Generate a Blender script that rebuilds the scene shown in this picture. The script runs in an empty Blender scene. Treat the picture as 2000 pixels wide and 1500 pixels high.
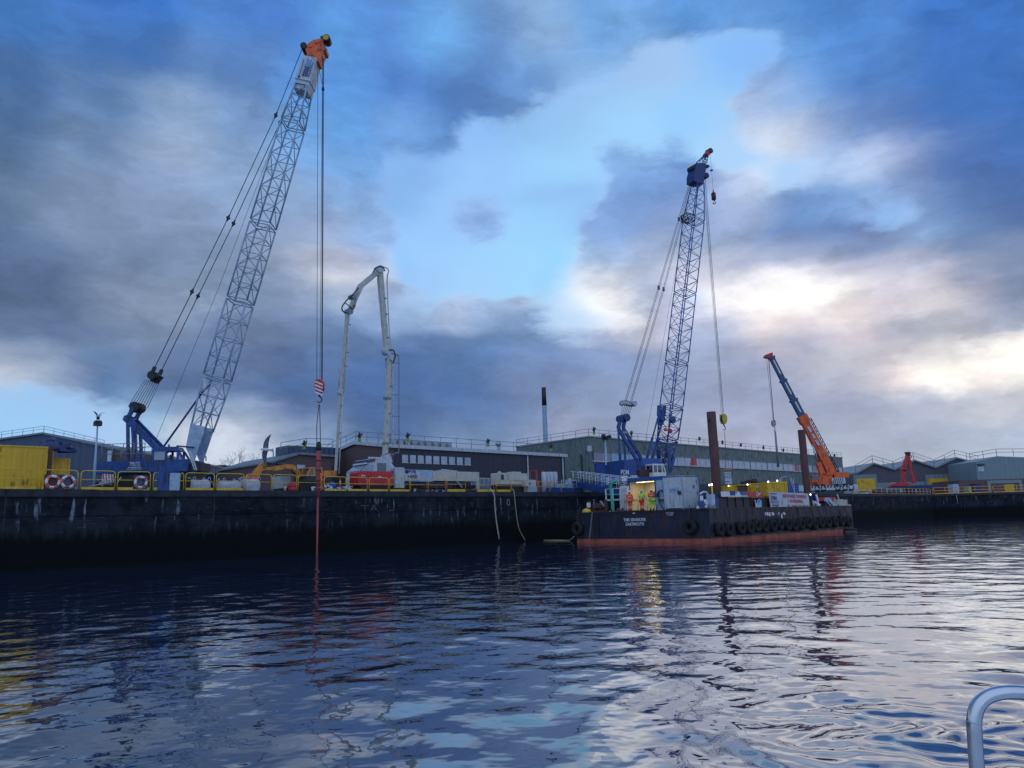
import bpy, bmesh, math, random
import numpy as np
from mathutils import Vector, Matrix
R = math.radians
PI = math.pi
random.seed(7)
sc = bpy.context.scene
col = sc.collection

# ------------------------------------------------------------------ camera
F = 1480.0
EYE = Vector((0.0, 0.0, 2.34))
PITCH = math.atan(264.6 / F)
ROLL = 0.0294
fwd = Vector((0, math.cos(PITCH), math.sin(PITCH)))
r0 = Vector((1, 0, 0)); u0 = r0.cross(fwd)
right = r0 * math.cos(ROLL) - u0 * math.sin(ROLL)
up = u0 * math.cos(ROLL) + r0 * math.sin(ROLL)
cam_d = bpy.data.cameras.new("camera"); cam = bpy.data.objects.new("camera", cam_d); col.objects.link(cam)
cam_d.sensor_width = 36; cam_d.lens = 36 * F / 2000; cam_d.clip_start = 0.1; cam_d.clip_end = 6000
Mc = Matrix((right, up, -fwd)).transposed().to_4x4(); Mc.translation = EYE
cam.matrix_world = Mc
sc.camera = cam
sc.render.resolution_x = 1024; sc.render.resolution_y = 768

def ray(px, py):
    return (fwd + right * ((px - 1000) / F) + up * ((750 - py) / F)).normalized()
def proj(p):
    v = Vector(p) - EYE; z = v.dot(fwd)
    return 1000 + F * v.dot(right) / z, 750 - F * v.dot(up) / z

# ------------------------------------------------------------------ world
w = bpy.data.worlds.new("World"); sc.world = w; w.use_nodes = True
nt = w.node_tree; N = nt.nodes; L = nt.links; N.clear()
SUN_AZ, SUN_EL = R(21.5), R(15.5)
def nd(tree, t, **k):
    n = tree.nodes.new(t)
    for a, b in k.items(): setattr(n, a, b)
    return n
def setin(tree, n, i, v):
    if isinstance(v, bpy.types.NodeSocket): tree.links.new(v, n.inputs[i])
    else: n.inputs[i].default_value = v
def math_(tree, op, a, b=None, c=None, clamp=False):
    n = nd(tree, 'ShaderNodeMath', operation=op, use_clamp=clamp)
    setin(tree, n, 0, a)
    if b is not None: setin(tree, n, 1, b)
    if c is not None: setin(tree, n, 2, c)
    return n.outputs[0]
def vmath(tree, op, a, b=None, s=None):
    n = nd(tree, 'ShaderNodeVectorMath', operation=op)
    setin(tree, n, 0, a)
    if b is not None: setin(tree, n, 1, b)
    if s is not None: setin(tree, n, 3, s)
    return n.outputs['Value'] if op in ('DISTANCE', 'LENGTH', 'DOT_PRODUCT') else n.outputs['Vector']
def lin(c):
    return tuple(((x / 255) / 12.92 if x / 255 <= .04045 else (((x / 255) + .055) / 1.055) ** 2.4) for x in c)

tc = nd(nt, 'ShaderNodeTexCoord')
D = vmath(nt, 'NORMALIZE', tc.outputs['Generated'])
sx = nd(nt, 'ShaderNodeSeparateXYZ'); L.new(D, sx.inputs[0])
az = math_(nt, 'ARCTAN2', sx.outputs[0], sx.outputs[1])
el = math_(nt, 'ARCSINE', sx.outputs[2])
cq = nd(nt, 'ShaderNodeCombineXYZ'); L.new(az, cq.inputs[0]); L.new(math_(nt, 'MULTIPLY', el, 1.5), cq.inputs[1])
Ds = vmath(nt, 'MULTIPLY', D, (1, 1, 2.3))
def noise(tree, vec, scale, detail, rough=.55, out='Color', dist=0.0):
    n = nd(tree, 'ShaderNodeTexNoise'); L_ = tree.links
    L_.new(vec, n.inputs['Vector']); n.inputs['Scale'].default_value = scale
    n.inputs['Detail'].default_value = detail; n.inputs['Roughness'].default_value = rough
    n.inputs['Distortion'].default_value = dist
    return n.outputs[out]
w1 = vmath(nt, 'SUBTRACT', noise(nt, Ds, 6.5, 9, .58), (.5, .5, .5))
Q2 = vmath(nt, 'ADD', cq.outputs[0], vmath(nt, 'MULTIPLY', w1, (.11, .10, 0)))
# anchors of the cloud field: pixel-direction, colour, spread (radians), weight
SKY = [
 (28, 23, (75, 125, 195)), (227, 23, (70, 120, 200)), (510, 23, (85, 130, 205)), (737, 23, (100, 145, 215)), (935, 23, (130, 160, 210)), (28, 85, (75, 110, 165)),
 (227, 85, (80, 120, 185)), (453, 85, (85, 130, 200)), (680, 85, (105, 160, 230)), (867, 85, (120, 175, 237)), (963, 85, (100, 140, 200)), (28, 147, (85, 115, 165)),
 (227, 147, (95, 125, 175)), (425, 147, (110, 140, 195)), (680, 147, (100, 150, 220)), (793, 147, (90, 130, 200)), (935, 147, (85, 120, 180)), (28, 210, (90, 115, 160)),
 (198, 210, (115, 140, 185)), (368, 210, (150, 165, 200)), (482, 210, (130, 155, 205)), (680, 210, (100, 150, 215)), (850, 210, (90, 130, 195)), (963, 210, (105, 140, 200)),
 (28, 283, (95, 115, 150)), (170, 283, (125, 140, 175)), (340, 283, (165, 175, 205)), (482, 283, (145, 165, 205)), (652, 283, (125, 175, 237)), (793, 283, (130, 170, 230)),
 (935, 283, (150, 195, 250)), (28, 363, (110, 125, 155)), (170, 363, (135, 145, 175)), (340, 363, (155, 165, 200)), (482, 363, (150, 165, 200)), (652, 363, (135, 165, 215)),
 (793, 363, (150, 185, 239)), (935, 363, (160, 205, 255)), (28, 442, (105, 120, 150)), (170, 442, (140, 150, 180)), (368, 442, (140, 150, 180)), (510, 442, (150, 160, 195)),
 (623, 442, (165, 175, 210)), (725, 442, (150, 175, 220)), (850, 442, (160, 205, 255)), (935, 442, (150, 175, 225)), (28, 499, (95, 110, 145)), (227, 499, (120, 130, 160)),
 (397, 499, (135, 145, 175)), (567, 499, (175, 175, 200)), (652, 499, (195, 195, 210)), (708, 499, (170, 190, 230)), (822, 499, (165, 210, 255)), (963, 499, (165, 215, 255)),
 (57, 555, (95, 108, 140)), (255, 555, (125, 132, 160)), (453, 555, (140, 148, 175)), (567, 555, (150, 155, 185)), (669, 555, (225, 230, 240)), (725, 555, (205, 210, 230)),
 (822, 555, (165, 205, 250)), (963, 555, (170, 215, 255)), (57, 612, (100, 112, 145)), (312, 612, (145, 150, 175)), (482, 612, (130, 140, 170)), (652, 612, (125, 145, 185)),
 (737, 612, (150, 165, 205)), (839, 612, (170, 185, 220)), (907, 612, (185, 200, 230)), (992, 612, (160, 180, 220)), (57, 669, (110, 125, 160)), (283, 669, (120, 130, 160)),
 (510, 669, (120, 130, 165)), (680, 669, (105, 125, 170)), (850, 669, (90, 115, 165)), (963, 669, (100, 130, 180)), (23, 720, (205, 205, 215)), (74, 720, (150, 165, 200)),
 (198, 720, (100, 120, 160)), (397, 720, (105, 120, 160)), (567, 720, (90, 110, 155)), (737, 720, (80, 108, 160)), (935, 720, (85, 115, 165)), (28, 771, (190, 205, 225)),
 (85, 771, (165, 200, 240)), (198, 771, (110, 130, 175)), (368, 771, (90, 110, 155)), (567, 771, (75, 100, 150)), (737, 771, (75, 100, 155)), (935, 771, (80, 110, 165)),
 (34, 810, (160, 205, 245)), (170, 810, (165, 200, 240)), (283, 810, (160, 185, 220)), (453, 810, (140, 155, 190)), (567, 810, (85, 105, 155)), (737, 810, (82, 108, 158)),
 (935, 810, (90, 115, 165)), (57, 844, (165, 210, 248)), (227, 844, (175, 205, 240)), (397, 844, (215, 220, 230)), (510, 844, (200, 205, 220)), (595, 844, (140, 155, 190)),
 (935, 844, (120, 140, 180)), (57, 929, (175, 208, 245)), (227, 929, (180, 206, 240)), (397, 929, (205, 210, 226)), (510, 929, (200, 205, 222)), (623, 929, (170, 182, 205)),
 (935, 929, (128, 144, 180)), (1028, 28, (150, 175, 215)), (1170, 28, (125, 165, 220)), (1397, 28, (105, 155, 220)), (1623, 28, (85, 140, 215)), (1907, 28, (65, 120, 200)),
 (1028, 142, (110, 145, 200)), (1142, 142, (150, 180, 225)), (1272, 142, (165, 200, 242)), (1453, 142, (140, 190, 250)), (1567, 142, (120, 165, 225)), (1680, 142, (85, 130, 200)),
 (1907, 142, (60, 110, 185)), (1034, 198, (115, 150, 205)), (1142, 198, (155, 195, 240)), (1340, 198, (155, 208, 255)), (1499, 198, (175, 195, 230)), (1567, 198, (125, 160, 215)),
 (1680, 198, (72, 115, 182)), (1850, 198, (62, 108, 178)), (1028, 255, (150, 195, 240)), (1227, 255, (165, 215, 255)), (1425, 255, (170, 213, 250)), (1510, 255, (200, 213, 236)),
 (1555, 255, (215, 222, 237)), (1623, 255, (90, 130, 190)), (1793, 255, (75, 115, 180)), (1963, 255, (65, 110, 180)), (1113, 306, (164, 215, 255)), (1283, 306, (164, 215, 255)),
 (1453, 306, (178, 215, 252)), (1555, 306, (175, 212, 250)), (1623, 306, (185, 205, 237)), (1680, 306, (205, 213, 234)), (1754, 306, (195, 205, 232)), (1839, 306, (80, 115, 180)),
 (1963, 306, (66, 106, 175)), (1085, 340, (162, 214, 255)), (1227, 340, (150, 185, 237)), (1295, 340, (120, 155, 215)), (1482, 340, (200, 214, 237)), (1567, 340, (175, 210, 250)),
 (1652, 340, (140, 180, 232)), (1737, 340, (95, 130, 190)), (1907, 340, (75, 110, 175)), (1085, 397, (150, 195, 245)), (1255, 397, (120, 150, 210)), (1340, 397, (140, 160, 210)),
 (1442, 397, (175, 190, 225)), (1538, 397, (110, 145, 200)), (1612, 397, (110, 150, 210)), (1680, 397, (140, 185, 240)), (1737, 397, (150, 190, 242)), (1850, 397, (90, 120, 175)),
 (1975, 397, (75, 108, 170)), (1057, 453, (160, 215, 255)), (1198, 453, (140, 165, 215)), (1312, 453, (145, 155, 195)), (1442, 453, (155, 170, 210)), (1538, 453, (95, 125, 180)),
 (1680, 453, (90, 115, 170)), (1805, 453, (155, 180, 225)), (1861, 453, (105, 135, 185)), (1935, 453, (95, 120, 170)), (1057, 510, (165, 220, 255)), (1170, 510, (170, 185, 220)),
 (1283, 510, (165, 170, 200)), (1453, 510, (150, 160, 200)), (1567, 510, (130, 145, 190)), (1680, 510, (130, 145, 185)), (1850, 510, (115, 130, 170)), (1958, 510, (150, 155, 185)),
 (1057, 550, (165, 218, 255)), (1198, 550, (235, 240, 250)), (1255, 550, (190, 195, 215)), (1397, 550, (215, 215, 230)), (1482, 550, (210, 210, 230)), (1567, 550, (250, 248, 250)),
 (1652, 550, (190, 190, 215)), (1754, 550, (220, 215, 230)), (1878, 550, (120, 130, 165)), (1975, 550, (108, 122, 160)), (1028, 584, (190, 200, 225)), (1113, 584, (190, 220, 250)),
 (1187, 584, (250, 250, 255)), (1244, 584, (130, 145, 185)), (1351, 584, (190, 215, 250)), (1425, 584, (250, 245, 245)), (1482, 584, (255, 250, 248)), (1538, 584, (255, 253, 248)),
 (1623, 584, (255, 250, 240)), (1708, 584, (200, 195, 215)), (1816, 584, (245, 235, 235)), (1884, 584, (225, 215, 220)), (1963, 584, (140, 145, 175)), (1028, 623, (120, 145, 190)),
 (1142, 623, (190, 215, 245)), (1227, 623, (240, 238, 245)), (1312, 623, (190, 190, 215)), (1397, 623, (165, 170, 205)), (1493, 623, (230, 220, 225)), (1567, 623, (210, 200, 215)),
 (1680, 623, (235, 220, 225)), (1793, 623, (165, 165, 190)), (1935, 623, (160, 160, 185)), (1028, 680, (115, 135, 180)), (1198, 680, (135, 150, 195)), (1397, 680, (155, 160, 195)),
 (1567, 680, (165, 160, 190)), (1737, 680, (150, 150, 180)), (1850, 680, (190, 180, 195)), (1952, 680, (250, 245, 240)), (1028, 731, (120, 135, 180)), (1227, 731, (140, 150, 190)),
 (1453, 731, (150, 155, 190)), (1623, 731, (190, 180, 195)), (1737, 731, (230, 220, 225)), (1822, 731, (252, 245, 235)), (1935, 731, (240, 232, 230)), (1992, 731, (250, 240, 230)),
 (1028, 793, (125, 138, 178)), (1170, 793, (135, 145, 180)), (1453, 793, (145, 150, 188)), (1623, 793, (150, 155, 190)), (1793, 793, (155, 158, 188)), (1963, 793, (165, 165, 190)),
 (1113, 839, (150, 150, 180)), (1453, 839, (160, 160, 190)), (1680, 839, (165, 168, 195)), (1963, 839, (180, 182, 205)), (1113, 929, (140, 148, 182)), (1453, 929, (160, 162, 192)),
 (1680, 929, (168, 172, 198)), (1963, 929, (178, 182, 205)),
]
# far parts of the sky: azimuth, elevation, colour
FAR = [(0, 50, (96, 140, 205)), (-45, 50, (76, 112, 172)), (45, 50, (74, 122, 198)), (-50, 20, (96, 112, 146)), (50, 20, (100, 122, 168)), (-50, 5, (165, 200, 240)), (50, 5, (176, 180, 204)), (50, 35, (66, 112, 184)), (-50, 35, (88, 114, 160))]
AZ0, AZ1, NA = -39.5, 39.5, 32
ELS = [0, 2.5, 4.5, 6.5, 8.3, 10, 11.7, 13.3, 14.8, 16.2, 17.8, 19.6, 21.5, 23.5, 25.8, 28.5, 31.5, 35, 39, 44, 52]
pts, cols, isclear = [], [], []
for px, py, c in SKY:
    r = ray(px, py); ad_ = (math.degrees(math.atan2(r.x, r.y)), math.degrees(math.asin(r.z))); clr_ = c[2] >= 238 and (c[0] < 196 or c[0] >= 220)
    k_ = 1.35 if c[0] >= 250 else 1.0 if c[0] >= 240 else 1.0
    if c[0] < 215: c = (c[0] * (.90 if c[1] < 190 else .96), c[1] * .985, c[2])
    v_ = np.array(lin(c)) * k_; pts.append(ad_); cols.append(v_); isclear.append(1.0 if clr_ else 0.0)
    if clr_ and c[0] >= 225: pts.append(ad_); cols.append(v_ * .8); isclear.append(0.0)
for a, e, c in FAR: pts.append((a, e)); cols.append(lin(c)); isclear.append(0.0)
pts = np.array(pts); cols = np.array(cols); isclear = np.array(isclear)
def sky_at(a, e):
    d2 = (pts[:, 0] - a) ** 2 + (1.5 * (pts[:, 1] - e)) ** 2
    w_ = np.exp(-d2 / (2 * 1.45 ** 2)) + 1e-4 * np.exp(-d2 / (2 * 7.0 ** 2)) + 1e-9 / (1 + d2)
    wc, wk = w_ * isclear, w_ * (1 - isclear)
    wide = np.exp(-d2 / (2 * 4.0 ** 2)) * isclear + 1e-12
    cl = (cols * (wk[:, None] + 0)).sum(0) / (wk.sum() + 1e-12); cr = (cols * (wc + wide * 1e-3)[:, None]).sum(0) / (wc + wide * 1e-3).sum()
    return cl, cr, wc.sum() / w_.sum()
warped = nd(nt, 'ShaderNodeSeparateXYZ'); L.new(Q2, warped.inputs[0])
ta = nd(nt, 'ShaderNodeMapRange'); L.new(warped.outputs[0], ta.inputs[0]); ta.inputs[1].default_value = R(AZ0); ta.inputs[2].default_value = R(AZ1)
prevk = prevc = None
for k, e in enumerate(ELS):
    rk = nd(nt, 'ShaderNodeValToRGB'); rc = nd(nt, 'ShaderNodeValToRGB')
    for rr_ in (rk, rc): rr_.color_ramp.interpolation = 'CARDINAL'; L.new(ta.outputs[0], rr_.inputs[0])
    for n_ in range(NA):
        t_ = n_ / (NA - 1); cl, cr, fr_ = sky_at(AZ0 + (AZ1 - AZ0) * t_, e)
        for rr_, v_, al_ in ((rk, cl, fr_), (rc, cr, 1.0)):
            if n_ == 0: el_ = rr_.color_ramp.elements[0]
            elif n_ == NA - 1: el_ = rr_.color_ramp.elements[len(rr_.color_ramp.elements) - 1]
            else: el_ = rr_.color_ramp.elements.new(t_)
            el_.position = t_; el_.color = (*[float(q) for q in v_], float(al_))
    if prevk is None: prevk, preva, prevc = rk.outputs[0], rk.outputs[1], rc.outputs[0]
    else:
        m_ = nd(nt, 'ShaderNodeMapRange', interpolation_type='SMOOTHSTEP'); L.new(warped.outputs[1], m_.inputs[0]); m_.inputs[1].default_value = R(ELS[k - 1]) * 1.5; m_.inputs[2].default_value = R(e) * 1.5
        for which in (0, 1):
            x_ = nd(nt, 'ShaderNodeMix', data_type='RGBA'); L.new(m_.outputs[0], x_.inputs[0]); L.new((prevk, prevc)[which], x_.inputs[6]); L.new((rk, rc)[which].outputs[0], x_.inputs[7])
            if which == 0: prevk = x_.outputs[2]
            else: prevc = x_.outputs[2]
        x_ = nd(nt, 'ShaderNodeMix', data_type='FLOAT'); L.new(m_.outputs[0], x_.inputs[0]); L.new(preva, x_.inputs[2]); L.new(rk.outputs[1], x_.inputs[3]); preva = x_.outputs[0]
# added fill: unseen sky behind the viewer, brightened to lift the dark fronts
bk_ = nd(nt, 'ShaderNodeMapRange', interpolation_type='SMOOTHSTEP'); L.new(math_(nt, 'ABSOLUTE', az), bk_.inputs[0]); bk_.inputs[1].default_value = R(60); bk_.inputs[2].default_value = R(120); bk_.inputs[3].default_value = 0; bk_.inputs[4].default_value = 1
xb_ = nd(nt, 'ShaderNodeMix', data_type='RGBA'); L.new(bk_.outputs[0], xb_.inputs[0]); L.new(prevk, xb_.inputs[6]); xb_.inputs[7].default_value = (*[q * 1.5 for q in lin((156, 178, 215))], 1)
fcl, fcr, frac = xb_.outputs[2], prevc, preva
Dw = vmath(nt, 'ADD', Ds, vmath(nt, 'SCALE', w1, s=.10))
fb = noise(nt, Dw, 7.0, 11, .60, 'Fac')
cov = math_(nt, 'ADD', frac, math_(nt, 'MULTIPLY', math_(nt, 'SUBTRACT', fb, .5), 1.5))
ms_ = nd(nt, 'ShaderNodeMapRange', interpolation_type='SMOOTHSTEP'); L.new(cov, ms_.inputs[0]); ms_.inputs[1].default_value = .24; ms_.inputs[2].default_value = .76
msk = ms_.outputs[0]
mod = noise(nt, vmath(nt, 'ADD', vmath(nt, 'MULTIPLY', D, (1, 1, 2.3)), vmath(nt, 'SCALE', w1, s=.30)), 9, 11, .60, 'Fac')
mr = nd(nt, 'ShaderNodeMapRange'); L.new(mod, mr.inputs[0])
for i, v in enumerate((.29, .71, .80, 1.22)): mr.inputs[i + 1].default_value = v
fclm = vmath(nt, 'SCALE', fcl, s=mr.outputs[0])
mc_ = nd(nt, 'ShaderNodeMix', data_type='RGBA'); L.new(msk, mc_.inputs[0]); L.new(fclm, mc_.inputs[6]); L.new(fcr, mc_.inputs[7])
edge = math_(nt, 'MULTIPLY', math_(nt, 'MULTIPLY', msk, math_(nt, 'SUBTRACT', 1.0, msk)), .10)
clouds = vmath(nt, 'ADD', mc_.outputs[2], vmath(nt, 'SCALE', (1, .95, .92), s=edge))
clouds10 = vmath(nt, 'SCALE', clouds, s=10.0)
sky = nd(nt, 'ShaderNodeTexSky', sky_type='NISHITA'); sky.sun_disc = False
sky.sun_elevation = SUN_EL; sky.sun_rotation = SUN_AZ
mx = nd(nt, 'ShaderNodeMix', data_type='RGBA'); mx.inputs[0].default_value = .975
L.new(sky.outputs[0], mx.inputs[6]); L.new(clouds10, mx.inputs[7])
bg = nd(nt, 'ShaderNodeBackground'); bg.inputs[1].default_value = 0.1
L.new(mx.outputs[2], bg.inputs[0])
wo = nd(nt, 'ShaderNodeOutputWorld'); L.new(bg.outputs[0], wo.inputs[0])

sd = bpy.data.lights.new("sun", 'SUN'); sd.energy = 0.08; sd.angle = R(30); sd.color = (1, .9, .78)
so = bpy.data.objects.new("sun", sd); col.objects.link(so)
sdir = Vector((math.sin(SUN_AZ) * math.cos(SUN_EL), math.cos(SUN_AZ) * math.cos(SUN_EL), math.sin(SUN_EL)))
so.rotation_euler = (-sdir).to_track_quat('-Z', 'Y').to_euler()
sc.view_settings.view_transform = 'Standard'; sc.view_settings.look = 'None'
sc.view_settings.exposure = 0; sc.view_settings.gamma = 1

# ------------------------------------------------------------------ frames
class Frame:
    def __init__(s, ox, oy, ang):
        s.o = Vector((ox, oy, 0)); s.a = ang
        s.u = Vector((math.cos(ang), math.sin(ang), 0)); s.n = Vector((-math.sin(ang), math.cos(ang), 0))
    def w(s, p): return s.o + s.u * p[0] + s.n * p[1] + Vector((0, 0, p[2]))
    def hit(s, px, py, d):           # ray meets the upright plane local y = d
        r = ray(px, py); t = (d - (EYE - s.o).dot(s.n)) / r.dot(s.n); p = EYE + r * t
        return Vector(((p - s.o).dot(s.u), d, p.z))
    def hitx(s, px, py, x):          # ray meets the upright plane local x = x
        r = ray(px, py); t = (x - (EYE - s.o).dot(s.u)) / r.dot(s.u); p = EYE + r * t
        return Vector((x, (p - s.o).dot(s.n), p.z))
    def hitz(s, px, py, z):
        r = ray(px, py); t = (z - EYE.z) / r.z; p = EYE + r * t
        return Vector(((p - s.o).dot(s.u), (p - s.o).dot(s.n), z))
W = Frame(0, 0, 0)
Q = Frame(0, 81.9, math.atan(.979))
QZ = 5.2                              # quay level above the water

# ------------------------------------------------------------------ materials
def mat(name, c, rough=.6, metal=0.0, var=.25, scale=3.0, bump=0.0, spec=.5, emit=None, es=0, streak=0.0, c2=None, grime=None):
    m = bpy.data.materials.new(name); m.use_nodes = True
    t = m.node_tree; p = t.nodes['Principled BSDF']
    p.inputs['Roughness'].default_value = rough; p.inputs['Metallic'].default_value = metal
    p.inputs['Specular IOR Level'].default_value = spec
    tcn = nd(t, 'ShaderNodeTexCoord')
    n = noise(t, tcn.outputs['Object'], scale, 6, .6, 'Fac')
    if streak:
        sv = vmath(t, 'MULTIPLY', tcn.outputs['Object'], (2.5, 2.5, .35))
        n2 = noise(t, sv, scale, 5, .6, 'Fac')
        n = math_(t, 'ADD', math_(t, 'MULTIPLY', n, 1 - streak), math_(t, 'MULTIPLY', n2, streak))
    cr = nd(t, 'ShaderNodeValToRGB'); t.links.new(n, cr.inputs[0])
    lo = c2 if c2 else tuple(x * (1 - var) for x in c); hi = c if c2 else tuple(min(1, x * (1 + var * .4)) for x in c)
    cr.color_ramp.elements[0].position = .32; cr.color_ramp.elements[0].color = (*lo, 1)
    cr.color_ramp.elements[1].position = .62; cr.color_ramp.elements[1].color = (*hi, 1)
    colr = cr.outputs[0]
    if grime:                          # rust runs and dirt: (colour, coverage)
        g1 = noise(t, vmath(t, 'MULTIPLY', tcn.outputs['Object'], (3.2, 3.2, .5)), 1.5, 6, .65, 'Fac'); g2 = noise(t, tcn.outputs['Object'], .8, 4, .6, 'Fac')
        gr = nd(t, 'ShaderNodeMapRange', interpolation_type='SMOOTHSTEP'); t.links.new(math_(t, 'MULTIPLY', g1, math_(t, 'ADD', g2, .5)), gr.inputs[0])
        gr.inputs[1].default_value = .60 - grime[1] * .2; gr.inputs[2].default_value = .70 - grime[1] * .15
        gm = nd(t, 'ShaderNodeMix', data_type='RGBA'); setin(t, gm, 0, math_(t, 'MULTIPLY', gr.outputs[0], .8)); setin(t, gm, 6, colr); setin(t, gm, 7, (*grime[0], 1)); colr = gm.outputs[2]
        t.links.new(math_(t, 'ADD', math_(t, 'MULTIPLY', gr.outputs[0], .3), rough), p.inputs['Roughness'])
    t.links.new(colr, p.inputs['Base Color'])
    if bump:
        b = nd(t, 'ShaderNodeBump'); b.inputs['Strength'].default_value = bump; b.inputs['Distance'].default_value = .05
        t.links.new(noise(t, tcn.outputs['Object'], scale * 4, 5, .6, 'Fac'), b.inputs['Height'])
        t.links.new(b.outputs[0], p.inputs['Normal'])
    if emit:
        p.inputs['Emission Color'].default_value = (*emit, 1); p.inputs['Emission Strength'].default_value = es
    return m
def ribbed(name, c, c2, freq, axis=0, rough=.5, depth=.04, var=.2, grime=None):
    """corrugated sheet: bump ribs running upright along local x or y, stained"""
    m = mat(name, c, rough, var=var, scale=.7, streak=.6, c2=c2, grime=grime)
    t = m.node_tree; p = t.nodes['Principled BSDF']
    tcn = nd(t, 'ShaderNodeTexCoord'); s = nd(t, 'ShaderNodeSeparateXYZ'); t.links.new(tcn.outputs['Object'], s.inputs[0])
    x = math_(t, 'ADD', s.outputs[0], s.outputs[1]) if axis == 'xy' else s.outputs[axis]
    h = math_(t, 'SINE', math_(t, 'MULTIPLY', x, freq * 2 * PI))
    b = nd(t, 'ShaderNodeBump'); b.inputs['Strength'].default_value = 1; b.inputs['Distance'].default_value = depth
    t.links.new(h, b.inputs['Height']); t.links.new(b.outputs[0], p.inputs['Normal'])
    return m
M = {}
M['yellow'] = mat('yellow_paint', (.72, .46, .03), .5, var=.3)
M['orangey'] = mat('orange_yellow_paint', (.78, .36, .03), .5, var=.3)
M['yellowbox'] = ribbed('yellow_container_paint', (.76, .44, .010), (.58, .33, .012), 3.2, 'xy', .45, .012, grime=((.14, .07, .03), .12))
M['blue'] = mat('blue_crane_paint', (.008, .065, .26), .4, var=.35, grime=((.03, .03, .035), .45))
M['dblue'] = mat('dark_blue_paint', (.008, .035, .16), .45, var=.4)
M['bluel'] = mat('blue_boom_paint', (.03, .13, .34), .45, var=.25)
M['mblue'] = mat('mid_blue_paint', (.012, .08, .29), .4, var=.35)
M['bluebox'] = ribbed('blue_container_paint', (.015, .085, .42), (.01, .05, .26), 3.2, 'xy', .45, grime=((.10, .045, .03), .3))
M['latt'] = mat('pale_blue_lattice_paint', (.29, .40, .52), .45, var=.25)
M['pale'] = mat('pale_boom_paint', (.34, .46, .58), .45, var=.25)
M['white'] = mat('white_paint', (.72, .74, .76), .45, var=.3, streak=.5)
M['cream'] = mat('cream_paint', (.52, .51, .44), .45, var=.3, streak=.5, grime=((.22, .19, .15), .12))
M['offw'] = mat('grey_white_paint', (.50, .54, .58), .5, var=.3, streak=.5, grime=((.26, .24, .22), .12))
M['red'] = mat('red_paint', (.55, .02, .03), .4, var=.3, grime=((.14, .03, .03), .4))
M['orange'] = mat('orange_paint', (.80, .12, .015), .4, var=.25, grime=((.16, .06, .04), .35))
M['digger'] = mat('digger_orange_paint', (.70, .26, .025), .5, var=.3, grime=((.12, .07, .04), .6))
M['black'] = mat('black_steel', (.012, .013, .016), .55, var=.4)
M['dark'] = mat('dark_grey', (.035, .038, .045), .6, var=.4)
M['rope'] = mat('steel_rope', (.03, .035, .045), .5, var=.2)
M['grey'] = mat('grey_steel', (.22, .24, .26), .5, metal=.3, var=.3)
M['galv'] = mat('galvanised_steel', (.38, .42, .46), .45, metal=.5, var=.3)
M['rust'] = mat('rusty_steel', (.115, .045, .038), .8, var=.5, scale=2, bump=.3, c2=(.06, .028, .028))
M['rustred'] = mat('red_rusty_rod', (.42, .06, .05), .7, var=.4, scale=2, c2=(.16, .06, .06))
M['glass'] = mat('window_glass', (.05, .08, .10), .08, var=.2, spec=.9)
M['paleglass'] = mat('frosted_window', (.42, .47, .55), .25, var=.25, scale=.8)
M['tyre'] = mat('tyre_rubber', (.012, .012, .013), .85, var=.4, bump=.4)
M['hull'] = mat('navy_hull_paint', (.008, .014, .036), .5, var=.5, scale=.9, streak=.6, bump=.35, grime=((.055, .030, .026), .55))
M['boot'] = mat('red_boot_paint', (.40, .095, .055), .7, var=.45, scale=1.2, grime=((.12, .06, .05), .1))
M['deck'] = mat('barge_deck_steel', (.10, .08, .07), .8, var=.5)
M['brick'] = mat('brown_brick', (.125, .085, .085), .85, var=.25, scale=6)
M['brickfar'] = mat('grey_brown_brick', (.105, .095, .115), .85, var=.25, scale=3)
M['darkclad'] = ribbed('dark_cladding', (.030, .032, .055), (.022, .024, .045), 1.2, 0, .55, .02)
M['green'] = ribbed('green_cladding', (.14, .19, .18), (.11, .15, .145), 1.6, 'xy', .5, .05, grime=((.05, .07, .06), .5))
M['slate'] = ribbed('slate_blue_cladding', (.055, .085, .15), (.042, .065, .12), 1.5, 'xy', .5, .04)
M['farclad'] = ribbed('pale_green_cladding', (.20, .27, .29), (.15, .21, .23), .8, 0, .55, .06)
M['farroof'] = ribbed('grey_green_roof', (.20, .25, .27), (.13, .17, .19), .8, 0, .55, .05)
M['concrete'] = mat('quay_concrete', (.16, .16, .155), .9, var=.4, scale=.4, bump=.3)
M['tarp'] = mat('blue_tarpaulin', (.02, .07, .30), .4, var=.5, scale=4)
M['bag'] = mat('woven_bag', (.50, .52, .56), .8, var=.25, scale=4, bump=.5)
M['hivis'] = mat('orange_workwear', (.90, .13, .02), .75, var=.25, scale=8)
M['lime'] = mat('lime_workwear', (.40, .85, .05), .75, var=.25, scale=8)
M['skin'] = mat('skin', (.45, .25, .18), .6, var=.1)
M['hair'] = mat('dark_hair', (.02, .015, .012), .8)
M['reflect'] = mat('reflective_tape', (.75, .76, .76), .35, var=.1)
M['navy'] = mat('navy_lettering', (.01, .04, .22), .5, var=.1)
M['cyan'] = mat('light_blue_lettering', (.04, .30, .60), .5, var=.1)
M['ink'] = mat('black_lettering', (.02, .02, .022), .6, var=.1)
M['wink'] = mat('white_lettering', (.70, .72, .74), .6, var=.25, scale=6)
M['redink'] = mat('red_lettering', (.55, .03, .05), .6, var=.2)
M['bulb'] = mat('lit_bulb', (1, .95, .85), .3, emit=(1, .88, .65), es=4)
M['tube'] = mat('lit_tube', (1, .95, .8), .3, emit=(1, .85, .55), es=1.6)
M['cream_in'] = mat('cream_wall_lining', (.70, .62, .42), .6, var=.15)
M['steel'] = mat('stainless_steel', (.55, .57, .6), .22, metal=1.0, var=.15, scale=8)
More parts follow.
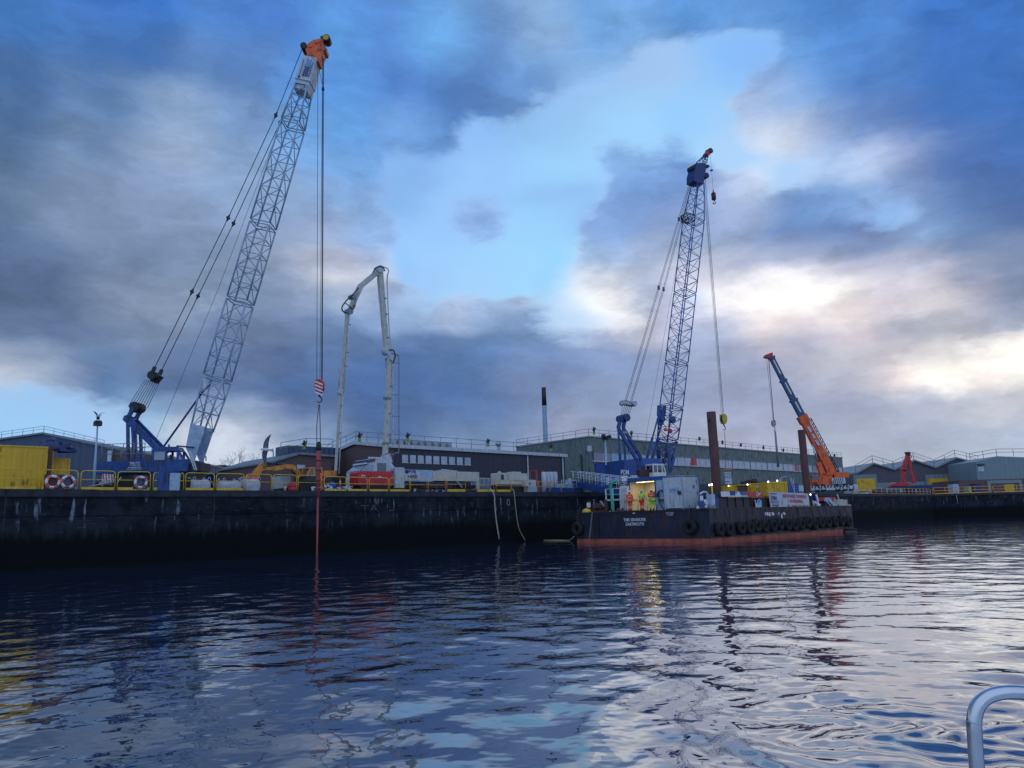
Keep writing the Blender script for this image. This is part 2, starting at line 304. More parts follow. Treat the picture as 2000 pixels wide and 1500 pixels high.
M['bark'] = mat('bark', (.07, .05, .045), .9, var=.3)
M['twig'] = mat('twigs', (.13, .085, .08), .9, var=.3)
M['gullw'] = mat('white_feathers', (.62, .64, .66), .7, var=.1)
M['gullg'] = mat('grey_feathers', (.13, .14, .17), .7, var=.2)
M['greenpaint'] = mat('green_hose', (.02, .50, .30), .5)
M['scarer'] = mat('lime_board', (.20, .34, .06), .6)
M['ochre'] = mat('ochre_paint', (.55, .38, .04), .6)
M['palerope'] = mat('pale_fibre_rope', (.42, .40, .36), .85, var=.3)
M['yrope'] = mat('yellow_fibre_rope', (.45, .40, .16), .85, var=.3)

# ------------------------------------------------------------------ mesh builder
class MB:
    def __init__(s): s.v = []; s.f = []; s.m = []; s.sm = []; s.mats = []; s.cur = 0
    def mat(s, key):
        if key not in s.mats: s.mats.append(key)
        s.cur = s.mats.index(key); return s
    def add(s, vs, fs, smooth=False):
        o = len(s.v); s.v += [Vector(v) for v in vs]
        for f in fs: s.f.append([i + o for i in f]); s.m.append(s.cur); s.sm.append(smooth)
        return s
    def box(s, a, b):
        x0, x1 = sorted((a[0], b[0])); y0, y1 = sorted((a[1], b[1])); z0, z1 = sorted((a[2], b[2]))
        return s.add([(x, y, z) for z in (z0, z1) for y in (y0, y1) for x in (x0, x1)],
                     [(0, 2, 3, 1), (4, 5, 7, 6), (0, 1, 5, 4), (2, 6, 7, 3), (0, 4, 6, 2), (1, 3, 7, 5)])
    def prism(s, pts, ext):          # closed outline swept along a vector
        ext = Vector(ext); n = len(pts); P = [Vector(p) for p in pts]
        c = sum((p for p in P), Vector()) / n
        nr = Vector()
        for i in range(n): nr += (P[i] - c).cross(P[(i + 1) % n] - c)
        if nr.dot(ext) > 0: P.reverse()
        vs = P + [p + ext for p in P]
        fs = [list(range(n)), list(range(2 * n - 1, n - 1, -1))] + [(i, i + n, (i + 1) % n + n, (i + 1) % n)[::1] for i in range(n)]
        return s.add(vs, fs)
    def beam(s, a, b, w, h=None, w2=None, h2=None, side=(0, 1, 0)):
        """box beam from a to b: w across (in the plane), h along side"""
        a = Vector(a); b = Vector(b); h = h or w; w2 = w2 or w; h2 = h2 or h
        d = (b - a).normalized(); sd_ = Vector(side); sd_ = (sd_ - d * sd_.dot(d)).normalized(); n = d.cross(sd_)
        vs = []
        for p, ww, hh in ((a, w, h), (b, w2, h2)):
            for i, j in ((-1, -1), (1, -1), (1, 1), (-1, 1)): vs.append(p + n * (ww / 2 * i) + sd_ * (hh / 2 * j))
        return s.add(vs, [(0, 1, 2, 3), (7, 6, 5, 4), (0, 4, 5, 1), (1, 5, 6, 2), (2, 6, 7, 3), (3, 7, 4, 0)])
    def tube(s, pts, r, n=6, r2=None, cap=True):
        P = [Vector(p) for p in pts]; k = len(P); rr = r2 if r2 is not None else r
        d0 = (P[1] - P[0]).normalized(); a = Vector((0, 0, 1)) if abs(d0.z) < .9 else Vector((1, 0, 0))
        x = d0.cross(a).normalized(); vs = []
        for i, p in enumerate(P):
            d = ((P[min(i + 1, k - 1)] - p).normalized() + (p - P[max(i - 1, 0)]).normalized())
            d = d.normalized() if d.length > 1e-6 else d0
            x = (x - d * x.dot(d)).normalized(); y = d.cross(x)
            q = r + (rr - r) * i / (k - 1)
            for j in range(n):
                t = 2 * PI * j / n; vs.append(p + (x * math.cos(t) + y * math.sin(t)) * q)
        fs = [(i * n + j, i * n + (j + 1) % n, (i + 1) * n + (j + 1) % n, (i + 1) * n + j) for i in range(k - 1) for j in range(n)]
        s.add(vs, fs, True)
        if cap:
            o = len(s.v) - len(vs)
            s.f.append([o + j for j in range(n)][::-1]); s.m.append(s.cur); s.sm.append(False)
            s.f.append([o + (k - 1) * n + j for j in range(n)]); s.m.append(s.cur); s.sm.append(False)
        return s
    def disc(s, c, ax, r, t, n=16):  # short cylinder centred at c, axis ax, thickness t
        c = Vector(c); ax = Vector(ax).normalized()
        return s.tube([c - ax * t / 2, c + ax * t / 2], r, n)
    def torus(s, c, ax, R_, r, n=20, k=8, squash=1.0):
        c = Vector(c); ax = Vector(ax).normalized(); a = Vector((0, 0, 1)) if abs(ax.z) < .9 else Vector((1, 0, 0))
        x = ax.cross(a).normalized(); y = ax.cross(x); vs = []
        for i in range(n):
            t = 2 * PI * i / n; e = x * math.cos(t) + y * math.sin(t)
            for j in range(k):
                q = 2 * PI * j / k; vs.append(c + e * (R_ + r * math.cos(q)) + ax * (r * squash * math.sin(q)))
        return s.add(vs, [(i * k + j, ((i + 1) % n) * k + j, ((i + 1) % n) * k + (j + 1) % k, i * k + (j + 1) % k) for i in range(n) for j in range(k)], True)
    def lathe(s, c, prof, n=16):     # prof: (radius, z)
        c = Vector(c); vs = []; k = len(prof)
        for r, z in prof:
            for j in range(n): t = 2 * PI * j / n; vs.append(c + Vector((r * math.cos(t), r * math.sin(t), z)))
        fs = [(i * n + j, i * n + (j + 1) % n, (i + 1) * n + (j + 1) % n, (i + 1) * n + j) for i in range(k - 1) for j in range(n)]
        s.add(vs, fs, True); o = len(s.v) - len(vs)
        s.f.append([o + j for j in range(n)][::-1]); s.m.append(s.cur); s.sm.append(False)
        s.f.append([o + (k - 1) * n + j for j in range(n)]); s.m.append(s.cur); s.sm.append(False)
        return s
    def text(s, string, org, dx, upv, height, width=None, align='l', out=None, ext=.006, bold=0):
        cu = bpy.data.curves.new('t', 'FONT'); cu.body = string; cu.size = 1; cu.resolution_u = 3; cu.offset = bold
        o = bpy.data.objects.new('t', cu); col.objects.link(o)
        me = bpy.data.meshes.new_from_object(o.evaluated_get(bpy.context.evaluated_depsgraph_get()))
        vs = [v.co.copy() for v in me.vertices]; fs = [list(p.vertices) for p in me.polygons]
        bpy.data.objects.remove(o); bpy.data.curves.remove(cu); bpy.data.meshes.remove(me)
        x0 = min(v.x for v in vs); x1 = max(v.x for v in vs); y0 = min(v.y for v in vs); y1 = max(v.y for v in vs)
        k = height / (y1 - y0); kx = width / (x1 - x0) if width else k
        wd = (x1 - x0) * kx; off = 0 if align == 'l' else -wd / 2
        dx = Vector(dx).normalized(); upv = Vector(upv).normalized(); nn = dx.cross(upv)
        org = Vector(org)
        P = [org + dx * ((v.x - x0) * kx + off) + upv * ((v.y - y0) * k) + nn * ext for v in vs]
        return s.add(P, fs)
def link_mesh(name, mb, key, parent, base):
    me = bpy.data.meshes.new(name)
    me.from_pydata([tuple(v - base) for v in mb.v], [], mb.f)
    if key: me.materials.append(M[key])
    else:
        for k in mb.mats: me.materials.append(M[k])
        me.polygons.foreach_set('material_index', mb.m)
    me.polygons.foreach_set('use_smooth', mb.sm)
    me.update()
    o = bpy.data.objects.new(name, me); col.objects.link(o)
    if parent: o.parent = parent
    return o
def tagp(o, label=None, cat=None, group=None, kind=None):
    if label: o['label'] = label
    if cat: o['category'] = cat
    if group: o['group'] = group
    if kind: o['kind'] = kind
    return o
class Thing:
    def __init__(s, name, label, cat, base=(0, 0, 0), frame=W, group=None):
        s.o = bpy.data.objects.new(name, None); col.objects.link(s.o); s.o.empty_display_size = .3
        s.base = Vector(base); s.o.location = frame.w(s.base); s.o.rotation_euler = (0, 0, frame.a)
        tagp(s.o, label, cat, group)
    def part(s, name, mb, key=None, parent=None, label=None):
        o = link_mesh(name, mb, key, parent or s.o, s.base)
        if label: o['label'] = label
        return o
def single(name, mb, key, label, cat, base, frame=W, group=None, kind=None):
    base = Vector(base); o = link_mesh(name, mb, key, None, base)
    o.location = frame.w(base); o.rotation_euler = (0, 0, frame.a)
    return tagp(o, label, cat, group, kind)
def dup(o, loc=None, rotz=None, label=None, parent=None, first=True):
    c = o.copy(); col.objects.link(c)
    if parent: c.parent = parent
    if first:
        c.location = loc; c.rotation_euler = (c.rotation_euler[0], c.rotation_euler[1], rotz if rotz is not None else o.rotation_euler[2])
        if label: c['label'] = label
    for ch in list(o.children): dup(ch, parent=c, first=False)
    return c
ORD = ['first', 'second', 'third', 'fourth', 'fifth', 'sixth', 'seventh', 'eighth', 'ninth', 'tenth', 'eleventh', 'twelfth', 'thirteenth',
       'fourteenth', 'fifteenth', 'sixteenth', 'seventeenth', 'eighteenth', 'nineteenth', 'twentieth', 'twenty-first', 'twenty-second', 'twenty-third', 'twenty-fourth',
       'twenty-fifth', 'twenty-sixth', 'twenty-seventh', 'twenty-eighth', 'twenty-ninth', 'thirtieth']
def lerp(a, b, t): return Vector(a) + (Vector(b) - Vector(a)) * t
def arc(pts, n=6):                   # Catmull-Rom through points
    P = [Vector(p) for p in pts]; P = [P[0] * 2 - P[1]] + P + [P[-1] * 2 - P[-2]]; out = []
    for i in range(1, len(P) - 2):
        for j in range(n):
            t = j / n; a, b, c, d = P[i - 1:i + 3]
            out.append(.5 * (2 * b + (c - a) * t + (2 * a - 5 * b + 4 * c - d) * t * t + (3 * b - a - 3 * c + d) * t ** 3))
    return out + [P[-2]]
# ================================================================== SETTING
sE = Q.hit(1820, 967, 0).x
wE = Q.w((sE, 0, 0))
# ---- water: one sheet, finely rippled towards the viewer
def build_water():
    rng = np.random.default_rng(5)
    nr, na = 760, 760
    rr = 3.5 * (330 / 3.5) ** (np.linspace(0, 1, nr)); aa = np.radians(np.linspace(-62, 62, na))
    RR, AA = np.meshgrid(rr, aa, indexing='ij')
    X = RR * np.sin(AA); Y = RR * np.cos(AA)
    sp = RR * np.log(330 / 3.5) / nr
    Z = np.zeros_like(X)
    wp = W.hitz(1830, 1440, 0); turb = np.exp(-(((X - wp.x) / 1.6) ** 2 + ((Y - wp.y) / 1.5) ** 2))
    near = np.exp(-((X - 5) ** 2 + (Y - 7) ** 2) / 9 ** 2)
    lam = np.concatenate([np.exp(rng.uniform(np.log(2.2), np.log(6), 26)), np.exp(rng.uniform(np.log(.7), np.log(2.2), 56)), np.exp(rng.uniform(np.log(.22), np.log(.7), 60))])
    for i, l in enumerate(lam):
        th = rng.normal(.9, 1.1); k = 2 * PI / l; ph = rng.uniform(0, 2 * PI)
        slope = .0030 if l > 2.2 else (.0060 if l > .7 else .0040)
        amp = slope / k
        fade = np.clip((l / sp - 2.5) / 3, 0, 1)
        patch = .75 + .5 * np.sin(X * .11 + i) * np.sin(Y * .07 + 2.1 * i)
        if l < .7: patch = patch * (.55 + 2.6 * turb + np.clip((RR - 14) / 25, 0, 1) * .9)
        elif l < 2.2: patch = patch * (.6 + 1.3 * near + .6 * turb + np.clip((RR - 12) / 25, 0, 1) * .6)
        Z += amp * fade * patch * np.sin(k * (X * np.cos(th) + Y * np.sin(th)) + ph)
    # rings spreading from the boat's wash
    d = np.hypot(X - wp.x, Y - wp.y)
    Z += .010 * np.exp(-d / 4) * np.sin(d * 2 * PI / .85) + .004 * np.exp(-d / 2.5) * np.sin(d * 2 * PI / .33 + 1)
    Z += .017 * turb * np.sin(X * 9 + 3 * np.sin(Y * 4)) * np.sin(Y * 11 + 2 * np.sin(X * 5))
    vs = np.stack([X, Y, Z], -1).reshape(-1, 3)
    i, j = np.meshgrid(np.arange(nr - 1), np.arange(na - 1), indexing='ij'); a = (i * na + j).ravel()
    fs = np.stack([a, a + na, a + na + 1, a + 1], -1)
    far = np.array([(-1500, -600, -.35), (1500, -600, -.35), (1500, 900, -.35), (-1500, 900, -.35)]); o = len(vs)
    vs = np.vstack([vs, far]); fs = np.vstack([fs, [[o, o + 1, o + 2, o + 3]]])
    me = bpy.data.meshes.new('water'); me.vertices.add(len(vs)); me.vertices.foreach_set('co', vs.ravel())
    me.loops.add(fs.size); me.loops.foreach_set('vertex_index', fs.ravel().astype(np.int32))
    me.polygons.add(len(fs)); me.polygons.foreach_set('loop_start', np.arange(0, fs.size, 4, dtype=np.int32))
    me.polygons.foreach_set('use_smooth', np.ones(len(fs), bool)); me.update(calc_edges=True); me.validate()
    m = bpy.data.materials.new('water'); m.use_nodes = True; t = m.node_tree; p = t.nodes['Principled BSDF']
    p.inputs['Base Color'].default_value = (.010, .022, .052, 1); p.inputs['Roughness'].default_value = .03; p.inputs['IOR'].default_value = 2.0
    tcn = nd(t, 'ShaderNodeTexCoord')
    hv = math_(t, 'ADD', math_(t, 'MULTIPLY', noise(t, tcn.outputs['Object'], 1.9, 2, .45, 'Fac'), 1.0), math_(t, 'MULTIPLY', noise(t, tcn.outputs['Object'], 5.5, 1, .5, 'Fac'), .07))
    b = nd(t, 'ShaderNodeBump'); b.inputs['Strength'].default_value = 1; b.inputs['Distance'].default_value = .019
    t.links.new(hv, b.inputs['Height']); t.links.new(b.outputs[0], p.inputs['Normal'])
    gl = nd(t, 'ShaderNodeBsdfGlossy'); gl.inputs['Color'].default_value = (.66, .80, 1, 1); gl.inputs['Roughness'].default_value = .03; t.links.new(b.outputs[0], gl.inputs['Normal'])
    ms = nd(t, 'ShaderNodeMixShader'); ms.inputs[0].default_value = .12; t.links.new(p.outputs[0], ms.inputs[1]); t.links.new(gl.outputs[0], ms.inputs[2])
    t.links.new(ms.outputs[0], t.nodes['Material Output'].inputs['Surface'])
    me.materials.append(m)
    o = bpy.data.objects.new('water', me); col.objects.link(o); tagp(o, kind='structure')
build_water()

# ---- ground behind the quay edge
mb = MB()
qa = Q.w((-160, .4, QZ)); qb = Q.w((sE + .0, .4, QZ)) + Vector((-.2, .2, 0))
mb.add([qa, qb, (900, wE.y + .4, QZ), (1500, 2500, QZ), (-1500, 2500, QZ), (-900, qa.y, QZ)], [(0, 1, 2, 3, 4, 5)])
g = link_mesh('quay_ground', mb, 'concrete', None, Vector()); tagp(g, kind='structure')

# ---- quay wall
def wall_material():
    m = bpy.data.materials.new('stained_quay_wall'); m.use_nodes = True; t = m.node_tree; p = t.nodes['Principled BSDF']
    p.inputs['Roughness'].default_value = .85; p.inputs['Specular IOR Level'].default_value = .15
    tcn = nd(t, 'ShaderNodeTexCoord'); s = nd(t, 'ShaderNodeSeparateXYZ'); t.links.new(tcn.outputs['Object'], s.inputs[0])
    P = tcn.outputs['Object']
    big = noise(t, P, .22, 5, .6, 'Fac'); fine = noise(t, P, 1.3, 7, .65, 'Fac')
    st = noise(t, vmath(t, 'MULTIPLY', P, (1.6, 1.6, .22)), 1.6, 7, .65, 'Fac')
    def ramp(x, a, b_):
        r = nd(t, 'ShaderNodeMapRange', interpolation_type='SMOOTHSTEP'); t.links.new(x, r.inputs[0]) if isinstance(x, bpy.types.NodeSocket) else None
        r.inputs[1].default_value = a; r.inputs[2].default_value = b_; return r.outputs[0]
    def mixc(f, a, b_):
        n = nd(t, 'ShaderNodeMix', data_type='RGBA'); setin(t, n, 0, f); setin(t, n, 6, a); setin(t, n, 7, b_); return n.outputs[2]
    zz = math_(t, 'ADD', s.outputs[2], math_(t, 'MULTIPLY', math_(t, 'SUBTRACT', st, .5), 2.4))
    up_ = ramp(zz, 1.7, 2.7)
    c = mixc(ramp(fine, .35, .7), (.006, .008, .012, 1), (.018, .023, .034, 1))
    c = mixc(math_(t, 'MULTIPLY', ramp(big, .48, .62), .55), c, (.028, .038, .050, 1))
    band = math_(t, 'MULTIPLY', ramp(s.outputs[2], 2.0, 3.2), math_(t, 'SUBTRACT', 1.0, ramp(s.outputs[2], 4.35, 4.8)))
    wh = math_(t, 'MULTIPLY', math_(t, 'MULTIPLY', ramp(st, .56, .66), ramp(noise(t, P, .33, 4, .6, 'Fac'), .44, .56)), band)
    c = mixc(math_(t, 'MULTIPLY', wh, .85), c, (.24, .29, .34, 1))
    lines = math_(t, 'MULTIPLY', ramp(noise(t, vmath(t, 'MULTIPLY', P, (1, 1, 12)), .9, 4, .6, 'Fac'), .62, .68), .35)
    c = mixc(math_(t, 'MULTIPLY', lines, up_), c, (.15, .18, .21, 1))
    low = mixc(fine, (.002, .003, .004, 1), (.005, .007, .007, 1))
    c = mixc(up_, low, c); t.links.new(c, p.inputs['Base Color'])
    b = nd(t, 'ShaderNodeBump'); b.inputs['Strength'].default_value = .6; b.inputs['Distance'].default_value = .12
    t.links.new(fine, b.inputs['Height']); t.links.new(b.outputs[0], p.inputs['Normal'])
    return m
M['wall'] = wall_material(); M['fade'] = mat('faded_paint', (.07, .08, .10), .9, var=.6, scale=9); M['coping'] = mat('coping_stone', (.022, .026, .035), .8, var=.6, scale=1.2, bump=.5)
T = Thing('quay_wall', 'long black stained concrete quay wall with white streaks above the water', 'wall', (0, 0, 0), Q)
mb = MB(); mb.box((-160, 0, -3), (sE, 1.2, QZ - .45)); T.part('wall_face', mb, 'wall')
mb = MB()
x = -160
while x < sE - .5:
    l = min(random.uniform(5, 9), sE - x); mb.box((x, -.10 + random.uniform(-.02, .02), QZ - .45), (x + l - .03, 1.2, QZ + random.uniform(.01, .06))); x += l
T.part('coping', mb, 'coping')
mb = MB(); mb.box((-160, -.07, 3.45), (sE - .1, -.001, 3.53)); T.part('ledge', mb, 'wall')
mb = MB()
for s_ in np.arange(-60, sE, 13.7): mb.box((s_, -.03, 2.6), (s_ + .08, -.001, QZ - .46))
T.part('joint_strip', mb, 'black')
a_ = Q.hit(727, 1000, -.012); mb = MB().text('TA', a_ - Vector((1.2, 0, 0)), (1, 0, 0), (0, 0, 1), .62, 1.9)
T.part('faded_lettering', mb, 'fade')
T.part('painted_number', MB().text('0', Q.hit(990, 988, -.012), (1, 0, 0), (0, 0, 1), .75), 'grey')
FW = Frame(wE.x, wE.y, R(1.0))
T = Thing('quay_wall', 'far short stretch of quay wall at the right edge beyond the barge', 'wall', (0, 0, 0), FW)
T.part('wall_face', MB().box((0, .02, -3), (420, 1.2, QZ - .45)), 'wall'); T.part('coping', MB().box((0, -.1, QZ - .45), (420, 1.2, QZ + .02)), 'coping')

# ================================================================== BUILDINGS
def roof_rail(path, h=1.1, step=2.4, r=.028, rails=(1, .55)):
    mb = MB(); P = [Vector(p) for p in path]
    for k in rails: mb.tube([p + Vector((0, 0, h * k)) for p in P], r, 5)
    for a, b in zip(P[:-1], P[1:]):
        n = max(1, round((b - a).length / step))
        for i in range(n + 1):
            q = lerp(a, b, i / n); mb.tube([q - Vector((0, 0, .05)), q + Vector((0, 0, h))], r * 1.1, 5)
    return mb
# -- green warehouse
gd = 18.6
c0 = Q.hit(1150, 851, gd); c1 = Q.hit(1645, 897, gd); ztop = (c0.z + c1.z) / 2; gx0, gx1 = c0.x, c1.x
bk = Q.hitx(1008, 874, gx0)
GD2 = bk.y; gz2 = bk.z
T = Thing('warehouse', 'long green corrugated warehouse with a strip of white windows behind the blue crane', 'building', (gx0, gd, QZ), Q)
mb = MB(); mb.prism([(gx0, gd, QZ), (gx0, gd, ztop), (gx0, GD2, gz2), (gx0, GD2, QZ)], (gx1 - gx0, 0, 0)); T.part('wall', mb, 'green')
mb = MB(); mb.prism([(gx0 - .15, gd - .15, ztop + .005), (gx0 - .15, gd - .15, ztop + .22), (gx0 - .15, GD2, gz2 + .22), (gx0 - .15, GD2, gz2 + .005)], (gx1 - gx0 + .3, 0, 0)); T.part('roof', mb, 'farroof')
T.part('roof_railing', roof_rail([(gx0 + .1, GD2, gz2 + .2), (gx0 + .1, gd + .1, ztop + .2), (gx1, gd + .1, ztop + .2)], 1.15, 2.6, .035), 'grey')
wz1 = Q.hit(1158, 881, gd).z; wz0 = Q.hit(1158, 902, gd).z; wx0 = Q.hit(1158, 890, gd).x
n = 40; pw = (gx1 - .8 - wx0) / n
rnd = random.Random(3)
M['blueglass'] = mat('blue_window', (.20, .40, .60), .2, var=.2); M['redpanel'] = mat('red_poster', (.55, .05, .06), .5); M['duskglass'] = mat('dark_blind_window', (.22, .24, .32), .3)
for i in range(n):
    a = wx0 + i * pw; key = 'duskglass' if i in (0, 1) else 'blueglass' if i in (2, 3, 4) else 'paleglass'
    if i in (30, 31, 33): key = 'duskglass'
    mb = MB().box((a + .10, gd - .06, wz0 + .22), (a + pw - .10, gd + .05, wz1 - .12))
    wdw = T.part('window', mb, key)
    T.part('frame', MB().box((a - .06, gd - .12, wz0 + .2), (a + .08, gd - .07, wz1 - .1)), 'offw' if i % 3 else 'dark', wdw)
T.part('sill', MB().box((wx0 - .2, gd - .25, wz0), (gx1 - .7, gd - .002, wz0 + .18)), 'offw')
T.part('lintel', MB().box((wx0 - .2, gd - .18, wz1 - .08), (gx1 - .7, gd - .002, wz1 + .05)), 'farroof')
for i, (p0, p1) in enumerate(((1347, 1361), (1551, 1556), (1563, 1567))):
    a = Q.hit(p0, 900, gd - .1); b = Q.hit(p1, 900, gd - .1); zz = wz0 + .25
    mb = MB()
    if i == 0:
        mid = (a.x + b.x) / 2
        mb.prism([(a.x, gd - .10, zz), (mid - .06, gd - .10, zz), (mid - .06, gd - .10, wz1 - .15), (a.x + .6, gd - .10, wz1 - .25)], (0, .035, 0))
        mb.prism([(mid + .06, gd - .10, zz), (b.x, gd - .10, zz), (b.x - .1, gd - .10, wz1 - .15), (mid + .06, gd - .10, wz1 - .15)], (0, .035, 0))
    else: mb.box((a.x, gd - .10, zz), (b.x, gd - .066, wz1 - .15))
    T.part('red_poster', mb, 'redpanel')
T.part('plinth', MB().box((gx0 - .02, gd - .3, QZ), (gx1, gd - .003, QZ + 2.6)), 'dark')
p = Q.hitx(1134, 895, gx0 - .2); T.part('downpipe', MB().tube([(gx0 - .12, p.y, ztop - 2.6), (gx0 - .12, p.y, QZ + 1)], .12, 8), 'dark')
fl = Q.hit(1149, 877, gd - .5); mb = MB(); mb.box((fl.x - .35, gd - .9, fl.z - .4), (fl.x + .35, gd - .6, fl.z + .5)); mb.tube([(fl.x, gd - .7, fl.z), (fl.x, gd, fl.z)], .06); T.part('floodlight', mb, 'offw')

# -- dark brown workshop (right wall dark, gable brown)
bd = 12.9
c0 = Q.hit(764, 873, bd); c1 = Q.hit(1103, 891, bd); bx0, bx1 = c0.x, c1.x; bz = (c0.z + c1.z) / 2
rg = Q.hitx(695, 866, bx0); e2 = Q.hitx(640, 890, bx0)
T = Thing('workshop', 'low dark workshop with brown gable and nine pale windows behind the concrete pump', 'building', (bx0, bd, QZ), Q)
mb = MB(); mb.mat('brick').prism([(bx0, bd, QZ), (bx0, bd, bz), (bx0, rg.y, rg.z), (bx0, e2.y, e2.z), (bx0, e2.y, QZ)], (.4, 0, 0))
mb.mat('darkclad').prism([(bx0 + .4, bd - .02, QZ), (bx0 + .4, bd - .02, bz), (bx0 + .4, rg.y, rg.z), (bx0 + .4, e2.y, e2.z), (bx0 + .4, e2.y, QZ)], (bx1 - bx0 - .4, 0, 0))
T.part('wall', mb)
mb = MB(); t_ = .18
for (ya, za), (yb, zb) in (((bd - .25, bz + .01), (rg.y, rg.z + .01)), ((rg.y, rg.z + .01), (e2.y + .25, e2.z + .01))):
    mb.prism([(bx0 - .25, ya, za), (bx0 - .25, ya, za + t_), (bx0 - .25, yb, zb + t_), (bx0 - .25, yb, zb)], (bx1 - bx0 + .5, 0, 0))
T.part('roof', mb, 'dark')
mb = MB(); mb.box((bx0 - .3, bd - .32, bz - .12), (bx1 + .3, bd - .26, bz + .30))
mb.prism([(bx0 - .32, bd - .3, bz - .12), (bx0 - .32, bd - .3, bz + .3), (bx0 - .32, rg.y, rg.z + .3), (bx0 - .32, rg.y, rg.z - .12)], (.06, 0, 0))
mb.prism([(bx0 - .32, rg.y, rg.z - .12), (bx0 - .32, rg.y, rg.z + .3), (bx0 - .32, e2.y, e2.z + .3), (bx0 - .32, e2.y, e2.z - .12)], (.06, 0, 0))
T.part('fascia', mb, 'offw')
T.part('roof_railing', roof_rail([(bx0, e2.y, e2.z + .2), (bx0, rg.y, rg.z + .2), (bx0, bd + .2, bz + .25), (bx1, bd + .2, bz + .25)], 1.25, 2.5, .03), 'grey')
for i in range(9):
    pa = 785.6 + i * 15.25; a = Q.hit(pa, 895, bd - .05); b = Q.hit(pa + 11.3, 895, bd - .05)
    za = Q.hit(pa, 888 + i * .6, bd).z; zb = Q.hit(pa, 903 + i * .5, bd).z
    if i == 0: WZ1, WZ0 = za, zb
    wdw = T.part('window', MB().box((a.x, bd - .06, WZ0), (b.x, bd + .1, WZ1)), 'paleglass')
    T.part('frame', MB().box((a.x - .06, bd - .09, WZ0 - .08), (b.x + .06, bd - .061, WZ0 - .005)), 'offw', wdw)
for pxx in (1031.5, 1100):
    a = Q.hit(pxx, 920, bd - .15); T.part('downpipe', MB().tube([(a.x, bd - .12, bz), (a.x, bd - .12, QZ)], .10, 6), 'offw')
mb = MB()
for i in range(9):
    a = Q.hit(769 + i * 13.7, 868, bd + 3); mb.box((a.x - .35, bd + 3, bz + .5), (a.x + .35, bd + 3.8, bz + 1.35)); mb.disc((a.x, bd + 2.98, bz + .95), (0, 1, 0), .28, .1, 12)
T.part('roof_vent', mb, 'galv')
a = Q.hit(973, 866, bd + 2); mb = MB().tube([(a.x, bd + 2, bz), (a.x, bd + 2, bz + 1.2)], .2, 8); mb.lathe((a.x, bd + 2, bz + 1.2), [(.35, 0), (.4, .3), (.1, .6)], 10); T.part('roof_cowl', mb, 'galv')

# -- small brown building behind, left of it
SB = 20.0
a = Q.hit(531, 905, SB); b = Q.hit(583, 888, SB); c = Q.hit(648, 893, SB)
T = Thing('workshop', 'small brown brick workshop with railed roof behind the orange excavator', 'building', (a.x, SB, QZ), Q)
T.part('wall', MB().prism([(a.x, SB, QZ), (a.x, SB, a.z), (b.x, SB, b.z), (c.x, SB, c.z), (c.x, SB, QZ)], (0, 14, 0)), 'brick')
T.part('roof', MB().prism([(a.x - .2, SB - .3, a.z), (a.x - .2, SB - .3, a.z + .2), (b.x, SB - .3, b.z + .25), (c.x + .2, SB - .3, c.z + .25), (c.x + .2, SB - .3, c.z + .003), (b.x, SB - .3, b.z + .003)], (0, 14, 0)), 'farroof')
T.part('roof_railing', roof_rail([Q.hit(548, 889, SB), Q.hit(598, 880, SB), Q.hit(650, 881, SB)], 1.4, 3, .035), 'grey')
T.part('roof_unit', MB().box(Q.hit(562, 889, SB + 2), Q.hit(640, 879, SB + 5)), 'slate')
p0 = Q.hit(580, 915, SB - .06); p1 = Q.hit(591, 908, SB); wd = T.part('window', MB().box((p0.x, SB - .06, p0.z), (p1.x + .3, SB + .05, p1.z)), 'paleglass')

# -- chimney
M['chim'] = mat('chimney_paint', (.26, .34, .42), .6, var=.3, streak=.6)
a = Q.hit(1066, 870, 40); b = Q.hit(1062, 757, 40); r_ = 5 * (Q.w(a).y) / F
T = Thing('chimney', 'tall slim pale blue chimney with black top behind the green warehouse', 'chimney', (a.x, 40, QZ), Q)
zs = Q.hit(1063, 792, 40).z
T.part('stack', MB().lathe((a.x, 40, QZ), [(r_ * 1.05, 0), (r_ * .9, zs - QZ)], 16), 'chim'); T.part('black_top', MB().lathe((a.x, 40, QZ), [(r_ * .95, zs - QZ), (r_ * .85, b.z - QZ), (r_ * .6, b.z - QZ + .02)], 16), 'black')

# -- slate-blue shed on the left
YL = 74
P_ = [W.hit(x, y, YL) for x, y in ((-60, 868), (85, 848), (212, 876), (246, 880), (252, 925))]
T = Thing('shed', 'slate blue gabled shed with railed roof at the far left', 'building', (P_[0].x, YL, QZ))
T.part('wall', MB().prism([(P_[0].x, YL, QZ), P_[0], P_[1], P_[2], (P_[2].x, YL, QZ)], (0, 30, 0)), 'slate')
T.part('side_wing', MB().prism([(P_[2].x + .02, YL + .3, QZ), P_[2] + Vector((.02, .3, -.1)), P_[3] + Vector((0, .3, 0)), (P_[3].x, YL + .3, QZ)], (0, 12, 0)), 'brick')
T.part('roof', MB().prism([P_[0] + Vector((0, -.2, 0)), P_[0] + Vector((0, -.2, .18)), P_[1] + Vector((0, -.2, .18)), P_[2] + Vector((.1, -.2, .18)), P_[2] + Vector((.1, -.2, .003)), P_[1] + Vector((0, -.2, .003))], (0, 30, 0)), 'farroof')
T.part('roof_railing', roof_rail([P_[0] + Vector((0, 0, .2)), P_[1] + Vector((0, 0, .2)), W.hit(203, 874, YL) + Vector((0, 0, .1))], .6 * 1.0 * 1.0, 1.0, .022), 'galv')
T.part('notice_board', MB().box(W.hit(209, 902, YL - .2), W.hit(219, 880, YL - .1)), 'offw')

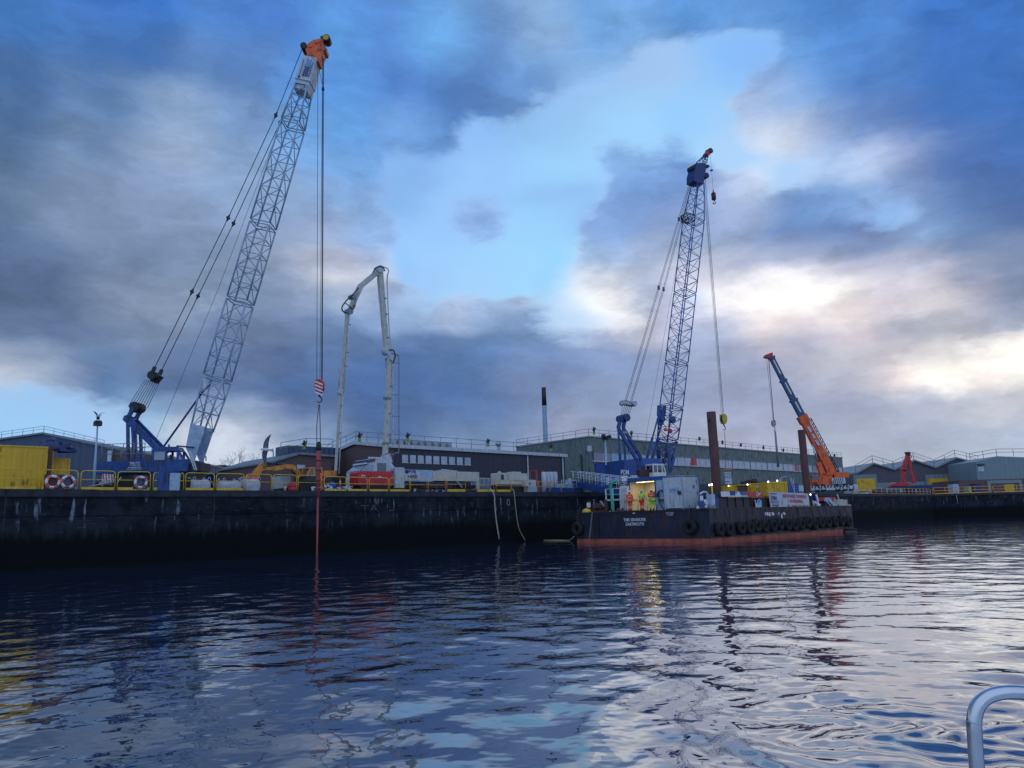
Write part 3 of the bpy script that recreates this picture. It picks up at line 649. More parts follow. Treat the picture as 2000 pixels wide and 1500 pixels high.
# -- low shed seen behind the excavator
a = Q.hit(462, 950, 30); b = Q.hit(536, 921, 30)
T = Thing('shed', 'low blue roofed shed between the white bags and the brown workshop', 'building', (a.x, 30, QZ), Q)
T.part('wall', MB().box((a.x, 30, QZ), (b.x, 40, b.z - .7)), 'slate'); T.part('roof', MB().box((a.x - .3, 29.7, b.z - .69), (b.x + .3, 40, b.z)), 'dblue')
T.part('fascia', MB().box((a.x - .3, 29.6, b.z - .9), (b.x + .3, 29.69, b.z - .35)), 'white')
a = W.hit(404, 930, 110); b = W.hit(438, 915, 110)
T = Thing('shed', 'low brown flat roofed shed under the bare trees', 'building', (a.x, 110, QZ))
T.part('wall', MB().box((a.x, 110, QZ), (b.x, 118, b.z)), 'brick'); T.part('parapet', MB().box((a.x - .2, 109.8, b.z + .002), (b.x + .2, 118, b.z + .5)), 'dark')
a = W.hit(440, 940, 130); b = W.hit(600, 924, 130)
T = Thing('footbridge', 'long low railed walkway under the bare trees', 'walkway', (a.x, 130, QZ))
T.part('deck', MB().box((a.x, 130, QZ), (b.x, 131, a.z + .6)), 'slate'); T.part('railing', roof_rail([(a.x, 130, a.z + 1), (b.x, 130, b.z)], 1.6, 3.5, .06), 'grey')

# -- far sheds on the right
YR = 212
def pz(x, y, Y=YR): return W.hit(x, y, Y)
gab = [((1640, 926), (1672, 926), (1705, 907), (1747, 919)), ((1745, 919), (1745, 919), (1785, 901), (1826, 915)), ((1826, 915), (1826, 915), (1866, 896), (1912, 908))]
for i, (e0, e1, pk, e3) in enumerate(gab):
    y = YR + .15 * i; A, B, C, D_ = (W.hit(*q, y) for q in (e0, e1, pk, e3))
    T = Thing('gabled_shed', ['leftmost of three grey brick gabled sheds behind the far quay, with yellow shutter door', 'middle of three grey brick gabled sheds, behind the red piling rig', 'right one of three grey brick gabled sheds behind the far quay'][i], 'building', (A.x, y, QZ), group='gabled sheds behind the far quay')
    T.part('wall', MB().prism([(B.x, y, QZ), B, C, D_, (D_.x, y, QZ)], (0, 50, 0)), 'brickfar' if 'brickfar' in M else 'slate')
    up_ = Vector((0, 0, .45)); f_ = Vector((0, -.6, 0))
    # the roof pitches seen over the valleys
    T.part('roof', MB().prism([B + f_, B + f_ + up_, C + f_ + up_, D_ + f_ + up_, D_ + f_ + Vector((0, 0, .01)), C + f_ + Vector((0, 0, .01))], (0, 50, 0)), 'farroof')
    T.part('roof_railing', roof_rail([B + up_, C + up_, D_ + up_], 2.0, 4, .06), 'grey')
    if i != 1:
        px0, px1 = ((1675, 1708), (1815, 1851))[i // 2]; base = Vector((0, 0, 0))
        a = W.hit(px0, 962, y - .4); b = W.hit(px1, 934, y - .4)
        T.part('shutter_door', MB().box((a.x, y - .5, QZ), (b.x, y - .1, b.z)), 'yellowbox')
        T.part('door_surround', MB().box((a.x - .6, y - .45, QZ), (a.x - .02, y - .05, b.z + 1.1)).box((b.x + .02, y - .45, QZ), (b.x + .7, y - .05, b.z + 1.1)).box((a.x - .02, y - .44, b.z + .02), (b.x + .02, y - .06, b.z + 1.1)), 'farroof')
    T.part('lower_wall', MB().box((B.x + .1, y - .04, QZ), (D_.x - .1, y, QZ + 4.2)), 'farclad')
A = W.hit(1616, 925, YR + 12); B = W.hit(1680, 920, YR + 12)
T = Thing('shed', 'low grey roofed shed beside the green warehouse behind the orange crane', 'building', (A.x, YR + 12, QZ))
T.part('wall', MB().box((A.x, YR + 12, QZ), (B.x, YR + 30, A.z - 1.5)), 'farclad'); T.part('roof', MB().prism([(A.x - .4, YR + 11.5, A.z - 1.49), (A.x - .4, YR + 11.5, A.z - 1), (A.x - .4, YR + 24, A.z + 1.5), (A.x - .4, YR + 30, A.z - 1.49)], (B.x - A.x + .8, 0, 0)), 'farroof')
y = 199
A, B, C, D_ = (W.hit(*q, y) for q in ((1905, 902), (1948, 891), (2000, 893), (2080, 890)))
T = Thing('warehouse', 'pale green ribbed warehouse on brown brick base at the right edge', 'building', (A.x, y, QZ))
zb = W.hit(1910, 937, y).z
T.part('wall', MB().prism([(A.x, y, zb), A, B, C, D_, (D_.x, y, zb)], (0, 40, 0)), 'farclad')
T.part('base_wall', MB().box((A.x - 5, y - .1, QZ), (D_.x, y + 39, zb - .002)), 'brick')
T.part('roof_railing', roof_rail([W.hit(1895, 900, y), B + Vector((0, .2, 0)), D_ + Vector((0, .2, 0))], 1.9, 4, .06), 'grey')
a = W.hit(1911, 921, y - .1); b = W.hit(1921, 911, y - .1); wd = T.part('window', MB().box((a.x, y - .1, a.z), (b.x, y + .1, b.z)), 'paleglass'); T.part('hood', MB().box((a.x - .1, y - .5, b.z + .3), (b.x + .1, y - .001, b.z + .7)), 'dark', wd)
a = W.hit(1937, 964, y - .3); b = W.hit(1990, 943, y - .3)
T.part('open_doorway', MB().box((a.x, y - .3, QZ), (b.x, y - .12, b.z)), 'brick'); T.part('door_frame', MB().box((a.x - .8, y - .4, QZ), (a.x, y - .11, b.z + .8)).box((b.x, y - .4, QZ), (b.x + .8, y - .11, b.z + .8)).box((a.x + .001, y - .4, b.z), (b.x - .001, y - .11, b.z + .8)), 'farclad')
T.part('shutter', MB().box((a.x + 3.6, y - .36, QZ), (a.x + 6, y - .31, b.z - .3)), 'ochre')
# ================================================================== CRANES
def lattice(mb, A, B, wa, wb, ha, hb, nv, bv, bays, rc=.07, rl=.032, ladder=False):
    """four chords A->B, widths across nv (wa->wb) and bv (ha->hb), Z lacing on every face"""
    A = Vector(A); B = Vector(B); nv = Vector(nv).normalized(); bv = Vector(bv).normalized()
    def c(t, i, j): return lerp(A, B, t) + nv * ((wa + (wb - wa) * t) / 2 * i) + bv * ((ha + (hb - ha) * t) / 2 * j)
    cs = [(-1, -1), (1, -1), (1, 1), (-1, 1)]
    for i, j in cs: mb.tube([c(0, i, j), c(1, i, j)], rc, 6)
    for q in range(4):
        a, b = cs[q], cs[(q + 1) % 4]
        for k in range(bays):
            t0, t1 = k / bays, (k + 1) / bays
            mb.tube([c(t0, *a), c(t1, *b)] if (q % 2 == 0 or k % 2) else [c(t0, *b), c(t1, *a)], rl, 5, cap=False)
            mb.tube([c(t0, *a), c(t0, *b)], rl, 5, cap=False)
        mb.tube([c(1, *a), c(1, *b)], rl * 1.4, 5, cap=False)
        mb.tube([c(0, *a), c(0, *b)], rl * 1.4, 5, cap=False)
def tracks(x0, x1, y0, y1, z, h=1.0):
    """crawler track: rounded belt outline with shoes"""
    mb = MB(); r = h / 2; P = []
    for k in range(9): t = PI / 2 + PI * k / 8; P.append((x0 + r + r * math.cos(t), y0, z + r + r * math.sin(t)))
    for k in range(9): t = -PI / 2 + PI * k / 8; P.append((x1 - r + r * math.cos(t), y0, z + r + r * math.sin(t)))
    mb.prism(P, (0, y1 - y0, 0))
    n = int((x1 - x0 - h) / .28)
    for k in range(n):
        x = x0 + r + k * .28
        mb.box((x, y0 - .04, z + h + .002), (x + .2, y1 + .04, z + h + .05)).box((x, y0 - .04, z - .0), (x + .2, y1 + .04, z + .03))
    return mb

# ------------------------------------------------ big crane on the left
Y1 = 62.0
def p1(x, y, dy=0): return W.hit(x, y, Y1 + dy)
HB = .85
T = Thing('crawler_crane', 'tall lattice crane with pale boom, orange head and blue body at the left', 'crane', (p1(320, 930).x, Y1, QZ))
ax0 = p1(394, 842); ax1 = p1(612, 112); nv = Vector((ax1.z - ax0.z, 0, -(ax1.x - ax0.x))).normalized(); bv = Vector((0, 1, 0))
def al(t): return lerp(ax0, ax1, t)
# boom foot: two plates
mb = MB()
for s_ in (-1, 1):
    y = s_ * (HB) - .06
    mb.prism([p1(384, 905) + Vector((0, y, 0)), p1(372, 876) + Vector((0, y, 0)), p1(381, 830) + Vector((0, y, 0)), p1(410, 836) + Vector((0, y, 0)), p1(389, 899) + Vector((0, y, 0))], (0, .12, 0))
mb.prism([p1(373, 876) + Vector((0, -HB + .07, 0)), p1(382, 831) + Vector((0, -HB + .07, 0)), p1(384, 831) + Vector((0, -HB + .07, 0)), p1(375, 877) + Vector((0, -HB + .07, 0))], (0, 2 * HB - .14, 0))
T.part('boom_foot', mb, 'pale')
def tpar(x, y): p = p1(x, y); return (p - ax0).dot(ax1 - ax0) / (ax1 - ax0).length_squared
marks = [(0, 1.15), (tpar(424, 740), 1.72), (tpar(471, 590), 1.72), (tpar(512, 440), 1.72), (tpar(575, 246), 1.62), (tpar(596, 172), 1.05)]
for k in range(5):
    (t0, w0), (t1, w1_) = marks[k], marks[k + 1]; g_ = .0035
    ln = (al(t1) - al(t0)).length; mb = MB()
    lattice(mb, al(t0 + g_), al(t1 - g_), w0, w1_, 2 * HB if k else 1.7, 2 * HB, nv, bv, max(3, round(ln / 1.55)), .075, .037)
    T.part('boom_section', mb, 'latt')
# blade plate with lettering, orange head
mb = MB(); A, B = al(tpar(595, 166)), al(tpar(610, 119)); wA, wB = 1.40, 1.22
mb.add([A + nv * wA / 2 * i + bv * (HB + .05) * j for i, j in ((-1, -1), (1, -1), (1, 1), (-1, 1))] + [B + nv * wB / 2 * i + bv * (HB * .8) * j for i, j in ((-1, -1), (1, -1), (1, 1), (-1, 1))],
       [(0, 1, 2, 3), (7, 6, 5, 4), (0, 4, 5, 1), (1, 5, 6, 2), (2, 6, 7, 3), (3, 7, 4, 0)])
mb.add([al(tpar(591, 183)) + nv * .62 * i + bv * (HB * .9) * j for i, j in ((-1, -1), (1, -1), (1, 1), (-1, 1))] + [A + nv * .64 * i + bv * (HB * .92) * j for i, j in ((-1, -1), (1, -1), (1, 1), (-1, 1))], [(0, 1, 2, 3), (0, 4, 5, 1), (1, 5, 6, 2), (2, 6, 7, 3), (3, 7, 4, 0)])
hp = T.part('boom_head_plate', mb, 'offw')
d_ = (ax1 - ax0).normalized(); o_ = A + d_ * .25 - nv * .25 - bv * (HB + .09)
o_ = A + d_ * .30 + nv * (.38) - bv * (HB + .075)
T.part('lettering', MB().text('tms', o_, d_, -nv, .62, 1.0, out=None, ext=0, bold=.03), 'navy', hp)
T.part('lettering', MB().text('ltd', o_ + d_ * 1.07, d_, -nv, .62, .6, ext=0, bold=.03), 'cyan', hp)
T.part('lettering_bar', MB().beam(o_ + nv * .12 + d_ * 0, o_ + nv * .12 + d_ * 1.6, .06, .01, side=(0, 1, 0)).beam(o_ - nv * .74 - d_ * .1, o_ - nv * .74 + d_ * 1.6, .06, .01, side=(0, 1, 0)).prism([o_ - nv * .9 + d_ * -.05, o_ - nv * .6 + d_ * -.05, o_ - nv * .74 - d_ * .3], (0, .01, 0)), 'navy', hp)
mb = MB(); out = [(601, 118), (599, 104), (596, 96), (597, 90), (604, 83), (612, 78), (624, 75), (630, 76), (631, 88), (636, 90), (635, 97), (631, 98), (626, 107), (622, 119), (611, 121)]
P = [p1(x, y, -HB * .75) for x, y in out]; mb.prism(P, (0, HB * 1.5, 0))
for q in ((606, 90), (618, 82), (625, 94)): mb.disc(p1(*q, -HB * .78), (0, 1, 0), .16, .1, 10)
T.part('boom_head', mb, 'orange')
mb = MB(); sv = p1(639, 79); mb.mat('black').disc(sv, (0, 1, 0), .34, .9, 20); mb.mat('ochre').disc(sv, (0, 1, 0), .26, 1.0, 20); mb.mat('black').beam(p1(628, 80), sv, .45, .8)
T.part('tip_sheave', mb)
mb = MB(); mb.disc(p1(597, 98), (0, 1, 0), .30, 1.5, 16); mb.disc(p1(629, 100), (0, 1, 0), .34, 1.0, 16); mb.disc(p1(622, 112), (0, 1, 0), .22, 1.0, 12); mb.tube([p1(632, 96), p1(639, 98)], .09)
T.part('sheave', mb, 'black')
# pendants
mb = MB(); mk = MB()
br = p1(302, 735)
for j in (-1, 1):
    off = Vector((0, j * .62, 0)); P = [p1(597, 96) + off, p1(543, 232) + off, p1(451, 431) + off, p1(381, 574) + off, p1(306, 727) + off]
    for q in P[1:4]: d = (P[0] - P[4]).normalized(); T.part('pendant_link', MB().tube([q - d * .3, q, q + d * .3], .07, 6).disc(q, (0, 1, 0), .15, .2, 8), 'black')
    T.part('pendant_line', MB().tube(P, .036, 5), 'rope')
mb = MB(); d = (p1(381, 574) - br).normalized(); q = Vector((-d.z, 0, d.x))
for j in (-1, 1): mb.beam(br + Vector((0, j * .62, 0)) + d * .2, br + Vector((0, j * .62, 0)) + d * .75, .26, .16)
mb.prism([br + q * .42 + d * .2, br + q * .2 - d * .5, br - q * .2 - d * .5, br - q * .42 + d * .2], (0, .7, 0)); mb.disc(br, (0, 1, 0), .36, 1.2, 14)
T.part('bridle_block', mb, 'black')
mb = MB(); top = p1(269, 796)
for k in range(8): o2 = Vector((0, -.55 + k * .157, 0)); s2 = Vector(((k - 3.5) * .05, 0, 0)); mb.tube([br - d * .4 + o2 + s2 * 2, top + o2 + s2 * 3], .03, 4)
T.part('luffing_rope', mb, 'grey')
# gantry (A-frame)
mb = MB()
for j in (-.62, .62):
    o2 = Vector((0, j, 0)); J = p1(257, 819) + o2
    mb.beam(J, p1(268, 798) + o2, .30, .2); mb.beam(J + Vector((-.2, 0, .1)), p1(320, 884) + o2, .55, .24, .42, .24)
    mb.beam(J, p1(258, 908) + o2, .22, .2); mb.beam(p1(266, 826) + o2, p1(270, 906) + o2, .22, .2)
mb.disc(p1(256, 819), (0, 1, 0), .26, 1.6, 12); mb.beam(p1(285, 850, -.6), p1(285, 850, .6), .2, .2, side=(1, 0, 0))
T.part('gantry', mb, 'blue')
T.part('gantry_sheave', MB().disc(p1(269, 796), (0, 1, 0), .40, 1.3, 16).beam(p1(264, 806), p1(272, 788), .5, 1.2), 'black')
T.part('hydraulic_hose', MB().tube(arc([p1(262, 820, -.8), p1(275, 838, -.9), p1(290, 852, -.9), p1(308, 862, -.8)]), .03, 5), 'dark')
mb = MB()
for j in (-.7, .7): mb.tube([p1(320, 872, j), p1(402, 757, j)], .085, 8); mb.tube([p1(396, 765, j), p1(411, 750, j)], .05, 6)
T.part('backstop', mb, 'dblue')
T.part('hoist_rope', MB().tube([p1(598, 108, -.3), p1(428, 560, -.3), p1(303, 862, -.3), p1(293, 905, -.3)], .018, 4), 'rope')
mb = MB()
mb.prism([p1(395, 742, -1), p1(400, 735, -1), p1(404, 752, -1), p1(398, 762, -1)], (0, .2, 0)); T.part('boom_stop', mb, 'offw')
# house, cab, deck
zt = p1(300, 902).z; zb = p1(300, 925).z
mb = MB(); a = p1(204, 903); b = p1(383, 925)
mb.add([(a.x, Y1 - 1.6, zb), (b.x, Y1 - 1.6, zb), (b.x, Y1 + 1.6, zb), (a.x, Y1 + 1.6, zb), (a.x + .1, Y1 - 1.6, zt), (b.x, Y1 - 1.6, zt), (b.x, Y1 + 1.6, zt), (a.x + .1, Y1 + 1.6, zt)], [(0, 3, 2, 1), (4, 5, 6, 7), (0, 1, 5, 4), (1, 2, 6, 5), (2, 3, 7, 6), (3, 0, 4, 7)])
for x in (240, 262, 300): q_ = p1(x, 904); mb.box((q_.x, Y1 - 1.62, zb + .1), (q_.x + .03, Y1 - 1.602, zt - .05))
hs = T.part('house', mb, 'blue')
q_ = p1(280, 913); T.part('lettering', MB().text('TMSLTD', (q_.x - .35, Y1 - 1.61, q_.z), (1, 0, 0), (0, 0, 1), .32, .85, ext=.004).box((q_.x - .45, Y1 - 1.606, q_.z - .12), (q_.x + .6, Y1 - 1.602, q_.z - .08)).box((q_.x - .55, Y1 - 1.606, q_.z - .25), (q_.x + .7, Y1 - 1.602, q_.z - .22)), 'wink', hs)
ctop = p1(350, 876).z
def cabshape(mb, key, x0, x1, inset=0):
    pass
mb = MB()   # cab: frame posts, sill, roof, with windows let in
y0, y1 = Y1 - 1.55, Y1 - .3
xa, xb = p1(314, 890).x, p1(378, 890).x; zs_ = p1(350, 903).z; zl = p1(350, 884).z
mb.box((xa, y0, zt - .02), (xb, y1, zs_)); mb.prism([(xa - .1, y0, zl), (xb - .55, y0, zl), (xb - .75, y0, ctop), (xa + .2, y0, ctop + .05)], (0, y1 - y0, 0))
for xx in (xa, p1(339, 890).x, p1(361, 890).x): mb.box((xx, y0, zs_), (xx + .16, y0 + .12, zl)); mb.box((xx, y1 - .12, zs_), (xx + .16, y1, zl))
mb.beam((xb - .08, y0 + .06, zs_), (xb - .6, y0 + .06, zl), .14, .12); mb.beam((xb - .08, y1 - .06, zs_), (xb - .6, y1 - .06, zl), .14, .12)
cab = T.part('cab', mb, 'blue')
mb = MB().box((xa + .17, y0 + .04, zs_ + .01), (p1(339, 890).x - .01, y0 + .06, zl - .01)); mb.prism([(p1(361, 890).x + .17, y0 + .04, zs_ + .01), (xb - .17, y0 + .04, zs_ + .01), (xb - .66, y0 + .04, zl - .01), (p1(361, 890).x + .17, y0 + .04, zl - .01)], (0, .02, 0))
M['cabglass'] = mat('cab_glass', (.30, .38, .46), .12, var=.2)
T.part('window', mb, 'cabglass', cab)
mb = MB(); x = p1(345, 890).x; mb.box((x, y1 - .7, zt), (x + .5, y1 - .3, zs_ + .15)).box((x - .1, y1 - .75, zs_ - .1), (x, y1 - .3, zl - .25)); T.part('seat', mb, 'dark', cab)
mb = MB(); mb.tube([p1(345, 871, -1.2), p1(379, 874, -1.2)], .07, 6); mb.tube([p1(330, 868, -1), p1(330, 877, -1)], .07, 6); T.part('roof_light_bar', mb, 'dblue', cab)
T.part('ladder', MB().beam(p1(372, 882, -1.7), p1(384, 918, -1.7), .10, .05).beam(p1(368, 882, -1.7), p1(380, 918, -1.7), .08, .05), 'offw')
mb = MB(); X0, X1 = p1(218, 880).x, p1(300, 880).x; ztp = p1(260, 870).z
for k in (1, .72, .42): mb.tube([(X0, Y1 - 1.5, zt + (ztp - zt) * k), (X1, Y1 - 1.5, zt + (ztp - zt) * k)], .03, 5); mb.tube([(X0, Y1 + 1.5, zt + (ztp - zt) * k), (X1, Y1 + 1.5, zt + (ztp - zt) * k)], .03, 5)
for k in range(5):
    x = X0 + (X1 - X0) * k / 4
    for yy in (-1.5, 1.5): mb.tube([(x, Y1 + yy, zt), (x, Y1 + yy, ztp)], .035, 5)
T.part('deck_railing', mb, 'grey')
T.part('deck_railing', MB().tube(arc([p1(397, 925, 1), p1(397, 895, 1), p1(399, 890, 1), p1(402, 893, 1), p1(402, 900, 1)]), .05, 5).tube([p1(390, 905, 1), p1(390, 880, 1)], .04, 5), 'dblue')
mb = MB().box((p1(222, 930).x, Y1 - 1.2, QZ + .9), (p1(392, 930).x, Y1 + 1.2, zb - .002)); mb.box((p1(383, 930).x, Y1 - 1.2, zb), (p1(403, 930).x, Y1 + .8, zt - .25)); T.part('undercarriage', mb, 'dark')
T.part('track', tracks(p1(215, 950).x, p1(400, 950).x, Y1 - 2.5, Y1 - 1.7, QZ + .03), 'black'); T.part('track', tracks(p1(215, 950).x, p1(400, 950).x, Y1 + 1.7, Y1 + 2.5, QZ + .03), 'black')
# hoist falls and hook block
tipx = p1(631, 100); blk = p1(624, 755); hx = blk.x
mb = MB()
mb.tube([p1(621, 112, -.2), (p1(620, 740).x, Y1 - .2, blk.z + .6)], .022, 4)
for k, j in enumerate((-.15, .1, .25)): mb.tube([tipx + Vector((0, j, 0)), (p1(629, 740).x - .02 * k, Y1 + j, blk.z + .6)], .022, 4)
mb.tube([p1(630, 104), p1(625, 738)], .018, 4)
T.part('hoist_rope', mb, 'rope')
mb = MB(); mb.tube([p1(621, 123), p1(631, 173)], .02, 4); mb.disc(p1(631, 174), (0, 0, 1), .12, .25, 8); T.part('limit_switch', mb, 'black')
def hookblock(T, c, s, ka, kb, stripes=True):
    mb = MB(); prof = [(-.38, .62), (.18, .68), (.42, .35), (.42, -.25), (.15, -.68), (-.22, -.68), (-.42, -.2)]
    mb.mat(ka)
    for j in (-.3, .18): mb.prism([c + Vector((x * s, j * s, z * s)) for x, z in prof], (0, .12 * s, 0))
    mb.mat('black').disc(c + Vector((0, -.03 * s, .05 * s)), (0, 1, 0), .44 * s, .3 * s, 16)
    if stripes:
        mb.mat(kb)
        for k in range(4):
            z = .52 - k * .33; mb.prism([c + Vector(v) * s for v in ((-.37, -.312, z), (-.37, -.312, z - .15), (.38, -.312, z - .47), (.38, -.312, z - .32))], (0, .01, 0))
    T.part('hook_block', mb)
    k = MB(); k.tube([c + Vector((0, 0, -.6 * s)), c + Vector((0, 0, -.95 * s))], .09 * s, 8)
    k.tube(arc([c + Vector(v) * s for v in ((0, 0, -.9), (.22, 0, -1.15), (.2, 0, -1.42), (-.05, 0, -1.52), (-.24, 0, -1.38))], 4), .07 * s, 8, r2=.03 * s)
    T.part('hook', k, 'black')
hookblock(T, Vector((hx, Y1, blk.z)), .88, 'red', 'wink')
# slings and the drill string
a = p1(621, 877)
T2 = Thing('drill_string', 'long rusty red drill rod hanging from the left crane down into the water', 'drill rod', (p1(621, 960).x, Y1, 0))
xx = p1(621, 960).x
mb = MB(); mb.tube([(xx, Y1, a.z), (xx, Y1, QZ - .6)], .17, 10)
for z in (QZ + .1, QZ + .8, QZ + 1.6, QZ + 2.4): mb.disc((xx, Y1, z), (0, 0, 1), .24, .12, 12)
T2.part('upper_tube', mb, 'rustred'); T2.part('lower_rod', MB().tube([(xx, Y1, QZ - .6), (xx, Y1, -3)], .085, 8), 'rustred')
T2.part('swivel', MB().lathe((xx, Y1, a.z), [(.2, -.1), (.24, 0), (.2, .45), (.08, .6)], 10), 'black')
mb = MB(); bz_ = blk.z - 1.5
for j in (-1, 1): mb.tube([(hx + .03 * j, Y1, bz_), (hx + .14 * j - .03, Y1, (bz_ + a.z) / 2), (xx + .15 * j, Y1, a.z + .3)], .035, 5)
T2.part('sling', mb, 'rust')

# ------------------------------------------------ blue crane behind the barge
PSI = R(30); C2 = Frame((1293 - 1000) / F * 93, 93, PSI)
def p2(x, y, d=0): return C2.hit(x, y, d)
T = Thing('crawler_crane', 'blue lattice boom crawler crane with black boom head behind the barge', 'crane', (0, 0, QZ), C2)
ax0 = p2(1297, 915); ax1 = p2(1366, 335); dv = (ax1 - ax0).normalized(); nv = Vector((dv.z, 0, -dv.x)); bv = Vector((0, 1, 0))
def t2(x, y): return (p2(x, y) - ax0).dot(ax1 - ax0) / (ax1 - ax0).length_squared
def al(t): return lerp(ax0, ax1, t)
WD = 2.0
mk = [(t2(1297, 906), .7, 1.2), (t2(1299, 858), 1.55, WD), (t2(1306, 793), WD, WD), (t2(1316, 706), WD, WD), (t2(1328, 568), WD, WD), (t2(1353, 432), WD, WD), (t2(1362, 356), 1.15, 1.2)]
for k in range(6):
    mb = MB(); (ta, wa, ha), (tb, wb, hb) = mk[k], mk[k + 1]; ln = (al(tb) - al(ta)).length
    lattice(mb, al(ta + .003), al(tb - .003), wa, wb, ha, hb, nv, bv, max(3, round(ln / 1.7)), .085 if k < 2 else .07, .04 if k < 2 else .034)
    T.part('boom_section', mb, 'blue' if k < 2 else 'bluel')
mb = MB()   # solid lower foot plates
for j in (-1, 1):
    y = j * .95 - .05; mb.prism([ax0 + nv * -.2 + Vector((0, y, -.6)), al(mk[1][0] - .03) + nv * -.75 + Vector((0, y, 0)), al(mk[1][0] - .03) + nv * -.2 + Vector((0, y, 0)), ax0 + nv * .3 + Vector((0, y, -.4))], (0, .1, 0))
    mb.prism([ax0 + nv * -.1 + Vector((0, y, -.6)), al(mk[1][0] - .05) + nv * .35 + Vector((0, y, 0)), al(mk[1][0] - .05) + nv * .75 + Vector((0, y, 0)), ax0 + nv * .35 + Vector((0, y, -.4))], (0, .1, 0))
T.part('boom_foot', mb, 'blue')
mb = MB(); P = [p2(x, y, -.7) for x, y in ((1355, 353), (1355, 340), (1361, 318), (1378, 318), (1379, 330), (1374, 358), (1364, 357))]
mb.prism(P, (0, 1.4, 0)); mb.beam(p2(1353, 331), p2(1360, 328), .8, 1.2); mb.beam(p2(1376, 324), p2(1383, 326), .25, .6)
T.part('boom_head', mb, 'dblue')
T.part('sheave', MB().disc(p2(1353, 330), (0, 1, 0), .45, 1.3, 16).disc(p2(1376, 345), (0, 1, 0), .4, 1.0, 16).disc(p2(1352, 340), (0, 1, 0), .2, 1.3, 10), 'black')
mb = MB(); lattice(mb, p2(1370, 318), p2(1380, 302), 1.0, .35, 1.1, .5, nv, bv, 3, .05, .03); T.part('fly_jib', mb, 'dblue')
mb = MB(); mb.mat('red').beam(p2(1378, 304), p2(1385, 296), .55, .7); mb.mat('dark').disc(p2(1385, 296), (0, 1, 0), .38, .8, 14); T.part('jib_tip', mb)
# pendants, bridle
br = p2(1227, 787); mb = MB(); mk2 = MB()
for j, (x1_, x2_, x3_) in ((-.75, (1286.5, 1326, 1351)), (.75, (1296, 1332, 1353))):
    for e in (-.10, .10):
        P = [p2(1222 if j < 0 else 1233, 783, j) + Vector((e, 0, 0)), p2(x1_, 562 if j < 0 else 565, j) + Vector((e, 0, 0)), p2(x2_, 428, j) + Vector((e, 0, 0)), p2(x3_, 345, j) + Vector((e, 0, 0))]
        T.part('pendant_line', MB().tube(P, .032, 4), 'rope')
        for q in P[1:3]: T.part('pendant_link', MB().tube([q - Vector((0, 0, .25)), q + Vector((0, 0, .25))], .07, 6), 'black')
mb = MB(); mb.beam(p2(1217, 786, -.4), p2(1238, 790, .4), .5, .7); mb.disc(p2(1218, 787), (0, 1, 0), .3, 1, 10); mb.disc(p2(1236, 789), (0, 1, 0), .3, 1, 10); T.part('bridle_block', mb, 'galv')
mb = MB()
for k in range(6): t = k / 5; mb.tube([p2(1217 + 19 * t, 789, -.4 + .8 * t), p2(1212 + 13 * t, 817, -.6 + 1.2 * t)], .04, 4)
T.part('luffing_rope', mb, 'grey')
mb = MB()
for j, dx in ((-.8, -2), (.8, 10)):
    o2 = Vector((0, 0, 0)); J = p2(1209 + dx * .8, 836, j)
    mb.beam(J, p2(1214 + dx * .7, 817, j), .38, .3); mb.beam(J, p2(1253 + dx * .9, 912, j), .4, .24, .34, .24); mb.beam(J, p2(1213 + dx * .9, 908, j), .18, .18)
for y_ in (845, 880): q0 = p2(1212 + (y_ - 845) * .42 + 2, y_, -.8); q1 = p2(1222 + (y_ - 845) * .42 + 2, y_, .8); mb.beam(q0, q1, .3, .3, side=(0, 0, 1))
mb.beam(p2(1212, 818, -.8), p2(1223, 818, .8), .5, .6, side=(0, 0, 1))
T.part('gantry', mb, 'blue'); T.part('gantry_sheave', MB().disc(p2(1217, 817), (0, 1, 0), .45, 1.7, 14), 'dblue')
mb = MB()
for j, (xa_, xb_) in ((-.8, (1260, 1286)), (.8, (1270, 1297))): mb.tube([p2(xa_, 908, j), lerp(p2(xa_, 908, j), p2(xb_, 812, j), .55)], .16, 8); mb.tube([p2(xa_, 908, j), p2(xb_, 812, j)], .10, 8); mb.beam(p2(xb_, 812, j), p2(xb_ + 1, 792, j), .3, .3)
T.part('backstop', mb, 'blue'); T.part('hoist_rope', MB().tube([p2(1353, 345, -.2), p2(1262, 852, -.2), p2(1258, 905, -.2)], .02, 4), 'rope')
mb = MB(); mb.disc(p2(1293, 818, -.5), (0, 1, 0), .36, .5, 14); mb.disc(p2(1313, 820, .5), (0, 1, 0), .4, .5, 14); mb.beam(p2(1292, 800), p2(1290, 830), .25, .9); T.part('boom_winch', mb, 'blue')
mb = MB(); mb.mat('orange').disc(p2(1300, 839, -1), (0, 1, 0), .22, .2, 10); mb.mat('red').disc(p2(1309, 842, -1), (0, 1, 0), .3, .15, 12); T.part('signal_disc', mb)
mb = MB(); lattice(mb, p2(1336, 425), p2(1351, 428), .9, .9, 1.2, 1.2, Vector((0, 0, 1)), bv, 2, .05, .04); T.part('mast_platform', mb, 'dark')
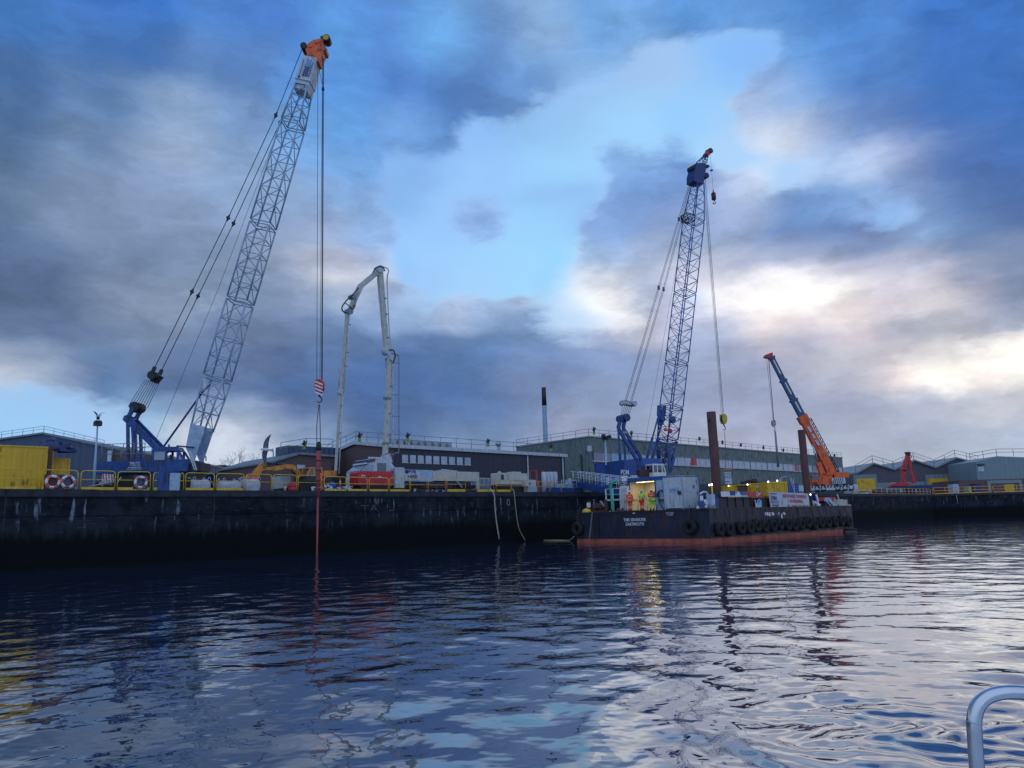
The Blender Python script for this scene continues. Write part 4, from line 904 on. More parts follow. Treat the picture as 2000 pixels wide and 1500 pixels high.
# house and cab
z0, z1 = QZ + 1.45, p2(1250, 905).z
mb = MB(); xa = p2(1236, 925).x; xb = p2(1266, 925).x + 1.2
mb.box((xa, -1.5, z0), (xb, 1.5, z1)); mb.box((xa + .2, -1.4, z1), (xb - .3, 1.4, z1 + .5)); T.part('house', mb, 'mblue')
mb = MB(); cw0 = p2(1200, 920).x; mb.box((cw0, -1.9, z0 + .3), (xa - .02, 1.9, z1 - .1)); mb.box((cw0 + .2, -1.7, z1 - .098), (xa - .3, 1.7, z1 + .25)); cw = T.part('counterweight', mb, 'blue')
q_ = p2(1213, 927, -1.92); T.part('lettering', MB().text('PDM', (q_.x, -1.91, q_.z), (1, 0, 0), (0, 0, 1), .55, 1.15, ext=.004, bold=.02).box((q_.x + .05, -1.915, q_.z - .75), (q_.x + .95, -1.905, q_.z - .12)), 'wink', cw)
mb = MB(); mb.box((p2(1205, 935).x, -2.1, z0 - .15), (p2(1250, 935).x, -1.6, z0 + .12)); mb.box((p2(1212, 935).x, -2.2, z0 - .4), (p2(1222, 935).x, -1.7, z0 + .3)); T.part('walkway', mb, 'offw')
# white cab
ca, cb = p2(1266, 925, -2).x, p2(1291, 925, -2).x; cz0, cz1 = p2(1278, 935, -2).z, p2(1278, 908, -2).z; cy0, cy1 = -2.9, -1.5
mb = MB(); zs_ = cz0 + (cz1 - cz0) * .42
mb.box((ca, cy0, cz0), (cb, cy1, zs_)); mb.box((ca, cy0, cz1 - .12), (cb - .2, cy1, cz1 + .06))
for x in (ca, ca + (cb - ca) * .32, ca + (cb - ca) * .68): mb.box((x, cy0, zs_), (x + .12, cy0 + .1, cz1 - .12)).box((x, cy1 - .1, zs_), (x + .12, cy1, cz1 - .12))
mb.beam((cb - .06, cy0 + .05, zs_), (cb - .3, cy0 + .05, cz1 - .12), .12, .1); mb.beam((cb - .06, cy1 - .05, zs_), (cb - .3, cy1 - .05, cz1 - .12), .12, .1)
cab = T.part('cab', mb, 'white'); T.part('window', MB().box((ca + .13, cy0 + .03, zs_ + .01), (ca + (cb - ca) * .32 - .01, cy0 + .05, cz1 - .13)).box((ca + (cb - ca) * .68 + .13, cy0 + .03, zs_ + .01), (cb - .22, cy0 + .05, cz1 - .3)).box((ca + (cb - ca) * .32 + .13, cy0 + .03, zs_ + .25), (ca + (cb - ca) * .68 - .01, cy0 + .05, cz1 - .13)), 'glass', cab)
T.part('seat', MB().box((ca + .9, cy0 + .3, zs_ - .1), (ca + 1.4, cy0 + .9, zs_ + .35)), 'orange', cab)
mb = MB(); a = p2(1292, 912, -2); b = p2(1304, 935, -2); mb.prism([(cb + .05, -2, cz0 + .3), (cb + .1, -2, cz1), (b.x - .3, -2, cz1 - 1.0), (b.x, -2, cz0 + .1)], (0, 3.4, 0)); T.part('front_guard', mb, 'blue')
T.part('winch', MB().disc(p2(1258, 925, -1.9), (0, 1, 0), .5, .5, 14).box(p2(1250, 938, -2.2), p2(1268, 918, -1.6)), 'rust')
T.part('undercarriage', MB().box((cw0 + 3, -1.5, QZ + .8), (xb + 1, 1.5, z0 - .01)), 'dark')
T.part('track', tracks(cw0 + 1.2, xb + 2.5, -3.1, -2.2, QZ + .03, 1.2), 'black'); T.part('track', tracks(cw0 + 1.2, xb + 2.5, 2.2, 3.1, QZ + .03, 1.2), 'black')
# falls, main block and aux hook
top = p2(1376, 350); hkz = p2(1408, 818).z; mb = MB()
for k, (dx, dy) in enumerate(((-.22, -.3), (-.08, .1), (.08, -.1), (.2, .3))): mb.tube([top + Vector((dx, dy, 0)), (top.x + dx * .5 + .02, dy * .6, hkz + .5)], .022, 4)
mb.tube([p2(1373, 352), (top.x - .1, .2, hkz + .5)], .02, 4)
T.part('hoist_rope', mb, 'rope'); hookblock(T, Vector((top.x, 0, hkz)), .95, 'ochre', 'ochre', False)
tp = p2(1387, 299); az_ = p2(1395, 384).z
T.part('hoist_rope', MB().tube([tp, (tp.x, 0, az_ + .5)], .02, 4), 'rope')
T.part('limit_weight', MB().disc((tp.x, 0, p2(1391, 333).z), (0, 0, 1), .22, .06, 8), 'black')
mb = MB().mat('black'); mb.lathe((tp.x, 0, az_), [(.05, 1.0), (.1, .6)], 8); mb.mat('rust').lathe((tp.x, 0, az_), [(.18, -.55), (.32, -.45), (.32, .45), (.15, .6)], 12); T.part('headache_ball', mb)
T.part('hook', MB().tube(arc([Vector((tp.x, 0, az_)) + Vector(v) for v in ((0, 0, -.5), (.22, 0, -.8), (.15, 0, -1.05), (-.12, 0, -1.1), (-.24, 0, -.9))], 4), .06, 6), 'black')
# banner hung from the hook
bz = hkz - 1.45; sx_ = top.x; zb0, zb1 = p2(1413, 945).z, p2(1413, 922).z
T = Thing('hanging_banner', 'blue and white company banner under an orange spreader bar on the blue crane hook', 'banner', (sx_, 0, zb0), C2)
mb = MB()
for j in (-1, 1): mb.tube([(sx_, 0, bz), (sx_ + j * .05, 0, bz - 2), (sx_ + j * .35, 0, zb1 + .5)], .02, 4)
T.part('sling', mb, 'rope'); T.part('spreader_bar', MB().beam((sx_ - .65, 0, zb1 + .32), (sx_ + .65, 0, zb1 + .45), .16, .12), 'orange')
mb = MB().prism([(sx_ - .6, -.01, zb1), (sx_ + .6, -.01, zb1 + .02), (sx_ + .6, -.01, zb0), (sx_ - .5, -.01, zb0)], (0, .02, 0)); bn = T.part('banner_sheet', mb, 'offw')
T.part('lettering', MB().text('tms ltd', (sx_ - .5, -.016, zb1 - .62), (1, 0, 0), (0, 0, 1), .38, 1.0, ext=0).box((sx_ - .55, -.016, zb1 - .2), (sx_ + .55, -.012, zb1 - .13)).box((sx_ - .55, -.016, zb1 - .78), (sx_ + .55, -.012, zb1 - .70)).box((sx_ - .5, -.016, zb0 + .2), (sx_ + .2, -.012, zb0 + .32)), 'navy', bn)

# ------------------------------------------------ orange mobile crane
Y3 = 122
def p3(x, y, d=0): return W.hit(x, y, Y3 + d)
T = Thing('mobile_crane', 'orange telescopic mobile crane with blue-grey upper boom right of the barge', 'crane', (p3(1612, 950).x, Y3, QZ))
mb = MB(); mb.beam(p3(1626, 928), p3(1568, 817), 1.35, 1.0, 1.15, .9); mb.beam(p3(1573, 826), p3(1565, 812), 1.5, 1.15); T.part('boom_base', mb, 'orange')
for k, (a, b, w_) in enumerate((((1567, 814), (1549, 780), 1.0), ((1549, 780), (1529, 742), .88), ((1529, 742), (1506, 697), .78))):
    mb = MB(); mb.beam(p3(*a), p3(*b), w_, w_ * .8); mb.mat('slate'); A_ = p3(*b); B_ = p3(*a); d = (A_ - B_).normalized(); mb.mat('mblue'); mb.beam(A_ - d * .35, A_, w_ + .22, w_ * .8 + .2)
    mb.mats[0] = 'slate'; sct = T.part('boom_stage', mb); T.part('white_stripe', MB().beam(lerp(B_, A_, .25) - Vector((0, w_ * .4 + .01, 0)), lerp(B_, A_, .85) - Vector((0, w_ * .4 + .01, 0)), .22, .02), 'wink', sct)
mb = MB(); mb.prism([p3(1509, 688, -.5), p3(1510, 697, -.5), p3(1504, 699, -.5), p3(1494, 697, -.5), p3(1495, 693, -.5)], (0, 1, 0)); T.part('boom_head', mb, 'red')
mb = MB(); mb.beam(p3(1607, 930), p3(1598, 903), .75, .7); T.part('lift_cylinder', mb, 'orange'); T.part('lift_rod', MB().tube([p3(1598, 903), p3(1588, 868)], .2, 10), 'steel')
bp0, bp1 = p3(1578, 833, -.62), p3(1600, 870, -.62)
for t0, t1 in ((0, .3), (.38, .62), (.7, 1)): T.part('worn_marking', MB().beam(lerp(bp0, bp1, t0) , lerp(bp0, bp1, t1), .4, .02), 'offw')
mb = MB()
for k, off in enumerate((.95, 1.25)):
    d = (p3(1568, 817) - p3(1626, 928)).normalized(); q = Vector((-d.z, 0, d.x)) * -1
    mb.tube([p3(1626, 928) + q * off, p3(1572, 822) + q * (off - .1)], .07, 5)
A_, B_ = p3(1626, 928) + q * .95, p3(1572, 822) + q * .85
for k in range(16): t = k / 15; mb.tube([lerp(A_, B_, t), lerp(A_, B_, min(1, t + .06)) + q * .3], .05, 4)
T.part('stowed_jib', mb, 'slate')
mb = MB(); mb.prism([p3(x, y, -1.2) for x, y in ((1587, 947), (1590, 934), (1596, 929), (1626, 928), (1627, 947))], (0, 2.4, 0)); mb.box(p3(1615, 927.5, -1.3), p3(1643, 924, 1.3)); T.part('turret', mb, 'orange')
T.part('operator_cab', MB().mat('orange').box(p3(1586, 942, -2), p3(1596, 934, -1.25)).mat('glass').box(p3(1587, 938, -2.04), p3(1595, 930, -1.3)).mat('orange').box(p3(1586, 930, -2.05), p3(1596, 928.5, -1.22)))
T.part('counterweight', MB().box(p3(1630, 933, -1.4), p3(1643, 924.2, 1.4)), 'orange')
mb = MB(); mb.mat('offw').box(p3(1583, 958, -1.4), p3(1660, 947.5, 1.4))
mb.mat('black')
for k in range(12): x0_ = p3(1584 + k * 6.2, 953, -1.42).x; za, zb2 = p3(1600, 953, -1.42).z, p3(1600, 948, -1.42).z; mb.prism([(x0_, Y3 - 1.43, za), (x0_ + .22, Y3 - 1.43, za), (x0_ + .42, Y3 - 1.43, zb2), (x0_ + .2, Y3 - 1.43, zb2)], (0, .02, 0))
T.part('carrier', mb)
for x in (1590, 1602, 1630, 1644, 1656): q = p3(x, 960); T.part('wheel', MB().torus((q.x, Y3 - 1.2, QZ + .62), (0, 1, 0), .38, .23, 16, 8).disc((q.x, Y3 - 1.2, QZ + .62), (0, 1, 0), .3, .3, 12), 'tyre')
mb = MB()
mb.mat('offw')
for (xa_, xb_, ya_, yb_) in ((1626, 1649, 945, 933),): mb.box(p3(xa_, ya_, -1.6), p3(xb_, yb_, -1.3)); mb.mat('black'); [mb.prism([p3(xa_ + 1 + k * 4, ya_ - 1, -1.63), p3(xa_ + 2.5 + k * 4, ya_ - 1, -1.63), p3(xa_ + 4.5 + k * 4, yb_ + 1, -1.63), p3(xa_ + 3 + k * 4, yb_ + 1, -1.63)], (0, .02, 0)) for k in range(5)]
T.part('chevron_panel', mb)
hz = p3(1511, 827); tx = p3(1499, 699); mb = MB()
for dx, dy in ((0, -.2), (.9, .2)): mb.tube([p3(1497 + dx * 4, 699, dy), (hz.x - .1 + dx * .25, Y3 + dy, hz.z + .5)], .028, 4)
mb.tube([p3(1502, 703, 0), (hz.x + .1, Y3, hz.z + .5)], .028, 4)
T.part('hoist_rope', mb, 'rope'); hookblock(T, Vector((hz.x, Y3, hz.z)), .75, 'dark', 'wink')
T = Thing('hanging_casing', 'slim grey steel tube hanging from the orange mobile crane hook', 'steel tube', (hz.x, Y3, QZ))
a, b = p3(1514, 842), p3(1520, 912); T.part('tube', MB().tube([a, b], .14, 8, r2=.22), 'grey'); T.part('shackle', MB().tube([(hz.x, Y3, hz.z - 1.1), a], .05, 6), 'black')

# ------------------------------------------------ far red piling rig
Y4 = 190
def p4(x, y, d=0): return W.hit(x, y, Y4 + d)
T = Thing('piling_rig', 'small red rig with folded two arm boom on the far quay', 'digger', (p4(1772, 950).x, Y4, QZ))
mb = MB(); mb.beam(p4(1766, 943), p4(1763, 918), .9, .8, 1.0); mb.beam(p4(1763, 920), p4(1773, 888), 1.0, .8, .6); T.part('boom', mb, 'red')
T.part('dipper_arm', MB().beam(p4(1773, 887), p4(1785, 944), .55, .6, .8), 'red')
T.part('boom_tip', MB().box(p4(1770, 886, -.4), p4(1775, 883, .4)).disc(p4(1773, 888), (0, 1, 0), .4, 1, 10), 'black'); T.part('hydraulic_hose', MB().tube(arc([p4(1775, 893), p4(1779, 889), p4(1780, 893), p4(1777, 896)]), .08, 5), 'black')
mb = MB(); mb.prism([p4(x, y, -1.2) for x, y in ((1742, 949), (1745, 944), (1752, 942), (1776, 944), (1778, 949))], (0, 2.6, 0)); T.part('body', mb, 'red')
T.part('track', tracks(p4(1740, 955).x, p4(1782, 955).x, Y4 - 1.5, Y4 - .9, QZ + .02, .8), 'black')
T = Thing('spoil_barge_cover', 'low dark blue covered stack beside the red rig on the far quay', 'covered stack', (p4(1800, 955).x, Y4 + 4, QZ))
mb = MB(); mb.prism([p4(x, y, 4) for x, y in ((1728, 953), (1745, 949), (1790, 948), (1832, 946), (1838, 953))], (0, 3, 0)); T.part('tarpaulin', mb, 'dblue'); T.part('pallet_stack', MB().box((p4(1790, 955).x, Y4 + 4.2, QZ), (p4(1838, 955).x, Y4 + 6.5, p4(1800, 953.5, 4).z)), 'rust')
# ================================================================== PEOPLE
def skin_mesh(verts, edges, radii, sub=1):
    me = bpy.data.meshes.new('sk'); me.from_pydata([tuple(v) for v in verts], edges, []); o = bpy.data.objects.new('sk', me); col.objects.link(o)
    m = o.modifiers.new('s', 'SKIN'); m.use_smooth_shade = True
    for i, r in enumerate(radii): me.skin_vertices[0].data[i].radius = (r, r) if not isinstance(r, tuple) else r
    me.skin_vertices[0].data[0].use_root = True
    if sub: o.modifiers.new('b', 'SUBSURF').levels = sub
    dg = bpy.context.evaluated_depsgraph_get(); out = bpy.data.meshes.new_from_object(o.evaluated_get(dg))
    bpy.data.objects.remove(o); return out
def person(label, frame, pos, rz, top, legs, helmet='white', arms='down', stripes=True, lean=0.0, step=.0):
    T = Thing('person', label, 'person', pos, frame, group=None)
    T.o.rotation_euler[2] = rz; T.o.scale = (1.06, 1.06, 1.06)
    # joints, facing -y ; height 1.76
    V = {'pel': (0, 0, .95), 'wst': (0, -lean * .3, 1.12), 'che': (0, -lean * .7, 1.34), 'nk': (0, -lean, 1.50), 'hd': (0, -lean - .02, 1.60), 'ht': (0, -lean - .02, 1.72)}
    E = [('pel', 'wst'), ('wst', 'che'), ('che', 'nk'), ('nk', 'hd'), ('hd', 'ht')]
    Rr = {'pel': .135, 'wst': .125, 'che': .15, 'nk': .055, 'hd': .085, 'ht': .07}
    for s, n in ((-1, 'l'), (1, 'r')):
        st = step * s
        V['hp' + n] = (s * .10, 0, .90); V['kn' + n] = (s * .115, -st * .5 - .02, .50); V['an' + n] = (s * .12, -st, .09); V['to' + n] = (s * .13, -st - .17, .04)
        E += [('pel', 'hp' + n), ('hp' + n, 'kn' + n), ('kn' + n, 'an' + n), ('an' + n, 'to' + n)]
        Rr.update({'hp' + n: .10, 'kn' + n: .066, 'an' + n: .045, 'to' + n: .038})
        ls = -lean * .9
        V['sh' + n] = (s * .19, ls, 1.43)
        if arms == 'down': V['el' + n] = (s * .26, ls + .02, 1.16); V['wr' + n] = (s * .27, ls - .06, .93); hd = (0, -.02, -1)
        elif arms == 'fold': V['el' + n] = (s * .27, ls - .02, 1.17); V['wr' + n] = (s * .08, ls - .26, 1.20); hd = (-s, -.1, .1)
        else: V['el' + n] = (s * .26, ls - .04, 1.18); V['wr' + n] = (s * .2, ls - .28, 1.16); hd = (-s * .2, -1, 0)
        E += [('che', 'sh' + n), ('sh' + n, 'el' + n), ('el' + n, 'wr' + n)]
        Rr.update({'sh' + n: .07, 'el' + n: .048, 'wr' + n: .030})
        d = Vector(hd).normalized(); side = Vector((0, 1, 0)) if abs(d.y) < .8 else Vector((1, 0, 0)); w_ = Vector(V['wr' + n]); V['pa' + n] = tuple(w_ + d * .07); E.append(('wr' + n, 'pa' + n)); Rr['pa' + n] = .034
        for k, ln in enumerate((.075, .085, .08, .06)):
            a = 'f%d' % k + n; V[a + 'a'] = tuple(w_ + d * .10 + side * ((k - 1.5) * .022)); V[a + 'b'] = tuple(w_ + d * (.10 + ln * .6) + side * ((k - 1.5) * .024) + Vector((-s * .012, 0, 0))); V[a + 'c'] = tuple(w_ + d * (.10 + ln) + side * ((k - 1.5) * .024) + Vector((-s * .03, 0, 0)))
            E += [('pa' + n, a + 'a'), (a + 'a', a + 'b'), (a + 'b', a + 'c')]; Rr.update({a + 'a': .011, a + 'b': .010, a + 'c': .008})
        V['th' + n] = tuple(w_ + d * .04 - side * .04); V['ti' + n] = tuple(w_ + d * .085 - side * .055); E += [('pa' + n, 'th' + n), ('th' + n, 'ti' + n)]; Rr.update({'th' + n: .012, 'ti' + n: .010})
    ks = list(V); ix = {k: i for i, k in enumerate(ks)}
    me = skin_mesh([V[k] for k in ks], [(ix[a], ix[b]) for a, b in E], [Rr[k] for k in ks]); me.materials.append(M['skin'])
    o = bpy.data.objects.new('body', me); col.objects.link(o); o.parent = T.o
    def cloth(name, keys, ed, grow, key):
        ii = {k: i for i, k in enumerate(keys)}
        m = skin_mesh([V[k] for k in keys], [(ii[a], ii[b]) for a, b in ed], [Rr[k] + grow for k in keys]); m.materials.clear(); m.materials.append(M[key])
        c = bpy.data.objects.new(name, m); col.objects.link(c); c.parent = T.o; return c
    V['col'] = (0, -lean * .95, 1.45); Rr['col'] = .085; V['hem'] = (0, 0, .88); Rr['hem'] = .15
    jk = cloth('jacket', ['pel', 'wst', 'che', 'col', 'shl', 'ell', 'wrl', 'shr', 'elr', 'wrr'], [('pel', 'wst'), ('wst', 'che'), ('che', 'col'), ('che', 'shl'), ('shl', 'ell'), ('ell', 'wrl'), ('che', 'shr'), ('shr', 'elr'), ('elr', 'wrr')], .028, top)
    tr = cloth('trousers', ['hem', 'hpl', 'knl', 'anl', 'hpr', 'knr', 'anr'], [('hem', 'hpl'), ('hpl', 'knl'), ('knl', 'anl'), ('hem', 'hpr'), ('hpr', 'knr'), ('knr', 'anr')], .030, legs)
    if stripes:
        mb = MB()
        for z, r_ in ((1.02, .172), (1.26, .185)): mb.torus((0, -lean * .4, z), (0, 0, 1), r_, .022, 18, 5)
        T.part('reflective_band', MB_shift(mb, T.base), 'reflect', jk)
        mb = MB()
        for s, n in ((-1, 'l'), (1, 'r')):
            for t in (.25, .45): q = lerp(V['kn' + n], V['an' + n], t); mb.torus(q, (0, 0, 1), .092, .02, 14, 5)
        T.part('reflective_band', MB_shift(mb, T.base), 'reflect', tr)
    for s, n in ((-1, 'l'), (1, 'r')):
        a = Vector(V['an' + n]); mb = MB(); mb.prism([a + Vector(v) for v in ((-.05, .08, -.09), (-.05, .08, .08), (-.05, -.02, .10), (-.05, -.12, .0), (-.05, -.22, -.03), (-.05, -.23, -.09))], (.10, 0, 0)); T.part('boot', MB_shift(mb, T.base), 'black')
    h = Vector((0, -lean - .02, 1.62)); mb = MB()
    # face: nose, eyes, mouth, ears on the front of the head
    mb.mat('skin').add([h + Vector(v) for v in ((-.014, -.083, .03), (.014, -.083, .03), (.018, -.088, -.02), (-.018, -.088, -.02), (0, -.112, -.015))], [(0, 1, 4), (1, 2, 4), (2, 3, 4), (3, 0, 4)])
    for s in (-1, 1): mb.mat('hair').disc(h + Vector((s * .032, -.084, .02)), (0, 1, 0), .010, .01, 8); mb.mat('skin').disc(h + Vector((s * .088, .0, 0)), (1, 0, 0), .028, .014, 8)
    mb.mat('redink').box(h + Vector((-.022, -.088, -.046)), h + Vector((.022, -.078, -.040)))
    T.part('face', MB_shift(mb, T.base))
    if helmet:
        mb = MB(); mb.lathe(h + Vector((0, 0, .04)), [(.112, 0), (.110, .04), (.092, .09), (.055, .125), (.01, .138)], 16); mb.prism([h + Vector((x, y, .035)) for x, y in ((-.10, -.04), (-.09, -.12), (0, -.155), (.09, -.12), (.10, -.04))], (0, 0, .014)); T.part('helmet', MB_shift(mb, T.base), helmet)
    T.part('hair', MB_shift(MB().lathe(h, [(.070, -.06), (.092, -.02), (.094, .04), (.075, .10), (.02, .118)], 14) if not helmet else MB().lathe(h, [(.070, -.05), (.091, -.02), (.093, .035)], 14), T.base), 'hair')
    return T
def MB_shift(mb, base):
    mb.v = [v + base for v in mb.v]; return mb

# ================================================================== BARGE
BF = Frame(0, 0, Q.a); A0 = W.hit(1385, 1003, 63); BF.o = Vector((A0.x, A0.y, 0))
DZ = 2.72
BL = BF.hit(1665, 1010, 0).x; BWd = BF.hitx(1125, 1010, 0).y
T = Thing('work_barge', 'long navy blue flat work barge with red waterline moored along the quay', 'barge', (0, 0, 0), BF)
mb = MB()
prof = [(0, -1.2), (0, .2), (0, DZ)]
mb.mat('hull').prism([(0, .0, .34), (0, 0, DZ), (0, BWd, DZ), (0, BWd, .34)], (BL, 0, 0)); mb.mat('boot').prism([(0.003, .003, -1.5), (0.003, .003, .339), (0.003, BWd - .003, .339), (0.003, BWd - .003, -1.5)], (BL - .006, 0, 0))
T.part('hull', mb)
T.part('deck_plating', MB().box((.15, .15, DZ + .001), (BL - .15, BWd - .15, DZ + .03)), 'deck')
mb = MB()
for y in (0, BWd - .12): mb.box((-.06, y - .03, DZ - .10), (BL + .06, y + .15, DZ + .06))
for x in (0, BL - .12): mb.box((x - .05, .13, DZ - .10), (x + .15, BWd - .16, DZ + .06))
for k in range(1, 9): x = BL * k / 9; mb.box((x - .05, -.03, .5), (x + .05, 0, DZ - .11))
T.part('rubbing_strake', mb, 'black')
def tb(x, y, x0=0): return BF.hitx(x, y, x0)
a = tb(1218, 1020, -.02); b = tb(1262, 1020, -.02); z1_ = tb(1240, 1014, -.02).z; z0_ = tb(1240, 1026, -.02).z
mb = MB().text('TMS SEARIDER', (-.02, a.y, z1_ - .18), (0, -1, 0), (0, 0, 1), .27, a.y - b.y, bold=.015)
wd_ = (a.y - b.y); mb.text('DARTMOUTH', (-.02, a.y - wd_ * .10, z1_ - .56), (0, -1, 0), (0, 0, 1), .27, wd_ * .8, bold=.015)
T.part('name_lettering', mb, 'wink')
a = tb(1301, 1002, -.02); mb = MB().text('REGISTERED', (-.02, a.y, a.z - .06), (0, -1, 0), (0, 0, 1), .12, .8).text('AT DEMO', (-.02, a.y - .1, a.z - .24), (0, -1, 0), (0, 0, 1), .12, .6); T.part('small_lettering', mb, 'wink')
a = tb(1238, 1002, -.02); T.part('draught_plate', MB().box((-.03, a.y + .12, a.z - .06), (-.005, a.y - .12, a.z + .06)), 'wink')
# big worn letters on the long side
def sd_(x, y, d=-.012): return BF.hit(x, y, d)
mb = MB(); a = sd_(1494, 1000); b = sd_(1534, 1000)
def blk_(pts):
    mb.prism([sd_(x, y) for x, y in pts], (0, .01, 0))
for pts in (((1494, 1000.5), (1501, 1000.5), (1501, 1007), (1494.5, 1006.5)), ((1502, 1001), (1507, 1000.5), (1507, 1008), (1502, 1008)), ((1508, 1000.5), (1510, 1000.5), (1513, 1004), (1512, 1006), (1509, 1007.5)), ((1520, 1000.5), (1522, 1000.2), (1522, 1006), (1518.5, 1005)),
            ((1527, 1001), (1532, 1000.3), (1535, 1003.5), (1532.5, 1006.5), (1530, 1004)), ((1526, 1003), (1529.5, 1005), (1530, 1015), (1527.5, 1015.5), (1525.5, 1009)), ((1527.5, 1018.5), (1529, 1018.5), (1534, 1028.5), (1529.5, 1029), (1527, 1022)), ((1503, 1028), (1505, 1028), (1505.5, 1031), (1501, 1031))): blk_(pts)
T.part('worn_lettering', mb, 'wink')
# bollards, winch and pipes on the near-left deck end
def dk(x, y, x0): p = tb(x, y, x0); return p
# tyre fenders
def tyre_mesh():
    mb = MB(); mb.torus((0, 0, 0), (0, 1, 0), .36, .17, 22, 9, 1.15); mb.torus((0, 0, 0), (0, 1, 0), .23, .07, 18, 6, 2.2); return mb
proto = None
side_x = [1405, 1423, 1447, 1464, 1478, 1493, 1509, 1523, 1538, 1551, 1564, 1577, 1590, 1603, 1616, 1630, 1643, 1656]
GRP = 'tyre fenders hung along the barge side'
for i, x in enumerate(side_x):
    p = BF.hit(x, 1008 + (17 - i) * .9, -.24); lab = '%s black tyre fender from the left on the long side of the barge' % ORD[i]
    wp = BF.w((p.x, -.25, 1.15 + random.uniform(-.12, .12) + .0))
    if proto is None:
        t_ = Thing('tyre_fender', lab, 'tyre', (0, 0, 0), W, GRP); t_.part('tyre', tyre_mesh(), 'tyre'); t_.part('chain', MB().tube([(0, .05, .4), (0, .16, 1.45)], .03, 5), 'rust'); proto = t_.o; proto.location = wp; proto.rotation_euler[2] = Q.a
        proto.scale = (1.15, 1.15, 1.15)
    else: dup(proto, wp, Q.a + random.uniform(-.06, .06), lab)
for x, y, lab in ((1347, 1027, 'large black tyre fender on the barge end at the near corner'), (1128, 1030, 'black tyre fender on the barge end beside the quay wall')):
    p = tb(x, y, -.26); o = dup(proto, BF.w((-.26, p.y, 1.3)), Q.a - PI / 2, lab); o.scale = (1.25, 1.25, 1.25)
# spud piles
for i, (x, yb_, yt, r_, lab) in enumerate(((1401, 966, 805, .40, 'thick rusty brown steel spud pile near the grey deck containers'), (1577, 963, 840, .37, 'shorter thin looking rusty brown spud pile in front of the orange mobile crane'))):
    p = BF.hit(x, yb_, 1.6); zt_ = BF.hit(x - 10, yt, 1.6).z
    T2 = Thing('spud_pile', lab, 'steel pile', (p.x, 1.6, 0), BF, 'spud piles of the barge')
    T2.part('pile', MB().lathe((p.x, 1.6, -3), [(r_, 0), (r_, zt_ + 3), (r_ * .9, zt_ + 3), (r_ * .9, zt_ + 2.4)], 24), 'rust')
    if i == 0: T2.part('lifting_lug', MB().box((p.x - r_ - .2, 1.5, zt_ - .75), (p.x - r_ + .02, 1.7, zt_ - .65)).box((p.x + r_ - .02, 1.5, zt_ - .35), (p.x + r_ + .2, 1.7, zt_ - .25)), 'rust')
    T2.part('guide_collar', MB().box((p.x - .65, .95, DZ + .04), (p.x - r_ - .01, 2.25, DZ + 1.3)).box((p.x + r_ + .01, .95, DZ + .04), (p.x + .65, 2.25, DZ + 1.3)), 'dblue')

# containers on deck
cA = 2.6   # x plane of the container fronts facing the barge end
p_l = tb(1230, 990, cA); p_r = tb(1281, 990, cA); p_rr = tb(1297, 990, cA); zt_ = tb(1260, 934, cA).z
T = Thing('site_cabin', 'blue container cabin with open lit doorway on the barge deck', 'container', (cA, p_r.y, DZ), BF)
yl, yr, yrr = p_l.y, p_r.y, p_rr.y; dz0 = DZ + .04
mb = MB(); mb.box((cA + .01, yl, dz0), (cA + 6, yl + .08, zt_)).box((cA + .02, yrr - .08, dz0), (cA + 6, yrr, zt_)).box((cA + 5.92, yl - .001, dz0), (cA + 6, yrr + .001, zt_ - .01)).box((cA, yl + .12, zt_ + .001), (cA + 6, yrr - .05, zt_ + .1)).box((cA, yl + .1, zt_ - .22), (cA + .12, yrr - .02, zt_)).box((cA, yl + .08, dz0), (cA + .12, yl - .06, zt_ - .221))
T.part('shell', mb, 'mblue')
T.part('lining', MB().box((cA + 2.4, yl - .01, dz0 + .05), (cA + 2.45, yr + .05, zt_ - .23)).box((cA + .14, yl - .06, dz0 + .1), (cA + 2.39, yl - .02, zt_ - .23)).box((cA + .14, yr + .001, dz0 + .1), (cA + 2.39, yr + .04, zt_ - .23)).box((cA + .14, yl - .07, zt_ - .29), (cA + 2.39, yr + .05, zt_ - .24)).box((cA + .14, yl - .07, dz0), (cA + 2.39, yr + .05, dz0 + .04)), 'cream_in')
T.part('door_post', MB().box((cA - .02, yr + .0, dz0), (cA + .1, yr - .12, zt_ - .23)), 'blue')
T.part('side_panel', MB().box((cA + .03, yr - .125, dz0), (cA + .08, yrr + .02, zt_ - .23)), 'pale')
T.part('strip_light', MB().box((cA + .3, yl - .7, zt_ - .36), (cA + .42, yr + .25, zt_ - .30)), 'tube')
ld = bpy.data.lights.new('cabin_light', 'AREA'); ld.energy = 22; ld.size = 1.6; ld.size_y = .3; ld.shape = 'RECTANGLE'; ld.color = (1, .82, .5); lo = bpy.data.objects.new('cabin_light', ld); col.objects.link(lo); lo.location = BF.w((cA + 1.0, (yl + yr) / 2, zt_ - .34)); lo.rotation_euler = (0, 0, Q.a)
T.part('open_door', MB().beam((cA - .02, yl - .04, dz0 + 1.25), (cA - .9, yl + .35, dz0 + 1.25), 2.3, .05, side=(.3, 1, 0)), 'offw')
T.part('wall_shelf', MB().box((cA + 2.1, yl - .6, dz0 + .9), (cA + 2.39, yr + 1.0, dz0 + 1.0)).box((cA + 2.2, yr + .9, dz0 + .04), (cA + 2.38, yr + .3, dz0 + 2.0)).box((cA + 2.25, yl - .8, dz0 + 1.3), (cA + 2.38, yl - 1.3, dz0 + 1.8)), 'brick')
T.part('hose_coil', MB().torus((cA - .12, yr - .8, dz0 + 1.35), (1, .1, 0), .45, .05, 20, 6, 2).tube(arc([(cA - .1, yr - .5, dz0 + 1.8), (cA - .15, yr - .5, dz0 + .8), (cA - .1, yr - .9, dz0 + .1)]), .05, 6), 'dark')
